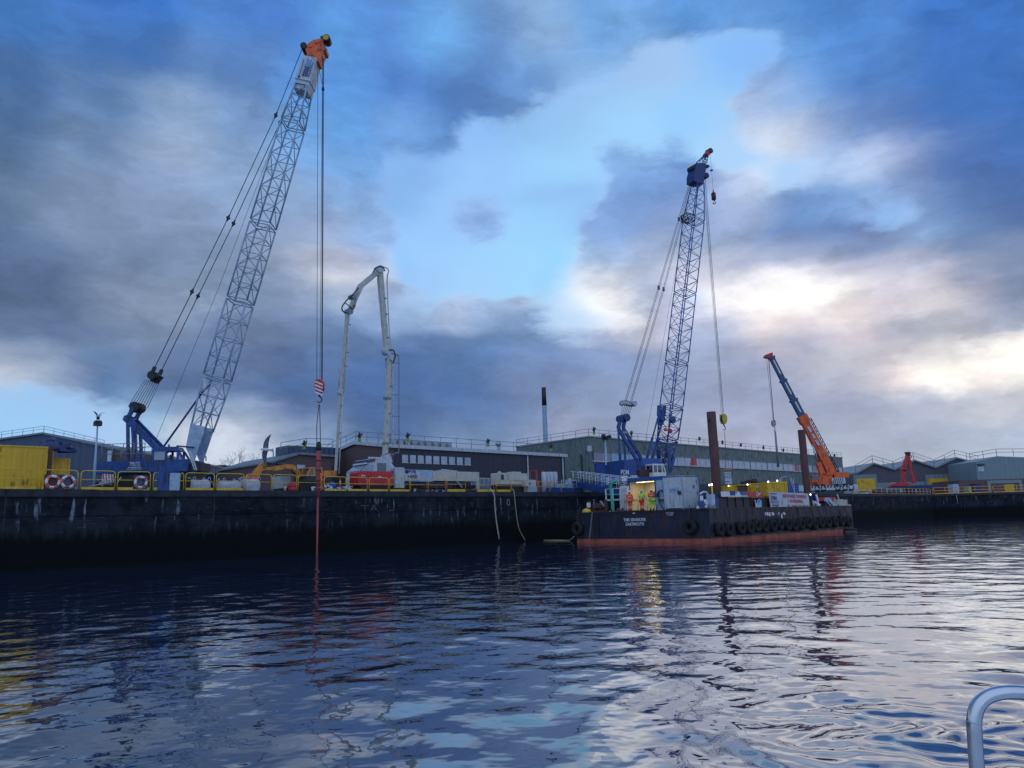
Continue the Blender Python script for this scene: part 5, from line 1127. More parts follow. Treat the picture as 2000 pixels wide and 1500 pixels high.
# grey tanks: two upright cubes meeting at the corner
gc = 1.5; pc = tb(1335, 990, gc); pl = tb(1298, 990, gc); zt2 = tb(1335, 931, gc).z; rx = BF.hit(1366, 990, pc.y).x
T = Thing('tank_container', 'pale grey steel tank container standing on the barge corner deck', 'container', (gc, pc.y, DZ), BF)
mb = MB(); mb.box((gc, pc.y, dz0 + .15), (rx, pl.y, zt2)); T.part('tank_shell', mb, 'offw')
mb = MB()
for y in (pc.y, pl.y - .12): T.part('foot', MB().box((gc + .0, y, dz0), (gc + .12, y + .12, dz0 + .149)), 'galv'); T.part('foot', MB().box((rx - .12, y, dz0), (rx, y + .12, dz0 + .149)), 'galv')
mb.box((gc - .03, pc.y - .03, dz0 + .15), (gc + .05, pc.y + .05, zt2 + .02)); mb.box((rx - .05, pc.y - .03, dz0 + .15), (rx + .03, pc.y + .05, zt2 + .02))
T.part('corner_frame', mb, 'galv')
w2 = pl.y - pc.y
st = T.part('sticker', MB().box((gc - .01, pc.y + w2 * .72, dz0 + 1.48), (gc - .001, pc.y + w2 * .12, dz0 + 1.92)), 'pale')
T.part('lettering', MB().text('TMS A', (gc - .016, pc.y + w2 * .68, dz0 + 1.60), (0, -1, 0), (0, 0, 1), .22, w2 * .5, ext=0), 'mblue', st)
T.part('sticker', MB().box((gc + .2, pc.y - .01, dz0 + 1.5), (gc + .9, pc.y - .001, dz0 + 1.9)), 'pale'); T.part('info_plate', MB().box((rx - .85, pc.y - .01, dz0 + 1.8), (rx - .55, pc.y - .001, dz0 + 2.15)), 'mblue')
for z in (.3, 1.2, 2.2): T.part('stencil_mark', MB().box((rx - .25, pc.y - .01, dz0 + z), (rx - .13, pc.y - .001, dz0 + z + .4)), 'mblue')
T.part('valve_box', MB().box((gc - .12, pc.y + .45, dz0 + 1.3), (gc - .002, pc.y + .15, dz0 + 1.6)), 'dark')
T.part('top_rail', MB().tube([(gc, pc.y, zt2 + .1), (gc, pl.y, zt2 + .1)], .03).tube([(gc, pc.y, zt2 + .1), (rx, pc.y, zt2 + .1)], .03), 'galv')
# deck hand rail at the end
y0_, y1_ = tb(1246, 990, .35).y, tb(1302, 990, .35).y; hz_ = tb(1270, 974, .35).z
T = Thing('deck_railing', 'low grey tube railing in front of the workers on the barge end', 'railing', (.35, y1_, DZ), BF)
mb = MB(); mb.tube([(.35, y0_, hz_), (.35, y1_, hz_ + .02)], .025, 6); T.part('rail', mb, 'galv')
for k in range(4): y = y0_ + (y1_ - y0_) * k / 3; T.part('post', MB().tube([(.35, y, DZ), (.35, y, hz_)], .03, 6), 'galv')
# people on the barge
for (x, lab, tp, lg, arms, rz_, step) in ((1231, 'person in orange overalls and white helmet standing left of the lit cabin door', 'hivis', 'hivis', 'down', Q.a - PI / 2 + .5, .05),
        (1254, 'person seen from behind in lime jacket, orange trousers and white helmet at the cabin', 'lime', 'hivis', 'fwd', Q.a + PI / 2 + .2, .06),
        (1274, 'person in orange jacket and lime trousers at the right side of the cabin door', 'hivis', 'lime', 'fold', Q.a + PI / 2 + .9, .03)):
    p = tb(x, 994, 1.6); person(lab, BF, (1.6, p.y, DZ + .035), rz_, tp, lg, 'white', arms, True, .05, step)
p = Q.hit(624, 958, 1.3); 
person('person in orange jacket standing behind the quay barrier beside the red drill rod', Q, (Q.hit(626, 950, 1.3).x, 1.3, QZ + .02), Q.a + PI * .9, 'orange', 'orange', None, 'fwd', False, .1, .05)

# winch gear, buoy, hose, chain, ladder at the barge end
pw = tb(1170, 1000, 1.2)
T = Thing('deck_winch', 'rusty mooring winch with drum at the left end of the barge', 'winch', (1.2, pw.y, DZ), BF)
mb = MB(); mb.box((.9, pw.y - .9, dz0), (1.9, pw.y + .9, dz0 + .2)); T.part('bedplate', mb, 'rust')
T.part('drum', MB().tube([(1.4, pw.y - .6, dz0 + .55), (1.4, pw.y + .6, dz0 + .55)], .3, 14).disc((1.4, pw.y - .62, dz0 + .55), (0, 1, 0), .45, .08, 14).disc((1.4, pw.y + .62, dz0 + .55), (0, 1, 0), .45, .08, 14), 'rust')
T.part('bollard', MB().lathe((1.0, pw.y + 1.0, dz0), [(.16, 0), (.14, .9), (.22, .95), (.22, 1.05), (.1, 1.1)], 12), 'rust')
T.part('post', MB().box((1.0, pw.y - 1.05, dz0), (1.2, pw.y - .85, dz0 + 1.15)), 'rust'); T.part('lever', MB().tube([(1.1, pw.y + .45, dz0), (1.1, pw.y + .5, dz0 + 1.15)], .03, 6).disc((1.1, pw.y + .5, dz0 + 1.17), (0, 1, 0), .07, .07, 8), 'grey')
T.part('strut', MB().beam((1.05, pw.y - .35, dz0 + 1.05), (1.05, pw.y - .85, dz0 + .55), .18, .12), 'galv')
p = tb(1146, 1000, .7)
T = Thing('buoy', 'yellow mooring buoy lying on the barge corner by the quay', 'buoy', (.7, p.y, DZ), BF)
T.part('float', MB().lathe((.7, p.y, dz0), [(.42, 0), (.46, .12), (.34, .32), (.1, .42)], 14), 'yellow'); T.part('ring', MB().torus((.7, p.y, dz0 + .46), (0, 1, 0), .08, .025, 10, 5), 'dark')
p = tb(1150, 992, .9); T = Thing('signal_box', 'small white box on a post behind the yellow buoy', 'box', (.9, p.y, DZ), BF); T.part('post', MB().tube([(.9, p.y, DZ), (.9, p.y, dz0 + .5)], .04), 'dark'); T.part('box', MB().box((.8, p.y - .16, dz0 + .5), (1.0, p.y + .16, dz0 + .95)), 'wink')
hp0 = [tb(1199, 940, 1.6), tb(1194, 948, 1.6), tb(1193, 960, 1.6), tb(1195, 975, 1.6), tb(1196, 997, 1.6)]
single('green_hose', MB().tube(arc([tb(1204, 939, 1.9)] + hp0), .11, 8), 'greenpaint', 'thick bright green hose rising from the barge deck beside the gangway', 'hose', hp0[-1], BF)
mb = MB(); top_ = tb(1157, 1001, -.08); bot_ = tb(1151, 1055, -.08)
n_ = 26
for k in range(n_): q = lerp(top_, bot_, (k + .5) / n_); ax_ = (0, 1, 0) if k % 2 else (1, 0, 0); mb.torus(q, ax_, .055, .018, 8, 5)
single('chain', mb, 'galv', 'galvanised chain hanging down the barge end into the water', 'chain', top_, BF)
mb = MB(); pl_ = tb(1163, 1003, -.1); 
T = Thing('ladder', 'faint rusty rung ladder on the barge end beside the chain', 'ladder', (-.1, pl_.y, .5), BF)
T.part('stile', MB().box((-.12, pl_.y + .25, .5), (-.08, pl_.y + .29, DZ)).box((-.12, pl_.y - .29, .5), (-.08, pl_.y - .25, DZ)), 'hull')
for k in range(7): T.part('rung', MB().tube([(-.1, pl_.y - .25, .65 + k * .3), (-.1, pl_.y + .25, .65 + k * .3)], .02, 5), 'hull')
# rubble and gear heaps on deck
def heap(name, label, cat, frame, c, rx_, ry_, h, keys, n=26, seed=1, size=.25):
    rd = random.Random(seed); T = Thing(name, label, cat, c, frame); c = Vector(c); mb = MB()
    for i in range(n):
        a = rd.uniform(0, 2 * PI); r = math.sqrt(rd.random()); q = c + Vector((rx_ * r * math.cos(a), ry_ * r * math.sin(a), h * (1 - r) * rd.random()))
        mb.mat(rd.choice(keys)); e = Vector((rd.uniform(-1, 1), rd.uniform(-1, 1), rd.uniform(-.3, .6))).normalized() * size * rd.uniform(.6, 1.8)
        k = rd.random()
        if k < .5: mb.beam(q, q + e, size * rd.uniform(.3, .9), size * rd.uniform(.2, .6))
        elif k < .8: mb.tube([q, q + e], size * rd.uniform(.12, .3), 8)
        else: mb.lathe(q, [(size * .3, 0), (size * .5, size * .4), (size * .3, size * .8)], 8)
    T.part('gear', mb); return T
p = tb(1212, 999, 1.3); heap('scrap_heap', 'low heap of reddish chain and rope on the barge deck by the gangway foot', 'gear', BF, (1.3, p.y, dz0), .5, 1.1, .3, ['rust', 'brick', 'galv'], 40, 3, .14)
p = BF.hit(1378, 985, .9); heap('pump_set', 'small pale pump set on the barge corner beside the spud pile', 'pump', BF, (p.x, 1.0, dz0), .5, .5, 1.0, ['white', 'cream', 'galv', 'dark'], 26, 9, .32)
p = BF.hit(1392, 985, .7); T = Thing('power_cabinet', 'pale blue cabinet with blue side in front of the rusty spud pile', 'cabinet', (p.x, .7, DZ), BF)
a = BF.hit(1389, 965, .6); b = BF.hit(1398, 992, .6); T.part('body', MB().mat('pale').box((a.x, .6, dz0), (b.x, 1.1, a.z)).mat('dblue').box((b.x + .001, .55, dz0), (b.x + .55, 1.15, a.z - .02))); T.part('door', MB().box((a.x + .05, .575, dz0 + .1), (b.x - .05, .599, a.z - .1)), 'offw')
a = BF.hit(1390, 946, .9); T = Thing('lamp_post', 'short yellow post with lit bulb beside the left spud pile', 'lamp', (a.x, .9, DZ), BF); T.part('post', MB().tube([(a.x, .9, DZ), (a.x, .9, a.z - .1)], .07, 8), 'yellow'); T.part('bulb', MB().lathe((a.x, .9, a.z - .1), [(.03, 0), (.08, .06), (.08, .12), (.03, .17)], 10), 'bulb')
mb = MB().tube(arc([BF.hit(1367, 965, .5), BF.hit(1373, 961, .5), BF.hit(1380, 962, .5), BF.hit(1383, 967, .5)]), .07, 8); single('white_pipe', mb, 'wink', 'curved white pipe bend beside the grey tank container', 'pipe', BF.hit(1367, 965, .5), BF)
a = BF.hit(1367, 990, .45); b = BF.hit(1374, 966, .45); T = Thing('side_board', 'tall blue and white board at the right of the grey tank container', 'board', (a.x, .45, DZ), BF); T.part('board', MB().mat('navy').box((a.x + .02, .45, dz0), (b.x, .5, b.z)).mat('wink').box((a.x + .1, .44, b.z - .5), (b.x - .1, .449, b.z - .1))); T.part('foot', MB().box((a.x, .4, dz0), (b.x + .1, .56, dz0 + .06)), 'dark')
# bulwark, long banner, warning banner, poster
a = BF.hit(1408, 994, .5); b = BF.hit(1588, 994, .5); zc = BF.hit(1450, 972, .5).z
T = Thing('bulwark', 'dark steel bulwark along the middle of the barge deck', 'bulwark', (a.x, .6, DZ), BF)
mb = MB(); mb.box((a.x, .62, dz0), (b.x, .74, zc))
T.part('plating', mb, 'dark')
for k in range(14): x = lerp((a.x, 0, 0), (b.x, 0, 0), k / 13).x; T.part('stiffener', MB().box((x - .05, .52, dz0), (x + .05, .618, zc + .05)), 'rust')
T.part('foot_bar', MB().box((a.x, .56, dz0), (b.x, .619, dz0 + .06)), 'dark'); T.part('cap_rail', MB().box((a.x, .5, zc + .051), (b.x, .76, zc + .12)), 'dark')
def sheet(T, name, pts, d, key, thick=.02, wave=.04, parent=None, nx=14, ny=6):
    """cloth sheet from four pixel corners (tl, tr, br, bl) on the plane y=d, gently rippled"""
    c = [BF.hit(x, y, d) for x, y in pts]; mb = MB(); vs = []
    for j in range(ny + 1):
        for i in range(nx + 1):
            s, t = i / nx, j / ny; q = lerp(lerp(c[0], c[1], s), lerp(c[3], c[2], s), t); q = q + Vector((0, wave * math.sin(s * 17 + t * 3) * math.sin(t * 5 + s * 4) - .0, 0)); vs.append(q)
    k = len(vs); vs += [v + Vector((0, thick, 0)) for v in vs]; fs = []
    for j in range(ny):
        for i in range(nx): a_ = j * (nx + 1) + i; fs += [(a_, a_ + nx + 1, a_ + nx + 2, a_ + 1), (k + a_, k + a_ + 1, k + a_ + nx + 2, k + a_ + nx + 1)]
    mb.add(vs, fs, True); return T.part(name, mb, key, parent)
a = BF.hit(1408, 971, .35)
T = Thing('long_banner', 'long white blue and red advertising banner below the yellow containers on the barge', 'banner', (a.x, .35, a.z), BF)
T.part('backing_board', MB().box((a.x, .36, a.z), (BF.hit(1491, 971, .36).x, .42, BF.hit(1450, 960.5, .36).z)), 'dark')
sheet(T, 'white_panel', ((1408, 960), (1444, 960), (1450, 970.5), (1408.5, 970)), .33, 'wink', wave=.01); sheet(T, 'blue_panel', ((1444.2, 960), (1453, 960), (1460, 967), (1446, 966.5)), .33, 'mblue', wave=.0, nx=4); sheet(T, 'silver_panel', ((1446, 966.7), (1459, 967.2), (1462, 971), (1450, 970.8)), .33, 'galv', wave=.0, nx=4)
sheet(T, 'red_panel', ((1453.2, 959.8), (1491, 960.3), (1491, 971.5), (1462.2, 971.3)), .33, 'red', wave=.01)
a1 = BF.hit(1426, 967.5, .31); T.part('logo', MB().mat('navy').box((a1.x, .31, a1.z), (a1.x + .9, .32, a1.z + .38)).box((a1.x + .9, .31, a1.z + .22), (a1.x + 1.25, .32, a1.z + .3)).mat('wink').torus(BF.hit(1479, 965.5, .31), (0, 1, 0), .17, .05, 14, 4, .1).box(BF.hit(1481.5, 967, .31), BF.hit(1483, 963, .32)).box(BF.hit(1484, 964, .31), BF.hit(1486.5, 963, .32)))
T = Thing('warning_banner', 'white banner reading beware divers working in red letters on the barge side', 'banner', BF.hit(1503, 996, .2), BF)
bn = sheet(T, 'sheet', ((1502, 960.5), (1579, 964), (1582, 994), (1505, 995.5)), .22, 'offw', wave=.03)
c_ = [BF.hit(x, y, .17) for x, y in ((1502, 960.5), (1579, 964), (1582, 994), (1505, 995.5))]
def bp(s, t): return lerp(lerp(c_[0], c_[1], s), lerp(c_[3], c_[2], s), t)
dxx = (c_[1] - c_[0]).normalized(); upp = (c_[0] - c_[3]).normalized(); hh = (c_[0] - c_[3]).length; ww = (c_[1] - c_[0]).length
mb = MB(); mb.text('BEWARE DIVERS', bp(.33, .30), dxx, upp, hh * .20, ww * .60, ext=0, bold=.02); mb.text('WORKING', bp(.49, .60), dxx, upp, hh * .20, ww * .34, ext=0, bold=.02); mb.text('X 10M CLEAR', bp(.42, .93), dxx, upp, hh * .20, ww * .55, ext=0, bold=.02); T.part('lettering', mb, 'redink', bn)
mb = MB(); mb.text('tms', bp(.045, .44), dxx, upp, hh * .26, ww * .13, ext=0, bold=.03)
for s0, s1, t0, t1 in ((.03, .19, .08, .12), (.03, .22, .50, .54), (.03, .20, .60, .63), (.06, .20, .72, .78), (.06, .2, .84, .86)): mb.prism([bp(s0, t0), bp(s1, t0), bp(s1, t1), bp(s0, t1)], (0, .004, 0))
T.part('logo', mb, 'navy', bn); T.part('tie_cord', MB().tube([bp(0, 0), BF.hit(1496, 958, .5)], .02, 4).tube([bp(1, 0), BF.hit(1592, 961, .5)], .02, 4), 'wink')
T = Thing('poster', 'small blue and white poster on the dark bulwark left of the warning banner', 'poster', BF.hit(1476, 996, .4), BF)
pn = sheet(T, 'panel', ((1474, 977), (1487, 977), (1488, 996), (1477, 996)), .40, 'offw', wave=0, nx=3, ny=2); a = BF.hit(1481, 983, .37); T.part('picture', MB().mat('cyan').box((a.x, .38, a.z), (a.x + .4, .39, a.z + .4)).mat('navy').box((a.x - .4, .38, a.z + .05), (a.x - .15, .39, a.z + .3)), None, pn)
# yellow containers across the barge
cw0_, cw1_ = W.hit(1408, 960, 80.5), W.hit(1500, 960, 74.5)
CF = Frame(cw0_.x, cw0_.y, math.atan2(cw1_.y - cw0_.y, cw1_.x - cw0_.x)); cl = (cw1_ - cw0_).length
def container(name, label, CF_, x0, x1, depth, z0, z1, key='yellowbox', door=True):
    T = Thing(name, label, 'container', (x0, 0, z0), CF_)
    T.part('shell', MB().box((x0 + .06, .05, z0 + .1), (x1 - .06, depth - .05, z1 - .08)), key)
    mb = MB()
    for x in (x0, x1 - .12):
        for y in (0, depth - .12): mb.box((x, y, z0), (x + .12, y + .12, z1))
    for z in (z0, z1 - .1):
        for y in (0, depth - .12): mb.box((x0 + .121, y + .002, z + .002), (x1 - .121, y + .118, z + .098))
        for x in (x0, x1 - .12): mb.box((x + .002, .121, z + .002), (x + .118, depth - .121, z + .098))
    T.part('frame', mb, 'yellow' if key == 'yellowbox' else 'blue'); return T
zt3 = CF.hit(1500, 942, 0).z
T = container('site_container', 'long yellow site container with open doorway across the barge deck', CF, 0, cl, 2.4, DZ + .04, zt3)
a = CF.hit(1443, 955, -.02); b = CF.hit(1457, 950, -.02); T.part('doorway', MB().mat('brick').box((a.x, -.03, DZ + .1), (b.x, .04, b.z)).mat('dark').box((a.x - .1, -.05, DZ + .1), (a.x, -.001, b.z)).box((b.x, -.05, DZ + .1), (b.x + .1, -.001, b.z)).box((a.x - .3, -.06, b.z), (b.x + .3, -.002, b.z + .08))); T.part('roof_junk', MB().beam((cl * .35, .8, zt3 + .1), (cl * .62, 1.0, zt3 + .35), .3, .5).tube([(cl * .4, 1.3, zt3 + .2), (cl * .7, 1.2, zt3 + .1)], .12), 'dark')
T.part('vent', MB().box((CF.hit(1477, 950, 0).x, -.08, CF.hit(1477, 953, 0).z), (CF.hit(1481, 950, 0).x, .04, CF.hit(1477, 948, 0).z)), 'offw')
a = BF.hit(1501, 970, 3.5)
T = container('site_container', 'narrow yellow container end right of the long yellow container', BF, 0, 0, 0, 0, 0) if False else None
CF2 = Frame(cw1_.x + .35, cw1_.y + .35, Q.a - .35)
zz1 = CF2.hit(1508, 941, 0).z; x1_ = CF2.hit(1514, 950, 0).x
container('site_container', 'narrow yellow container between the long one and the grey gap', CF2, 0, x1_, 3.0, DZ + .04, zz1)
x2_, x3_ = CF2.hit(1517.5, 950, 0).x, CF2.hit(1538, 950, 0).x
container('site_container', 'weathered yellow container left of the blue tarpaulin cube', CF2, x2_, x3_, 2.6, DZ + .04, CF2.hit(1528, 940.5, 0).z)
x4_, x5_ = CF2.hit(1538.5, 950, 0).x, CF2.hit(1561.5, 950, 0).x; zz = CF2.hit(1550, 944.5, 0).z
T = Thing('tarpaulin_cube', 'bright blue tarpaulin covered cube behind the warning banner', 'covered crate', (x4_, 0, DZ), CF2)
T.part('cover', MB().box((x4_ + .05, .1, DZ + .04), (x5_, 2.2, zz)), 'tarp'); T.part('cord', MB().tube([(x4_ + .6, .07, zz), (x4_ + 1.0, .07, zz - 1.1), (x5_ - .2, .07, zz - 1.8)], .025, 4).tube([(x4_ + .9, .06, zz + .5), (x4_ + .8, .06, DZ)], .03, 4), 'wink')
x6_, x7_ = CF2.hit(1562.5, 950, 0).x, CF2.hit(1572, 950, 0).x
T = Thing('white_tank', 'stacked white water tanks beside the blue tarpaulin cube', 'tank', (x6_, 0, DZ), CF2)
for k in range(3): z = DZ + .06 + k * (zz - DZ - .1) / 3; T.part('tank', MB().box((x6_, .2, z), (x7_, 1.5, z + (zz - DZ - .1) / 3 - .12)), 'offw')
mb = MB()
for k in range(4): mb.tube(arc([CF2.hit(1519 + k * 2, 941, .8 + .2 * k), CF2.hit(1526 + k * 2, 934 - k, .8 + .2 * k), CF2.hit(1537 + k * 1.5, 930.5 + k * .4, .8 + .2 * k), CF2.hit(1543 + k, 934 + k, .8 + .2 * k), CF2.hit(1545 + k, 943 + k, .8 + .2 * k)]), .05, 6)
single('hose_bundle', mb, 'galv', 'arching bundle of pale hoses above the right yellow container', 'hoses', CF2.hit(1530, 941, .8), CF2)
# work lights
for i, (x, y, fr, d, lab) in enumerate(((1423, 949, CF, -.15, 'lit bulb on the left end of the long yellow container'), (1460, 946.5, CF, -.15, 'lit bulb above the middle of the long yellow container'), (1500.5, 941, CF2, -.15, 'lit bulb at the corner of the narrow yellow container'), (1518, 939, CF2, -.15, 'lit bulb on top of the weathered yellow container'),
        (1583, 966, BF, .9, 'lit bulb beside the right edge of the warning banner'), (1385.5, 947.5, BF, 2.6, 'lit bulb just left of the left spud pile'))):
    p = fr.hit(x, y, d); T = Thing('work_light', lab, 'lamp', p, fr, 'lit bulbs on the barge'); T.part('bulb', MB().lathe(p, [(.03, -.07), (.065, -.04), (.075, 0), (.05, .05), (.02, .09)], 10), 'bulb'); T.part('bracket', MB().tube([p + Vector((0, 0, .09)), p + Vector((0, .2, .1))], .02, 5), 'dark')
# white sacks, white pole, blue chute, boxes at the far deck end
p = BF.hit(1590, 992, .8); heap('sack_pile', 'white sacks and ropes right of the warning banner', 'sacks', BF, (p.x, .9, dz0), .8, .5, .9, ['wink', 'bag', 'cream'], 16, 5, .35)
p0, p1_ = BF.hit(1594, 966, .9), BF.hit(1600, 992, .9); single('leaning_pipe', MB().tube([p0, p1_], .12, 8), 'wink', 'leaning white pipe right of the warning banner', 'pipe', p1_, BF)
T = Thing('chute', 'light blue chute sloping down at the far end of the barge deck', 'chute', BF.hit(1632, 993, .8), BF); T.part('trough', MB().beam(BF.hit(1615, 975.5, .8), BF.hit(1631, 993, .8), .4, .5), 'pale'); T.part('side_rail', MB().beam(BF.hit(1613, 977, .5), BF.hit(1628, 994.5, .5), .12, .05), 'offw')
a = BF.hit(1634, 993.5, .8); T = Thing('box_stack', 'pale wooden boxes on a pallet at the far end of the barge', 'boxes', (a.x, .8, DZ), BF)
T.part('pallet', MB().box((a.x, .4, dz0), (BF.hit(1656, 993, .8).x, 1.4, dz0 + .12)), 'cream'); b = BF.hit(1636, 985, .8); c = BF.hit(1642, 985, .8); d = BF.hit(1650, 985, .8); T.part('box', MB().box((b.x, .5, dz0 + .125), (c.x, 1.2, dz0 + .7)), 'cream'); T.part('box', MB().box((c.x + .15, .5, dz0 + .125), (d.x, 1.2, dz0 + .65)), 'cream'); T.part('plank', MB().beam((b.x + .2, .7, dz0 + .7), (b.x - .1, .7, dz0 + 1.2), .2, .1), 'cream')
a = BF.hit(1600, 973, 3); T = Thing('red_dinghy', 'upturned red covered boat on the far barge deck', 'boat', (a.x, 3, DZ), BF); b = BF.hit(1625, 973, 3)
T.part('hull', MB().prism([(a.x, 2.4, a.z - .3), (a.x + .5, 2.4, a.z + .1), (b.x - .5, 2.4, a.z + .1), (b.x, 2.4, a.z - .3)], (0, 1.4, 0)), 'red'); T.part('cradle', MB().box((a.x + .6, 2.6, DZ), (a.x + .8, 3.6, a.z - .301)), 'dark'); T.part('cradle', MB().box((b.x - .8, 2.6, DZ), (b.x - .6, 3.6, a.z - .301)), 'dark')
# small floating pontoon at the far end
p = BF.hit(1664, 1033, -.3); T = Thing('pontoon', 'low black float at the far end of the barge waterline', 'float', (p.x, 0, 0), BF); T.part('float', MB().prism([(p.x - 1.6, -.2, -.1), (p.x - 1.5, -.2, .35), (p.x + 1.0, -.2, .35), (p.x + 1.5, -.2, .12), (p.x + 1.5, -.2, -.1)], (0, 3, 0)), 'black'); T.part('edge_tube', MB().tube([(p.x - 1.5, -.25, .3), (p.x + 1.2, -.25, .25)], .1, 8), 'tyre')
# ================================================================== QUAY EDGE
def qe(x, y=950, d=.55): return Q.hit(x, y, d)
def barrier(w, h=1.30, kick=True, key='yellow'):
    """rounded tube barrier panel, local x along its length"""
    T = []
    r = .035; c = .22
    P = [(0, 0, 0), (0, 0, h - c), (.06, 0, h - .07), (c, 0, h), (w - c, 0, h), (w - .06, 0, h - .07), (w, 0, h - c), (w, 0, 0)]
    fr = MB().tube(P, r, 7); md = MB().tube([(0, 0, h * .55), (w, 0, h * .55)], r * .8, 6)
    kb = MB().box((.05, -.03, .04), (w - .05, .03, .24)) if kick else None
    return fr, md, kb
spans = [(-6, 73, 1), (79, 151, 1), (157, 224, 1), (229, 293, 1), (299, 311, 1), (351, 358, 0), (362, 418, 1), (422, 476, 1), (480, 530, 0), (533, 579, 0), (582, 627, 0), (633, 676, 1), (679, 717, 1), (721, 758, 1), (761, 800, 1)]
spans2 = [(802, 834), (837, 870), (873, 909)]
LB = ['in front of the yellow container at the left edge', 'behind the two lifebuoys on the left', 'between the lifebuoy pair and the single lifebuoy', 'carrying the single lifebuoy below the crane body', 'short one left of the blue cabinet', 'short stub right of the blue cabinet with pale door',
      'in front of the first white bulk bag', 'in front of the middle white bulk bag', 'in front of the digger bucket', 'under the orange digger boom', 'beside the person in orange jacket', 'in front of the blue sheeting heap', 'left of the red generator box', 'in front of the red generator box', 'at the right end of the red generator box']
for i, (a, b, k) in enumerate(spans):
    A, B = qe(a), qe(b); w_ = B.x - A.x
    T = Thing('barrier', 'yellow tube barrier ' + LB[i], 'barrier', (A.x, .55, QZ), Q, 'yellow tube barriers along the quay edge')
    fr, md, kb = barrier(w_, 1.38 if i < 11 else 1.3, k)
    for nm, m_ in (('frame', fr), ('mid_rail', md), ('kickboard', kb)):
        if m_: m_.v = [v + Vector((A.x, .55, QZ)) for v in m_.v]; T.part(nm, m_, 'yellow')
def sqbarrier(a, b, lab, h=1.28, kick=True, key='orangey', slant=0):
    A, B = qe(a), qe(b); T = Thing('barrier', lab, 'barrier', (A.x, .55, QZ), Q, 'square yellow barriers left of the gangway')
    w_ = B.x - A.x
    T.part('frame', MB().tube([(A.x, .55, QZ), (A.x + slant, .55, QZ + h), (B.x - slant * 1.5, .55, QZ + h), (B.x, .55, QZ)], .035, 6), key)
    T.part('mid_rail', MB().tube([(A.x + slant * .5, .55, QZ + h * .55), (B.x - slant * .7, .55, QZ + h * .55)], .03, 6), key)
    if kick: T.part('kickboard', MB().box((A.x + .06, .50, QZ + .06), (B.x - .06, .54, QZ + .30)), 'yellow')
sqbarrier(802, 834, 'square yellow barrier under the pump truck lettering', kick=False); sqbarrier(837, 870, 'square yellow barrier under the white truck hopper', kick=False)
sqbarrier(873, 909, 'square yellow barrier with kickboard at the end of the white truck', 1.45)
sqbarrier(931, 967, 'leaning yellow barrier right of the white truck where the rope drops', 1.4, True, 'orangey', .35)
sqbarrier(969, 997, 'square yellow barrier in front of the beige generator', 1.3); sqbarrier(999, 1024, 'square yellow barrier with hose at the right of the beige generator', 1.3, False)
sqbarrier(1026, 1050, 'plain yellow barrier in front of the blue and white unit', 1.3, False); sqbarrier(1052, 1073, 'plain yellow barrier in front of the red rack', 1.25, False); sqbarrier(1075, 1095, 'plain yellow barrier in front of the grey tanks', 1.25, False); sqbarrier(1097, 1118, 'plain pale barrier at the gangway head', 1.3, False, 'offw')
# far railings
xs = [1664, 1700, 1733, 1760, 1790, 1818]
for i in range(5):
    A, B = Q.hit(xs[i], 960, .5), Q.hit(xs[i + 1] - 1, 960, .5)
    T = Thing('quay_railing', '%s length of pale yellow railing from the barge on the far quay edge' % ORD[i], 'railing', (A.x, .5, QZ), Q, 'pale railings on the far quay')
    n = max(3, int((B.x - A.x) / 2.2)); mb = MB()
    T.part('rail', MB().tube([(A.x, .5, QZ + 1.25), (B.x, .5, QZ + 1.25)], .05, 5), 'orangey'); T.part('rail', MB().tube([(A.x, .5, QZ + .65), (B.x, .5, QZ + .65)], .045, 5), 'cream'); T.part('rail', MB().tube([(A.x, .5, QZ + .1), (B.x, .5, QZ + .1)], .05, 5), 'orangey')
    for k in range(n + 1): x = A.x + (B.x - A.x) * k / n; T.part('post', MB().tube([(x, .5, QZ), (x, .5, QZ + 1.27)], .05, 5), 'cream')
for i, (a, b) in enumerate(((1824, 1868), (1874, 1935), (1940, 2010))):
    A, B = FW.hit(a, 960, .6), FW.hit(b, 960, .6)
    T = Thing('quay_railing', ['pale yellow railing on the far quay in front of the right yellow shutter', 'yellow railing on the far quay left of the open doorway', 'yellow railing on the far quay at the right edge of the photo'][i], 'railing', (A.x, .6, QZ), FW, 'pale railings on the far quay')
    for z in (1.5, .8, .1): T.part('rail', MB().tube([(A.x, .6, QZ + z), (B.x, .6, QZ + z)], .07 if z > .2 else .14, 5), 'orangey')
    n = int((B.x - A.x) / 2.4)
    for k in range(n + 1): x = A.x + (B.x - A.x) * k / n; T.part('post', MB().tube([(x, .6, QZ), (x, .6, QZ + 1.5)], .06, 5), 'orangey')
M['palelime'] = mat('pale_lime_paint', (.38, .46, .26), .6)
# clutter behind the right railings
rd = random.Random(12)
for i, (x, w_, h_, key, lab) in enumerate(((1668, 9, 1.3, 'galv', 'grey crate by the first far railing'), (1690, 8, .6, 'offw', 'pale crate in front of the left yellow shutter'), (1722, 12, 1.1, 'rust', 'brown crate behind the far railings'), (1748, 10, 1.0, 'rust', 'dull red crate under the red rig'), (1806, 12, 1.4, 'rust', 'brown crate stack left of the right yellow shutter'), (1862, 12, 2.3, 'pale', 'light blue box unit right of the right yellow shutter'), (1893, 5, 1.7, 'palelime', 'pale lime cabinet on the far quay edge'), (1906, 12, 2.1, 'dblue', 'dark blue container on the far quay'))):
    fr = Q if x < 1810 else FW; A, B = fr.hit(x, 960, 3), fr.hit(x + w_, 960, 3)
    T = Thing('crate', lab, 'crate', (A.x, 3, QZ), fr); T.part('box', MB().box((A.x, 3, QZ + .12), (B.x, 5, QZ + h_)), key); T.part('pallet', MB().box((A.x - .1, 2.9, QZ), (B.x + .1, 5.1, QZ + .115)), 'cream'); T.part('lid', MB().box((A.x - .06, 2.94, QZ + h_ + .002), (B.x + .06, 5.06, QZ + h_ + .1)), 'dark')
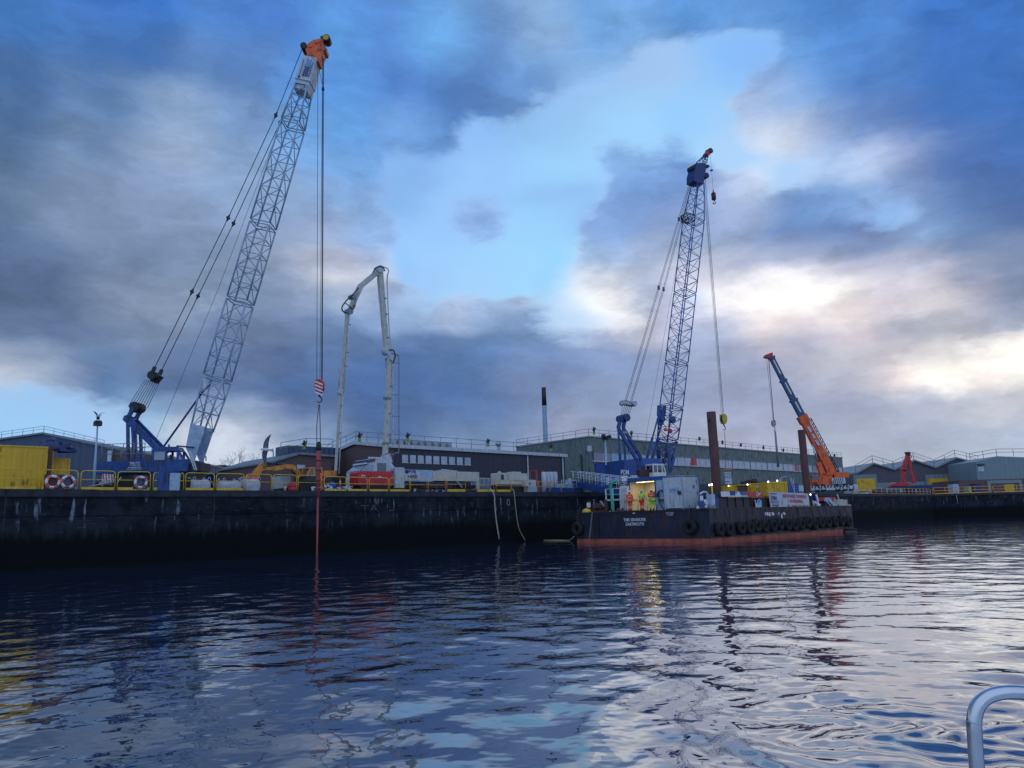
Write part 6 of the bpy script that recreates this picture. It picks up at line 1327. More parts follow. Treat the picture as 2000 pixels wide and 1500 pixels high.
# lifebuoys
for i, (x, y, lab) in enumerate(((103, 941, 'left orange and white lifebuoy of the pair by the yellow container'), (133, 941, 'right orange and white lifebuoy of the pair by the yellow container'), (275, 942, 'single orange and white lifebuoy below the left crane body'))):
    p = Q.hit(x, y, .42); T = Thing('lifebuoy', lab, 'lifebuoy', p, Q, 'lifebuoys on the quay railing')
    mb = MB(); c = p; R_, r_, n, k = .37, .085, 24, 8; vs = []
    for a in range(n):
        t = 2 * PI * a / n
        for j in range(k): q = 2 * PI * j / k; e = R_ + r_ * math.cos(q); vs.append(c + Vector((e * math.cos(t), r_ * math.sin(q), e * math.sin(t))))
    mb.mat('orange'); mb.mat('wink'); o = len(mb.v); mb.v += vs
    for a in range(n):
        key = 0 if ((a + 2 + (3 if i == 1 else 0)) // 3) % 2 else 1
        for j in range(k): mb.f.append([a * k + j, ((a + 1) % n) * k + j, ((a + 1) % n) * k + (j + 1) % k, a * k + (j + 1) % k]); mb.m.append(key); mb.sm.append(True)
    T.part('ring', mb); T.part('grab_line', MB().torus(c, (0, 1, 0), .47, .014, 20, 4), 'wink')
    T.part('back_board', MB().box((c.x - .5, .50, c.z - .5), (c.x + .5, .53, c.z + .5)), 'slate' if i else 'rust')
# yellow containers on the left, tarpaulin
a, b = Q.hit(-40, 960, 2.6), Q.hit(88, 960, 2.6); zt_ = Q.hit(60, 871, 2.6).z
T = container('site_container', 'big yellow site container behind the barrier at the left edge', Frame(*Q.w((a.x, 2.6, 0)).xy, Q.a), 0, b.x - a.x, 2.6, QZ, zt_)
T.part('ridge_mark', MB().box((b.x - a.x - 5.2, -.02, zt_ - .75), (b.x - a.x - 2.7, .03, zt_ - .66)), 'yellow')
T = Thing('drain_post', 'brown upright post at the corner of the big yellow container', 'post', (b.x, 2.5, QZ), Q); T.part('post', MB().box((b.x + .05, 2.4, QZ), (b.x + .25, 2.6, zt_ - .05)), 'rust'); T.part('foot_plate', MB().box((b.x, 2.3, QZ), (b.x + .35, 2.7, QZ + .06)), 'rust')
x1_ = Q.hit(100, 900, 2.9).x; T = container('site_container', 'narrow end of a second yellow container right of the brown post', Frame(*Q.w((b.x + .3, 2.9, 0)).xy, Q.a), 0, x1_ - b.x - .3, 2.4, QZ, Q.hit(95, 875, 2.9).z)
T = container('site_container', 'small dark yellow container between the yellow block and the lamp post', Frame(*Q.w((x1_ + .02, 4.2, 0)).xy, Q.a), 0, Q.hit(137, 900, 4.2).x - x1_, 2.4, QZ, Q.hit(120, 895, 4.2).z)
def lumpy(name, label, cat, fr, c, rx_, ry_, rz_, key, seed=1, n=16, m=9):
    rd = random.Random(seed); mb = MB(); vs = []; c = Vector(c); ph = [rd.uniform(0, 6.28) for _ in range(8)]
    for j in range(m + 1):
        t = j / m * PI / 2
        for i in range(n):
            a = 2 * PI * i / n; k = 1 + .16 * math.sin(3 * a + ph[0]) + .12 * math.sin(5 * a + 4 * t + ph[1]) + .1 * math.sin(7 * a - 6 * t + ph[2]) + rd.uniform(-.06, .06)
            vs.append(c + Vector((rx_ * math.cos(t) * math.cos(a) * k, ry_ * math.cos(t) * math.sin(a) * k, rz_ * math.sin(t) * (.75 + .25 * k + rd.uniform(-.05, .05)))))
    mb.add(vs, [(j * n + i, j * n + (i + 1) % n, (j + 1) * n + (i + 1) % n, (j + 1) * n + i) for j in range(m) for i in range(n)], False)
    return single(name, mb, key, label, cat, c, fr)
p = Q.hit(98, 868, 6.2); M['dtarp'] = mat('dark_blue_sheet', (.02, .035, .12), .35, var=.5, scale=3)
T = lumpy('sheeting_bundle', 'dark blue crumpled sheeting lying on the yellow containers', 'tarpaulin', Q, (Q.hit(104, 868, 3.8).x, 3.8, zt_ - .25), 1.15, 1.0, 1.0, 'dtarp', 4)
T = Thing('roof_box', 'white box on the corner of the small yellow container', 'box', Q.hit(105, 884, 3.8), Q); a = Q.hit(101, 884, 3.8); b2 = Q.hit(111, 875, 3.8); T.part('box', MB().box((a.x, 3.5, a.z), (b2.x, 4.1, b2.z)), 'wink'); T.part('bracket', MB().box((a.x, 3.8, a.z - .6), (a.x + .06, 3.9, a.z - .001)), 'dark')
# blue cabinet with pale door
a, b, c = Q.hit(309, 960, .35), Q.hit(330, 960, .35), Q.hit(350, 960, .3); zc = Q.hit(320, 921, .35).z; zd = Q.hit(340, 924, .3).z
T = Thing('cabinet', 'tall blue cabinet with pale grey door on the quay edge below the crane cab', 'cabinet', (a.x, .3, QZ), Q)
T.part('body', MB().box((a.x, .36, QZ + .02), (c.x, 1.7, zc)), 'blue'); T.part('door', MB().box((b.x, .28, QZ + .03), (c.x, .355, zd)), 'pale')
# trailer, signs and oddments seen through the left barriers
a = Q.hit(188, 958, 3); T = Thing('boat_trailer', 'small grey trailer with struts behind the barrier left of the crane', 'trailer', (a.x, 3, QZ), Q); b = Q.hit(222, 948, 3)
T.part('frame', MB().tube([(a.x - .3, 3, QZ + .45), (b.x, 3, QZ + .75)], .06).tube([(a.x - .3, 4, QZ + .45), (b.x, 4, QZ + .75)], .06).tube([(a.x + .4, 3, QZ + .5), (a.x + .6, 4, QZ + .5)], .05).box((a.x + .4, 3.1, QZ + .55), (b.x - .1, 3.9, QZ + .8)), 'galv'); T.part('wheel', MB().torus((a.x + .7, 2.85, QZ + .28), (0, 1, 0), .2, .09, 14, 6), 'tyre')
for k in range(4): x = a.x + .3 + k * .35; T.part('strut', MB().tube([(x, 3, QZ + .6), (x + .3, 3, QZ + 1.15)], .03), 'offw')
a, b = Q.hit(199, 941, 3.6), Q.hit(222, 926, 3.6); T = Thing('chevron_sign', 'red and white chevron board behind the barrier left of the crane', 'sign', (a.x, 3.6, QZ), Q); T.part('board', MB().box((a.x, 3.6, a.z), (b.x, 3.66, b.z)), 'wink'); mb = MB()
for k in range(4): w_ = (b.x - a.x) / 4; x = a.x + k * w_; mb.prism([(x, 3.585, b.z), (x + w_ * .45, 3.585, b.z), (x + w_ * .95, 3.585, a.z), (x + w_ * .5, 3.585, a.z)], (0, .01, 0))
T.part('stripe', mb, 'red'); T.part('leg', MB().box((a.x + .1, 3.62, QZ), (a.x + .16, 3.68, a.z)), 'dark'); T.part('leg', MB().box((b.x - .16, 3.62, QZ), (b.x - .1, 3.68, a.z)), 'dark')
# street lamps
def lamp(x, yb_, yt, d, lab, r=.085, heads=1, key='pale'):
    p = Q.hit(x, yb_, d); w0 = Q.w((p.x, d, QZ)); zt = QZ
    for z in np.arange(QZ, 30, .02):
        if proj(w0 + Vector((0, 0, z - QZ)))[1] < yt: zt = z; break
    T = Thing('lamp_post', lab, 'lamp post', (p.x, d, QZ), Q); T.part('pole', MB().lathe((p.x, d, QZ), [(r * 1.3, 0), (r * 1.25, 2.5), (r, 2.6), (r * .7, zt - QZ)], 12), key)
    mb = MB()
    if heads == 1: mb.prism([(p.x - .27, d - .2, zt), (p.x + .27, d - .2, zt), (p.x + .27, d - .2, zt + .3), (p.x + .18, d - .2, zt + .42), (p.x - .18, d - .2, zt + .42), (p.x - .27, d - .2, zt + .3)], (0, .4, 0)).tube([(p.x, d, zt + .5), (p.x, d, zt + .7)], .12)
    else:
        for ax_, ay_, az_ in ((-.5, -.2, .35), (.5, -.2, .3), (-.15, -.4, .1), (.25, .4, .1)): c = Vector((p.x + ax_, d + ay_, zt + az_)); mb.beam(c, c + Vector((ax_ * .6, ay_ * .4, .12)), .42, .5); mb.tube([(p.x, d, zt), c], .04)
        mb.box((p.x - .3, d - .2, zt - .1), (p.x + .3, d + .2, zt + .25))
    T.part('floodlight', mb, 'black'); return T, p, zt
T, p, zt = lamp(182, 958, 832, 6, 'slim pale lamp post with black floodlight box and a gull on top at the left')
def gull(name, label, loc, rot, s, flying):
    """continuous lofted body with wings and fanned tail; local x = forward"""
    mb = MB(); mb.mat('gullw'); secs = [(-.20, .008), (-.16, .030), (-.08, .058), (.0, .072), (.08, .060), (.13, .040), (.16, .038), (.19, .032), (.215, .008)]
    mb.tube([(x, 0, .01 * math.sin(x * 8)) for x, _ in secs], .03, 10); k = 10
    for i, (x, r) in enumerate(secs):
        for j in range(k): v = mb.v[i * k + j]; c = Vector((x, 0, .01 * math.sin(x * 8))); mb.v[i * k + j] = c + (v - c).normalized() * r
    mb.mat('ochre').tube([(.21, 0, .005), (.235, 0, .003), (.255, 0, -.006)], .009, 6, r2=.003)
    mb.mat('black'); [mb.disc((.185, s_ * .024, .012), (0, 1, 0), .005, .004, 6) for s_ in (-1, 1)]
    mb.mat('gullw').add([(-.14, -.025, .0), (-.14, .025, .0), (-.30, .085, .0), (-.315, .03, .0), (-.32, -.03, .0), (-.30, -.085, .0), (-.14, -.02, -.01), (-.14, .02, -.01), (-.30, .082, -.006), (-.315, .03, -.006), (-.32, -.03, -.006), (-.30, -.082, -.006)],
        [(0, 1, 2, 3, 4, 5), (11, 10, 9, 8, 7, 6), (0, 5, 11, 6), (5, 4, 10, 11), (4, 3, 9, 10), (3, 2, 8, 9), (2, 1, 7, 8)])
    for s_ in (-1, 1):
        if flying: st = [(.0, .11, -.10, .0), (.15, .125, -.09, .03), (.30, .11, -.08, .05), (.45, .06, -.09, .035), (.58, -.02, -.11, .01), (.68, -.12, -.14, -.02)]
        else: st = [(.03, .10, -.06, .02), (.12, .11, -.07, .13), (.24, .06, -.09, .22), (.36, -.04, -.12, .24)]
        vs = []
        for y, f, b_, z in st: th = .012 * (1 - y) ; vs += [(f, s_ * y, z), (b_, s_ * y, z), (b_, s_ * y, z - th * .5), (f - .01, s_ * y, z - th - .006)]
        n = len(st); fs = [[0, 1, 2, 3], [4 * n - 4, 4 * n - 1, 4 * n - 2, 4 * n - 3]]
        for i in range(n - 1):
            for j in range(4): a_ = 4 * i + j; b_ = 4 * i + (j + 1) % 4; fs.append([a_, b_, b_ + 4, a_ + 4])
        mb.mat('gullg').add(vs, fs, True)
    o = link_mesh(name, mb, None, None, Vector()); o.matrix_world = Matrix.Translation(loc) @ rot @ Matrix.Scale(s, 4); tagp(o, label, 'gull'); return o
gull('gull', 'small dark gull with raised wings perched on the left lamp post', Q.w((p.x, 6, zt + .78)), Matrix.Rotation(2.6, 4, 'Z'), 1.3, False)
# the flying gull: wing axis and body axis taken from two directions
gc_ = W.hit(519, 878, 30); wt_ = W.hit(527, 849, 30) - W.hit(503, 896, 30.2); fwd_ = (W.hit(508, 878, 29.93) - W.hit(529, 880, 30.07)).normalized()
yv = (wt_ - fwd_ * wt_.dot(fwd_)).normalized(); zv = fwd_.cross(yv)
gull('gull', 'white and grey gull flying with spread wings above the orange digger', gc_, Matrix((fwd_, yv, zv)).transposed().to_4x4(), .95, True)
T, p, zt = lamp(1186, 938, 858, 8, 'tall pale lamp post with cluster of black floodlights by the gangway', .16, 4)
T, p, zt = lamp(534, 918, 880, 22, 'thin distant lamp post with hooked arm left of the brown workshop', .07, 1, 'galv') if False else (None, None, None)
a = W.hit(534, 905, 95); b = W.hit(534, 880, 95); T = Thing('lamp_post', 'thin hooked lamp post beside the flying gull', 'lamp post', (a.x, 95, QZ)); T.part('pole', MB().tube(arc([(a.x, 95, QZ), (b.x, 95, b.z - .4), (b.x - .2, 95, b.z), (b.x - .7, 95, b.z + .05)]), .07, 6), 'grey'); T.part('lamp_head', MB().box((b.x - 1.0, 94.9, b.z - .05), (b.x - .6, 95.1, b.z + .1)), 'dark')
# bulk bags
for i, (x0, x1, y1, lab) in enumerate(((376, 414, 938, 'left white bulk bag with lifting loops on the quay'), (434, 474, 940, 'middle white bulk bag with lifting loops on the quay'), (480, 511, 937, 'right white bulk bag under the digger bucket'))):
    a, b = Q.hit(x0, 958, 1.3), Q.hit(x1, 958, 1.3); z1_ = Q.hit(x0, y1, 1.3).z; T = Thing('bulk_bag', lab, 'bulk bag', (a.x, 1.3, QZ), Q, 'white bulk bags on the quay'); w_ = b.x - a.x; mb = MB(); vs = []; n = 28; m = 7; rd = random.Random(i)
    for j in range(m + 1):
        t = j / m; k = (.95 + .08 * math.sin(PI * t)) * (1 - .10 * max(0, t - .8) / .2)
        for q in range(n):
            an = 2 * PI * q / n; c_, s_ = math.cos(an), math.sin(an); e = (abs(c_) ** 5 + abs(s_) ** 5) ** (-1 / 5)
            vs.append((a.x + w_ / 2 + c_ * e * w_ / 2 * k + rd.uniform(-.02, .02), 2.0 + s_ * e * .65 * k + rd.uniform(-.02, .02), QZ + .05 + (z1_ - QZ) * t + (.04 * math.sin(an * 4) if j == m else 0)))
    mb.add(vs, [(j * n + q, j * n + (q + 1) % n, (j + 1) * n + (q + 1) % n, (j + 1) * n + q) for j in range(m) for q in range(n)] + [tuple(m * n + q for q in range(n))], True); T.part('sack', mb, 'bag')
    for sx_ in (.12, .88):
        for sy in (1.45, 2.5): x = a.x + w_ * sx_; T.part('loop', MB().tube(arc([(x - .12, sy, z1_), (x - .06, sy, z1_ + .24), (x + .06, sy, z1_ + .24), (x + .12, sy, z1_)]), .03, 5), 'bag')
# orange digger
DG = 4.0
def dq(x, y, dd=0): return Q.hit(x, y, DG + dd)
T = Thing('excavator', 'orange excavator with folded arm and bucket over the bulk bags', 'excavator', (dq(600, 950).x, DG, QZ), Q)
def curve_arm(name, top, bot, key, th=.5):
    T.part(name, MB().prism([dq(*q, -th / 2) for q in top] + [dq(*q, -th / 2) for q in reversed(bot)], (0, th, 0)), key)
curve_arm('boom', [(514, 911), (527, 913), (556, 907), (571, 907), (580, 912), (587, 922), (588, 931)], [(516, 918), (540, 919), (560, 915), (569, 917), (575, 924), (580, 932), (584, 934)], 'digger')
curve_arm('dipper_arm', [(494, 930), (498, 921), (506, 912), (514, 903), (521, 902), (521, 909)], [(501, 937), (508, 928), (512, 920), (518, 915), (520, 912)][::1], 'digger')
T.part('bucket', MB().prism([dq(x, y, -.6) for x, y in ((489, 934), (493, 927), (504, 929), (504, 936), (497, 938), (490, 937))], (0, 1.2, 0)), 'orange')
T.part('cylinder', MB().tube([dq(521, 904, -.1), dq(540, 906, -.1)], .09, 8).tube([dq(540, 906, -.1), dq(556, 908, -.1)], .13, 8), 'dark')
T.part('cylinder', MB().tube([dq(577, 929, -.45), dq(570, 916, -.45)], .11, 8), 'dark')
xa, xb = dq(587, 940).x, dq(617, 940).x; zb_, zt_ = QZ + 1.0, dq(600, 915).z
mb = MB(); zs_ = zb_ + (zt_ - zb_) * .38; mb.box((xa, DG - 1.1, zb_), (xb + .9, DG + 1.2, zs_)); T.part('body', mb, 'dark')
mb = MB(); mb.mat('digger')
for x in (xa + .02, xa + (xb - xa) * .42, xb - .14):
    for y in (DG - 1.1, DG + .0): mb.beam((x + .06 + (.25 if x < xa + .1 else 0) * 0, y + .05, zs_), (x + .06 + (.22 if x < xa + .1 else 0), y + .05, zt_ - .08), .13, .1)
mb.box((xa + .2, DG - 1.12, zt_ - .08), (xb, DG + .12, zt_ + .05)); cab = T.part('cab', mb)
T.part('window', MB().box((xa + .3, DG - 1.07, zs_ + .03), (xa + (xb - xa) * .42, DG - 1.04, zt_ - .1)).box((xa + (xb - xa) * .42 + .14, DG - 1.07, zs_ + .03), (xb - .15, DG - 1.04, zt_ - .1)), 'glass', cab)
T.part('engine_cover', MB().box((xb + .05, DG - 1.0, zs_ + .005), (xb + 1.6, DG + 1.2, zs_ + .55)), 'digger')
T.part('undercarriage', MB().box((xa + .4, DG - .8, QZ + .5), (xb + .6, DG + .8, zb_ - .003)), 'black'); T.part('track', tracks(xa - .8, xb + 1.6, DG - 1.35, DG - .85, QZ + .02, .75), 'black'); T.part('track', tracks(xa - .8, xb + 1.6, DG + .85, DG + 1.35, QZ + .02, .75), 'black')
p = Q.hit(655, 955, 1.6); heap('sheeting_heap', 'heap of crumpled blue and white sheeting behind the barriers', 'tarpaulin heap', Q, (p.x, 2.0, QZ + .05), 1.9, .8, .9, ['tarp', 'bag', 'mblue', 'wink'], 60, 21, .42)
for i, (x, lab) in enumerate(((557, 'orange and white traffic cone behind the barrier under the digger boom'), (664, 'small orange traffic cone on the sheeting heap'))):
    p = Q.hit(x, 955, 2.4 if i == 0 else 3.2); zz = QZ + (.0 if i == 0 else .6); T = Thing('traffic_cone', lab, 'traffic cone', (p.x, p.y, zz), Q); T.part('base', MB().box((p.x - .2, p.y - .2, zz + .01), (p.x + .2, p.y + .2, zz + .05)), 'orange'); T.part('cone', MB().mat('orange').lathe((p.x, p.y, zz + .05), [(.15, 0), (.10, .28)], 12).mat('wink').lathe((p.x, p.y, zz + .05), [(.10, .28), (.07, .48)], 12).mat('orange').lathe((p.x, p.y, zz + .05), [(.07, .48), (.03, .75)], 12))
a = Q.hit(548, 940, 5); b = Q.hit(568, 930, 5); T = Thing('skip', 'white site unit behind the digger boom', 'unit', (a.x, 5, QZ), Q); T.part('box', MB().box((a.x, 5, QZ + .5), (b.x, 6.6, b.z)), 'offw'); T.part('feet', MB().box((a.x + .1, 5.1, QZ), (b.x - .1, 6.5, QZ + .499)), 'dark')
a = Q.hit(558, 950, 3.4); T = Thing('drum', 'reddish brown drum behind the barrier under the digger boom', 'drum', (a.x, 3.4, QZ), Q); T.part('barrel', MB().lathe((a.x + .7, 3.4, QZ), [(.4, 0), (.4, .3), (.42, .32), (.4, .34), (.4, .64), (.42, .66), (.4, .68), (.4, .95)], 16), 'redink'); T.part('lid', MB().lathe((a.x + .7, 3.4, QZ + .951), [(.41, 0), (.38, .03)], 16), 'dark')

# ---- concrete pump truck
PD = 6.0
def pq(x, y, dd=0): return Q.hit(x, y, PD + dd)
T = Thing('concrete_pump_truck', 'white concrete pump truck with tall folded boom arching over the quay', 'truck', (pq(760, 950).x, PD, QZ), Q)
def seg(name, a, b, w0, w1_, key='cream', th=.45, lab=None): return T.part(name, MB().beam(pq(*a), pq(*b), w0, th, w1_, th * .85), key)
S1 = seg('boom_arm', (752, 893), (762, 700), .42, .48); T.part('boom_collar', MB().beam(pq(753, 868), pq(753, 864), .6, .55), 'grey'); T.part('boom_collar', MB().beam(pq(756, 780), pq(756.3, 776), .65, .55), 'grey'); T.part('foot_pin', MB().disc(pq(753, 891), (0, 1, 0), .3, .7, 12), 'grey')
S2 = seg('boom_arm', (755, 690), (742, 530), .48, .58)
for jx, jy, jr in ((755, 686, .42), (740, 527, .42), (763, 700, .3)): T.part('boom_joint', MB().disc(pq(jx, jy), (0, 1, 0), jr, .75, 14), 'offw')
S3 = seg('boom_arm', (740, 529), (703, 560), .52, .50); S3b = seg('boom_arm', (704, 559), (683, 606), .5, .42)
for jx, jy, jr in ((681, 609, .34), (687, 580, .25)): T.part('boom_joint', MB().disc(pq(jx, jy), (0, 1, 0), jr, .7, 14), 'grey')
S4 = seg('boom_arm', (679, 612), (666, 764), .36, .30, th=.35); T.part('boom_joint', MB().disc(pq(666, 767), (0, 1, 0), .30, .6, 12), 'offw')
S5 = seg('boom_arm', (665, 770), (655, 928), .26, .18, th=.25)
mb = MB(); mb.tube([pq(670, 775, -.3), pq(662, 925, -.3)], .06, 8); mb.tube([pq(683, 614, -.3), pq(671, 768, -.3)], .05, 8)
mb.tube(arc([pq(767, 870, -.3), pq(768, 800, -.3), pq(767, 710, -.3), pq(772, 698, -.3)]), .06, 8)
mb.tube(arc([pq(744, 520, -.3), pq(754, 523, -.3), pq(759, 530, -.3), pq(756, 550, -.3), pq(760, 640, -.3), pq(764, 686, -.3)]), .06, 8)
T.part('concrete_pipe', mb, 'offw')
mb = MB(); mb.tube(arc([pq(765, 690, -.4), pq(776, 694, -.4), pq(779, 704, -.4), pq(779, 800, -.4), pq(779, 878, -.4), pq(774, 884, -.4), pq(762, 890, -.4)]), .055, 8)
for y in (709, 771, 813): mb.tube([pq(766, y, -.35), pq(781, y, -.4)], .035, 5)
T.part('delivery_line', mb, 'grey')
for hp_, hr_ in ((arc([pq(700, 562, -.3), pq(690, 574, -.4), pq(676, 588, -.45), pq(668, 600, -.45), pq(670, 608, -.4), pq(678, 612, -.4)]), .07), (arc([pq(728, 532, -.35), pq(738, 521, -.4), pq(748, 522, -.4), pq(752, 530, -.35)]), .06), (arc([pq(760, 684, -.4), pq(768, 684, -.45), pq(772, 696, -.45), pq(768, 708, -.4)]), .07), (arc([pq(674, 592, -.4), pq(680, 596, -.4), pq(690, 604, -.4), pq(692, 596, -.4)]), .05)): T.part('rubber_hose', MB().tube(hp_, hr_, 8), 'dark')
mb = MB(); mb.tube([pq(753, 700, .35), pq(756, 778, .3)], .08, 8); mb.tube([pq(738, 545, .35), pq(742, 590, .3)], .10, 8); mb.tube([pq(700, 572, -.35), pq(692, 600, -.35)], .09, 8); mb.tube([pq(661, 720, .3), pq(663, 762, .3)], .07, 8); T.part('cylinder', mb, 'galv')
mb = MB()
for t_, (a, b, of) in enumerate((((752, 893), (762, 700), .27), ((755, 690), (742, 530), .33), ((679, 612), (666, 764), .24), ((665, 770), (655, 928), .18))):
    for k in (.18, .47, .71): q = lerp(pq(*a, -.1), pq(*b, -.1), k + .04 * math.sin(t_ * 5 + k * 9)); mb.beam(q + Vector((of * .5, -.1, 0)), q + Vector((of + .14, -.1, .02)), .05, .3)
T.part('pipe_clamp', mb, 'grey')
mb = MB(); c = pq(757, 912); mb.lathe((c.x, PD, c.z - .6), [(.9, 0), (.8, .5), (.45, .9), (.35, 1.2)], 14); mb.beam(pq(757, 905), pq(753, 888), .7, .8); T.part('turret', mb, 'offw')
# chassis, cab
zc0 = QZ + 1.0; xa, xb = pq(690, 940).x, pq(750, 940).x; zr = pq(720, 899).z; zh = pq(720, 918).z
mb = MB(); y0, y1 = PD - 1.25, PD + 1.25
mb.prism([(xa + .1, y0, zc0), (xa - .02, y0, zc0 + .5), (xa, y0, zh - .25), (xa + 1.0, y0, zr - .5), (xb - .1, y0, zr - .5), (xb - .1, y0, zc0)], (0, y1 - y0, 0)); mb.prism([(xa + .62, y0 + .05, zr - .499), (xa + 1.0, y0 + .05, zr), (xb - .1, y0 + .05, zr + .03), (xb - .1, y0 + .05, zr - .499)], (0, y1 - y0 - .1, 0))
cab = T.part('cab', mb, 'offw'); xm = pq(722, 915).x
T.part('windscreen', MB().prism([(xa + .0, y0 - .01, zh - .22), (xa + .95, y0 - .01, zr - .52), (xm - .3, y0 - .01, zr - .52), (xm - .45, y0 - .01, zh - .22)], (0, .02, 0)).prism([(xa - .03, y0 + .1, zh - .2), (xa - .03, y1 - .1, zh - .2), (xa + .93, y1 - .1, zr - .51), (xa + .93, y0 + .1, zr - .51)], (-.02, 0, .02)), 'cabglass', cab)
T.part('door_window', MB().box((xm + .05, y0 - .02, zh - .25), (pq(740, 915).x, y0 - .001, zr - .35)), 'glass', cab)
T.part('sun_visor', MB().beam((xa + .75, PD, zr - .25), (xm - .2, PD, zr - .05), .3, 2.5), 'slate', cab); mb = MB()
for k in range(6): x = xa + 1.1 + k * .28; mb.disc((x, y0 + .15, zr + .14), (0, 1, 0), .11, .1, 8)
T.part('roof_lamps', mb, 'wink', cab); T.part('bumper', MB().box((xa - .12, y0 - .02, zc0 - .35), (xa + .9, y1, zc0 + .35)).box((xa - .15, y0 - .04, zc0 + .5), (xa + .9, y0 - .005, zc0 + .7)), 'offw', cab)
xe = pq(921, 940).x; zt_ = pq(900, 923).z
T.part('chassis', MB().box((xa + .3, PD - 1.0, QZ + .65), (xe, PD + 1.0, zc0 - .01)), 'black')
m0, m1 = pq(775, 930).x, pq(831, 930).x
T.part('water_tank', MB().box((m0, y0, zc0 + .3), (m1, y1, pq(800, 919).z)), 'pale'); T.part('hopper_body', MB().box((m1 + .01, y0 - .05, zc0 + .4), (xe, y1, zt_)).box((xe - .4, y0 - .05, QZ + .4), (xe, y0 + .1, zc0 + .39)), 'cream'); T.part('outrigger', MB().box((m0 - 1.2, y0 - .2, QZ + .6), (m0 - .1, y0 + .1, pq(772, 915).z)), 'offw')
sg = T.part('sign_panel', MB().box((m0 + .05, y0 - .06, zc0 + .45), (m0 + 2.0, y0 - .003, pq(800, 923).z)), 'offw')
q = pq(783, 936); T.part('lettering', MB().mat('navy').text('FOR', (q.x, y0 - .07, zc0 + 1.12), (1, 0, 0), (0, 0, 1), .34, 1.0, ext=0, bold=.03).mat('ink').text('HIRE', (q.x - .1, y0 - .07, zc0 + .60), (1, 0, 0), (0, 0, 1), .34, 1.25, ext=0, bold=.03), None, sg); T.part('logo_disc', MB().disc((m0 + .3, y0 - .07, zc0 + 1.25), (0, 1, 0), .2, .02, 12), 'ink', sg)
for x in (703, 745, 792, 806, 880, 896): q = pq(x, 950); T.part('wheel', MB().torus((q.x, y0 + .2, QZ + .52), (0, 1, 0), .34, .18, 18, 8).disc((q.x, y0 + .2, QZ + .52), (0, 1, 0), .26, .22, 12), 'tyre')
T.part('valve_gear', MB().beam(pq(855, 921), pq(890, 922), .3, .6).tube([pq(862, 918), pq(885, 920)], .12).tube(arc([pq(890, 938, -1.4), pq(896, 945, -1.4), pq(902, 952, -1.4)]), .12), 'galv')
# red generator box
a, b = Q.hit(700, 955, 1.5), Q.hit(767, 955, 1.5); zt_ = Q.hit(730, 920, 1.5).z; zb_ = Q.hit(730, 948, 1.5).z
T = Thing('generator', 'bright red generator box standing on the quay in front of the pump truck cab', 'generator', (a.x, 1.5, QZ), Q)
mb = MB(); y = 1.5; mb.prism([(a.x, y, zb_), (a.x, y, zt_ - .18), (a.x + .25, y, zt_ - .02), (b.x - .2, y, zt_), (b.x, y, zt_ - .12), (b.x, y, zb_)], (0, 1.5, 0)); T.part('housing', mb, 'red')
T.part('skid', MB().box((a.x + .3, y + .1, QZ + .02), (b.x - .3, y + 1.4, zb_ - .002)), 'black'); mb = MB()
for k in range(3): mb.box((a.x + .3, y - .012, zb_ + .25 + k * .12), (a.x + 1.2, y - .001, zb_ + .3 + k * .12))
mb.box((a.x + 1.75, y - .012, zb_ + .1), (a.x + 1.77, y - .001, zt_ - .1)); T.part('louvre', mb, 'redink'); T.part('badge', MB().box((a.x + .3, y - .012, zt_ - .5), (a.x + .75, y - .001, zt_ - .38)).prism([(b.x - 1.7, y - .012, zt_ - .55), (b.x - 1.1, y - .012, zt_ - .62), (b.x - 1.5, y - .012, zt_ - .40)], (0, .01, 0)), 'offw')
# beige generator, tanks, red frame and units right of the truck
def genset(x0, x1, y0p, y1p, d, name, label, key, extra=True):
    a, b = Q.hit(x0, y0p, d), Q.hit(x1, y0p, d); zt = Q.hit((x0 + x1) / 2, y1p, d).z; zb = a.z
    T = Thing(name, label, 'generator', (a.x, d, QZ), Q); T.part('housing', MB().prism([(a.x, d, zb), (a.x, d, zt - .1), (a.x + .1, d, zt), (b.x - .1, d, zt), (b.x, d, zt - .1), (b.x, d, zb)], (0, 1.6, 0)), key)
    mb = MB(); mb.box((a.x + .08, d - .012, zb + .5), (a.x + .5, d - .001, zt - .2)).box((a.x + 1.1, d - .012, zb + .5), (a.x + 1.15, d - .001, zt - .1)).box((a.x + 1.9, d - .012, zb + .4), (b.x - .6, d - .001, zb + .48))
    T.part('grille', mb, 'dark'); T.part('stand', MB().box((a.x + .1, d + .1, QZ + .01), (b.x - .1, d + 1.5, zb - .002)), 'black'); T.part('roof_cowl', MB().box((a.x + (b.x - a.x) * .5, d + .2, zt + .002), (a.x + (b.x - a.x) * .8, d + 1.2, zt + .18)), key); T.part('exhaust_cap', MB().lathe((a.x + .4, d + .6, zt), [(.2, 0), (.2, .12), (.05, .2)], 10), key)
genset(978, 1031, 946, 924, 2.2, 'generator', 'beige generator set with rooftop cowl behind the yellow barriers', 'cream')
a, b = Q.hit(1028, 957, 1.6), Q.hit(1049, 957, 1.6); T = Thing('site_unit', 'small blue and white unit right of the beige generator', 'unit', (a.x, 1.6, QZ), Q); T.part('lower_box', MB().box((a.x + .3, 1.6, QZ + .02), (b.x, 2.6, QZ + .75)), 'pale'); T.part('upper_box', MB().box((a.x, 1.62, QZ + .76), (b.x - .1, 2.6, Q.hit(1040, 937, 1.6).z)), 'offw'); T.part('label_plate', MB().box((a.x + .5, 1.6, QZ + .95), (a.x + .75, 1.619, QZ + 1.15)), 'navy')
a, b = Q.hit(1048, 955, 4), Q.hit(1062, 955, 4); zt_ = Q.hit(1055, 919, 4).z; T = Thing('steel_rack', 'tall thin red steel rack left of the grey tanks', 'frame', (a.x, 4, QZ), Q)
mb = MB()
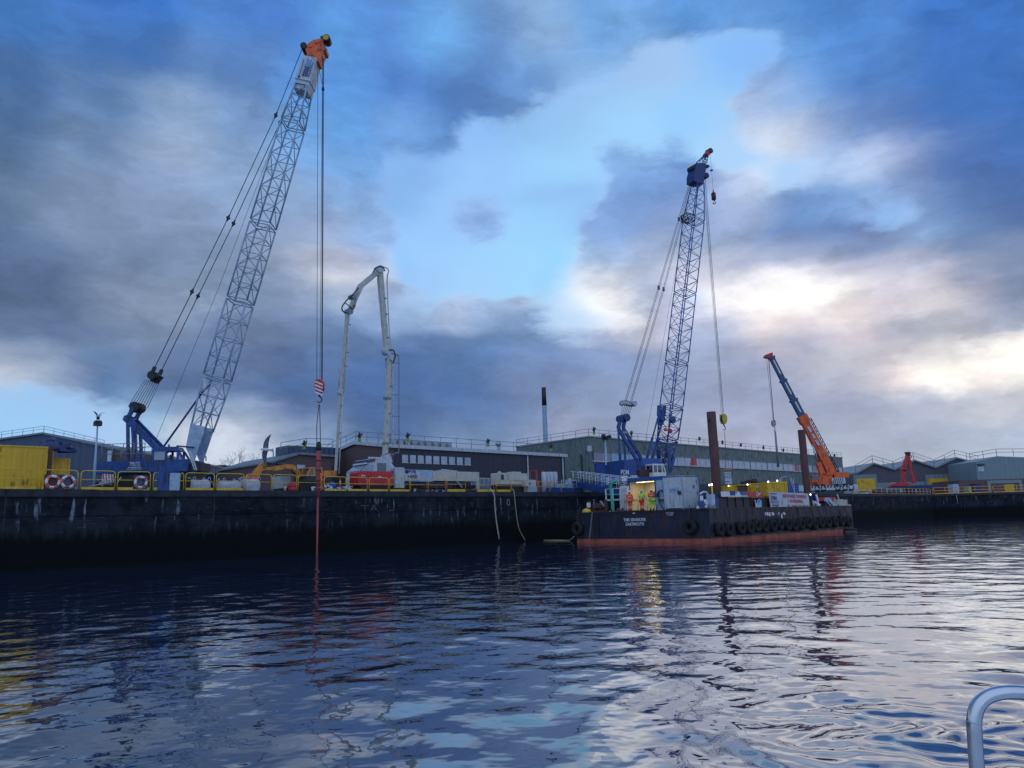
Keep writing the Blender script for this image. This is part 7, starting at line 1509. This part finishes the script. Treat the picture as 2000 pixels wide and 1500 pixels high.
for x in (a.x, b.x):
    for y in (4, 5): mb.tube([(x, y, QZ), (x, y, zt_)], .05, 6)
for z in (zt_, QZ + 1.0): mb.tube([(a.x, 4, z), (b.x, 4, z), (b.x, 5, z), (a.x, 5, z), (a.x, 4, z)], .045, 6)
T.part('upright_frame', mb, 'red'); T.part('lower_panel', MB().box((a.x + .9, 3.9, QZ + .1), (b.x + .3, 3.95, QZ + 1.6)), 'redink')
for i, (x0, x1) in enumerate(((1064, 1071.5), (1071.7, 1077.5), (1077.8, 1085), (1085.3, 1092))):
    a, b = Q.hit(x0, 955, 3), Q.hit(x1, 955, 3); zt_ = Q.hit(x0, 921, 3).z; r_ = (b.x - a.x) / 2
    T = Thing('tank', '%s of four tall grey tanks from the left beside the red rack' % ORD[i], 'tank', (a.x + r_, 3 + r_, QZ), Q, 'grey tanks by the red rack'); T.part('vessel', MB().lathe((a.x + r_, 3 + r_, QZ), [(r_, 0), (r_, zt_ - QZ - .15), (r_ * .8, zt_ - QZ - .03), (r_ * .2, zt_ - QZ)], 16), 'offw'); T.part('cap', MB().lathe((a.x + r_, 3 + r_, zt_ + .001), [(r_ * .3, 0), (r_ * .3, .08)], 10), 'dark')
p = Q.hit(925, 950, 1.8); heap('hose_heap', 'dark coiled hoses and steel between the white truck and the beige generator', 'gear', Q, (p.x, 2.0, QZ + .03), 1.5, .6, .5, ['dark', 'black', 'rust', 'grey'], 36, 31, .3)
p = Q.hit(850, 950, 1.8); heap('hose_heap', 'dark hoses and fittings lying under the white truck hopper', 'gear', Q, (p.x, 2.0, QZ + .03), 2.6, .6, .45, ['dark', 'black', 'galv', 'rust'], 46, 32, .3)
a, b = Q.hit(921, 955, 9), Q.hit(957, 955, 9); T = Thing('mesh_fence', 'pale blue mesh fence panels at the foot of the dark workshop', 'fence', (a.x, 9, QZ), Q)
zt_ = Q.hit(940, 934, 9).z; mb = MB()
for k in range(15): x = a.x + (b.x - a.x) * k / 14; mb.tube([(x, 9, QZ), (x, 9, zt_)], .045, 4)
T.part('upright', mb, 'pale'); mb = MB(); [mb.tube([(a.x, 9, z), (b.x, 9, z)], .05, 4) for z in (QZ + .3, zt_)]; T.part('rail', mb, 'pale')
# blue container behind the blue crane
a, b = Q.hit(1187, 935, 12), Q.hit(1262, 935, 12); container('site_container', 'large blue container in front of the green warehouse behind the crane', Frame(*Q.w((a.x, 12, 0)).xy, Q.a), 0, b.x - a.x, 2.4, QZ, Q.hit(1220, 905, 12).z, 'bluebox')
# gangway from the quay to the barge
g0 = Q.hit(1128, 940, 2.0); g1_ = tb(1226, 953, 4.5); w0 = Q.w((g0.x, .8, QZ + .5)); w1_ = BF.w((4.5, g1_.y, DZ + 1.25))
GL = Frame(w0.x, w0.y, math.atan2(w1_.y - w0.y, w1_.x - w0.x)); gl_ = math.hypot(w1_.x - w0.x, w1_.y - w0.y); pz0, pz1 = GL.hit(1130, 938, 0).z, GL.hit(1228, 957, 0).z; gl_ = GL.hit(1229, 955, 0).x
gx_a = GL.hit(1126, 940, 0).x
T = Thing('gangway', 'blue gangway with white handrails leading from the quay down to the barge', 'gangway', (0, 0, QZ), GL)
def gz(x, up_=0): return pz0 + (pz1 - pz0) * (x - gx_a) / (gl_ - gx_a) + up_
za_, zb_ = GL.hit(1130, 950, 0).z, GL.hit(1226, 973, 0).z
T.part('girder', MB().prism([(gx_a, -.5, gz(gx_a)), (gl_, -.5, gz(gl_)), (gl_, -.5, zb_), (gx_a, -.5, za_)], (0, .08, 0)).prism([(gx_a, .5, gz(gx_a)), (gl_, .5, gz(gl_)), (gl_, .5, zb_), (gx_a, .5, za_)], (0, .08, 0)), 'blue')
T.part('walkway', MB().prism([(gx_a, -.415, gz(gx_a) - .3), (gl_, -.415, gz(gl_) - .3), (gl_, -.415, gz(gl_) - .36), (gx_a, -.415, gz(gx_a) - .36)], (0, .91, 0)), 'grey')
hh = GL.hit(1130, 933, 0).z - pz0 + .15
for s_ in (-.46, .54):
    T.part('handrail', MB().tube(arc([(gx_a + .15, s_, gz(gx_a) + .3), (gx_a, s_, gz(gx_a, .75)), (gx_a + .15, s_, gz(gx_a, 1.1)), (gx_a + .5, s_, gz(gx_a + .5, 1.15)), (gl_, s_, gz(gl_, 1.15))]), .04, 6), 'wink')
    for h_ in (.82, .5): T.part('mid_rail', MB().tube([(gx_a + .1, s_, gz(gx_a, h_)), (gl_, s_, gz(gl_, h_))], .03, 6), 'wink')
    for k in range(9): x = gx_a + .3 + (gl_ - gx_a - .35) * k / 8; T.part('post', MB().tube([(x, s_, gz(x, -.05)), (x, s_, gz(x, 1.15))], .035, 5), 'wink')
# gangway landing on the barge: white platform frame
a = tb(1184, 978, 2.2); b = tb(1226, 978, 2.2); zt_ = tb(1190, 955, 2.2).z; zm = tb(1200, 978, 2.2).z
T = Thing('landing_platform', 'white framed landing platform at the foot of the gangway', 'platform', (2.2, a.y, DZ), BF)
mb = MB()
for y in (a.y, (a.y * 2 + b.y) / 3, (a.y + b.y * 2) / 3, b.y): mb.box((2.16, y - .05, DZ + .04), (2.26, y + .05, zt_))
T.part('post', mb, 'wink'); T.part('deck', MB().box((2.1, b.y - .05, zm), (3.6, a.y + .05, zm + .16)), 'offw'); T.part('rear_rail', MB().tube([(2.2, a.y, zt_), (2.2, b.y, zt_)], .04).tube([(2.2, a.y, zm + .6), (2.2, b.y, zm + .6)], .03), 'wink')
a, b = Q.hit(1096, 950, 1.5), Q.hit(1125, 950, 1.5); T = Thing('winch_unit', 'white and blue winch unit at the quay head of the gangway', 'winch', (a.x, 1.5, QZ), Q)
T.part('base', MB().box((a.x - 1.6, 1.45, QZ + .02), (b.x + 1, 2.4, QZ + .62)), 'blue'); T.part('machine', MB().box((a.x, 1.6, QZ + .63), (b.x - .4, 2.2, QZ + 1.1)).disc((a.x + 1.2, 1.55, QZ + 1.1), (0, 1, 0), .3, .2, 10), 'pale'); T.part('control_post', MB().box((b.x - 1.3, 1.5, QZ + .63), (b.x - .8, 1.58, QZ + 1.75)), 'offw')
T.part('guard_rail', MB().tube([(a.x, 1.4, QZ + .6), (a.x, 1.4, QZ + 1.5), (b.x, 1.4, QZ + 1.5), (b.x, 1.4, QZ + .6)], .035).tube([(a.x, 1.4, QZ + 1.05), (b.x, 1.4, QZ + 1.05)], .03), 'wink')
# ropes over the wall
d_ = -.35
single('frayed_rope', MB().tube(arc([Q.hit(957, 955, .3), Q.hit(962, 960, -.3), Q.hit(966, 972, d_), Q.hit(966, 982, d_), Q.hit(969, 1015, d_), Q.hit(975, 1053, d_)]), .07, 7), 'palerope', 'thick frayed pale rope hanging down the quay wall', 'rope', Q.hit(957, 955, .3), Q)
single('mooring_rope', MB().tube(arc([Q.hit(1000, 955, .3), Q.hit(1004, 961, -.2), Q.hit(1007, 990, d_), Q.hit(1013, 1030, d_), Q.hit(1026, 1056, d_)]), .045, 6), 'yrope', 'thin yellowish rope hanging down the quay wall right of the frayed rope', 'rope', Q.hit(1000, 955, .3), Q)
single('floating_rope', MB().tube(arc([BF.hitz(1062, 1055, .03), BF.hitz(1090, 1055, .03), BF.hitz(1112, 1055, .04), tb(1121, 1048, -.15)]), .05, 6), 'yrope', 'yellowish rope floating on the water to the barge corner', 'rope', BF.hitz(1062, 1055, .03), BF)
single('mooring_line', MB().tube(arc([Q.hit(1890, 960, -.1), Q.hit(1893, 975, -.2), Q.hit(1895, 992, -.25)]) if False else [FW.hit(1868, 967, -.15), FW.hit(1871, 985, -.2)], .06, 5), 'palerope', 'short pale rope on the far quay wall near the right yellow shutter', 'rope', FW.hit(1868, 967, -.15), FW)
# bird scarers on the roof rails
def scarer(fr, p, lab, rz_=0, board=True, s=1.0):
    T = Thing('bird_scarer', lab, 'bird scarer', p, fr, 'black bird scarers on the roof rails'); p = Vector(p)
    if board: T.part('board', MB().box(p + Vector((-.2 * s, -.03, -.55 * s)), p + Vector((.2 * s, .03, .05 * s))), 'scarer')
    mb = MB(); mb.lathe(p + Vector((0, 0, .0)), [(.05 * s, -.15 * s), (.17 * s, .0), (.19 * s, .15 * s), (.1 * s, .32 * s), (.12 * s, .42 * s), (.04 * s, .5 * s)], 10); mb.prism([p + Vector(v) * s for v in ((.0, -.02, .3), (.45, -.02, .42), (.3, -.02, .12))], (0, .04, 0)); mb.prism([p + Vector(v) * s for v in ((.0, -.02, .25), (-.35, -.02, .1), (-.12, -.02, -.1))], (0, .04, 0)); T.part('hawk', mb, 'black')
k_ = 0
for x, y, d, lab in ((702, 853, bd + .2, 'scarer on the dark workshop rail above the pump truck cab'), (796, 853, bd + .2, 'scarer on the dark workshop rail right of the pump boom'), (953, 864, bd + .2, 'scarer on the dark workshop rail left of the roof cowl'), (1076, 874, bd + .2, 'scarer with lime board at the right end of the dark workshop roof')):
    scarer(Q, Q.hit(x, y, d), 'black ' + lab)
scarer(Q, Q.hit(594, 868, SB), 'black scarer with lime board on the small brown workshop rail')
for i, (x, y) in enumerate(((1160, 841), (1233, 848), (1366, 859), (1411, 866), (1447, 871), (1491, 876), (1530, 881), (1630, 891))):
    scarer(Q, Q.hit(x, y, gd + .1), '%s black scarer from the left on the green warehouse roof rail' % ORD[i], 0, i < 2, 1.25)
scarer(FW, W.hit(1946, 887, 199), 'black scarer on the roof rail of the pale warehouse at the right edge', 0, False, 1.6)
# bare trees
def tree(x, yt, yb_, Y, lab, seed, sp=1.0):
    rd = random.Random(seed); b = W.hit(x, yb_, Y); t = W.hit(x, yt, Y); H = t.z - QZ; T = Thing('bare_tree', lab, 'tree', (b.x, Y, QZ), group='bare trees behind the quay'); mt, mc = MB(), MB(); base = Vector((b.x, Y, QZ))
    def grow(p, d, l, r, lev):
        q = p + d * l; (mt if lev < 2 else mc).tube([p, lerp(p, q, .5) + Vector((rd.uniform(-.05, .05), rd.uniform(-.05, .05), 0)) * l, q], r, 5 if lev < 2 else 3, r2=r * .6, cap=False)
        if lev >= 5: return
        for k in range(3 if lev else 7):
            tt = rd.uniform(.35, 1) if lev else .35 + .65 * k / 6; dd = (d + Vector((rd.uniform(-1, 1), rd.uniform(-1, 1), rd.uniform(-.15, .6))) * (.62 if lev else .8 * sp)).normalized()
            grow(lerp(p, q, tt), dd, l * (rd.uniform(.45, .7) if lev else rd.uniform(.28, .42)), r * .5, lev + 1)
    grow(base, Vector((rd.uniform(-.03, .03), 0, 1)).normalized(), H * .70, H * .010, 0); T.part('trunk', mt, 'bark'); T.part('crown', mc, 'twig')
for i, (x, yt, Y, sp) in enumerate(((447, 889, 150, 1), (463, 888, 150, 1), (480, 895, 150, 1), (503, 898, 155, 1.1), (515, 891, 155, .8), (406, 905, 160, 1.2))):
    tree(x, yt, 925, Y, ['leftmost slim bare tree of the group left of the flying gull', 'tallest bare tree in the middle of the group left of the gull', 'third bare tree from the left below and left of the gull', 'wide low bare tree just below the flying gull', 'bare tree hidden behind the flying gull', 'small bare tree close to the right of the crane boom foot'][i], 40 + i, sp)
# viewer's boat: stainless handrail
Yh = 2.25
def hq(x, y): return W.hit(x, y, Yh)
bx_ = hq(1907, 1500)
T = Thing('boat_handrail', 'polished stainless steel tube handrail close by at the bottom right corner', 'handrail', (bx_.x, Yh, .75))
T.part('rail', MB().tube([(bx_.x + .01, Yh, .8)] + arc([hq(1908, 1500), hq(1904, 1440), hq(1903, 1405), hq(1911, 1377), hq(1930, 1360), hq(1955, 1353), hq(1985, 1352), hq(2010, 1354), hq(2100, 1358)], 8) + [hq(2600, 1375)], .0195, 20), 'steel')
T.part('weld_ring', MB().tube([hq(1903.2, 1412), hq(1903.2, 1409)], .0206, 20), 'galv')
T.part('base_flange', MB().lathe((bx_.x + .01, Yh, .76), [(.06, 0), (.06, .012), (.025, .03)], 16), 'steel')
T.part('end_post', MB().tube([hq(2590, 1375), hq(2590, 1375) - Vector((0, 0, 1.0))], .0195, 12), 'steel')
T = Thing('viewer_boat', 'white deck edge of the small boat below the viewer, out of frame', 'boat', (1.5, 1.5, .5)); T.part('deck', MB().box((-1.5, -3, .55), (5, 2.42, .755)), 'wink'); T.part('gunwale', MB().box((-1.5, 2.43, .45), (5, 2.5, .82)), 'dblue')
bpy.context.view_layer.update()
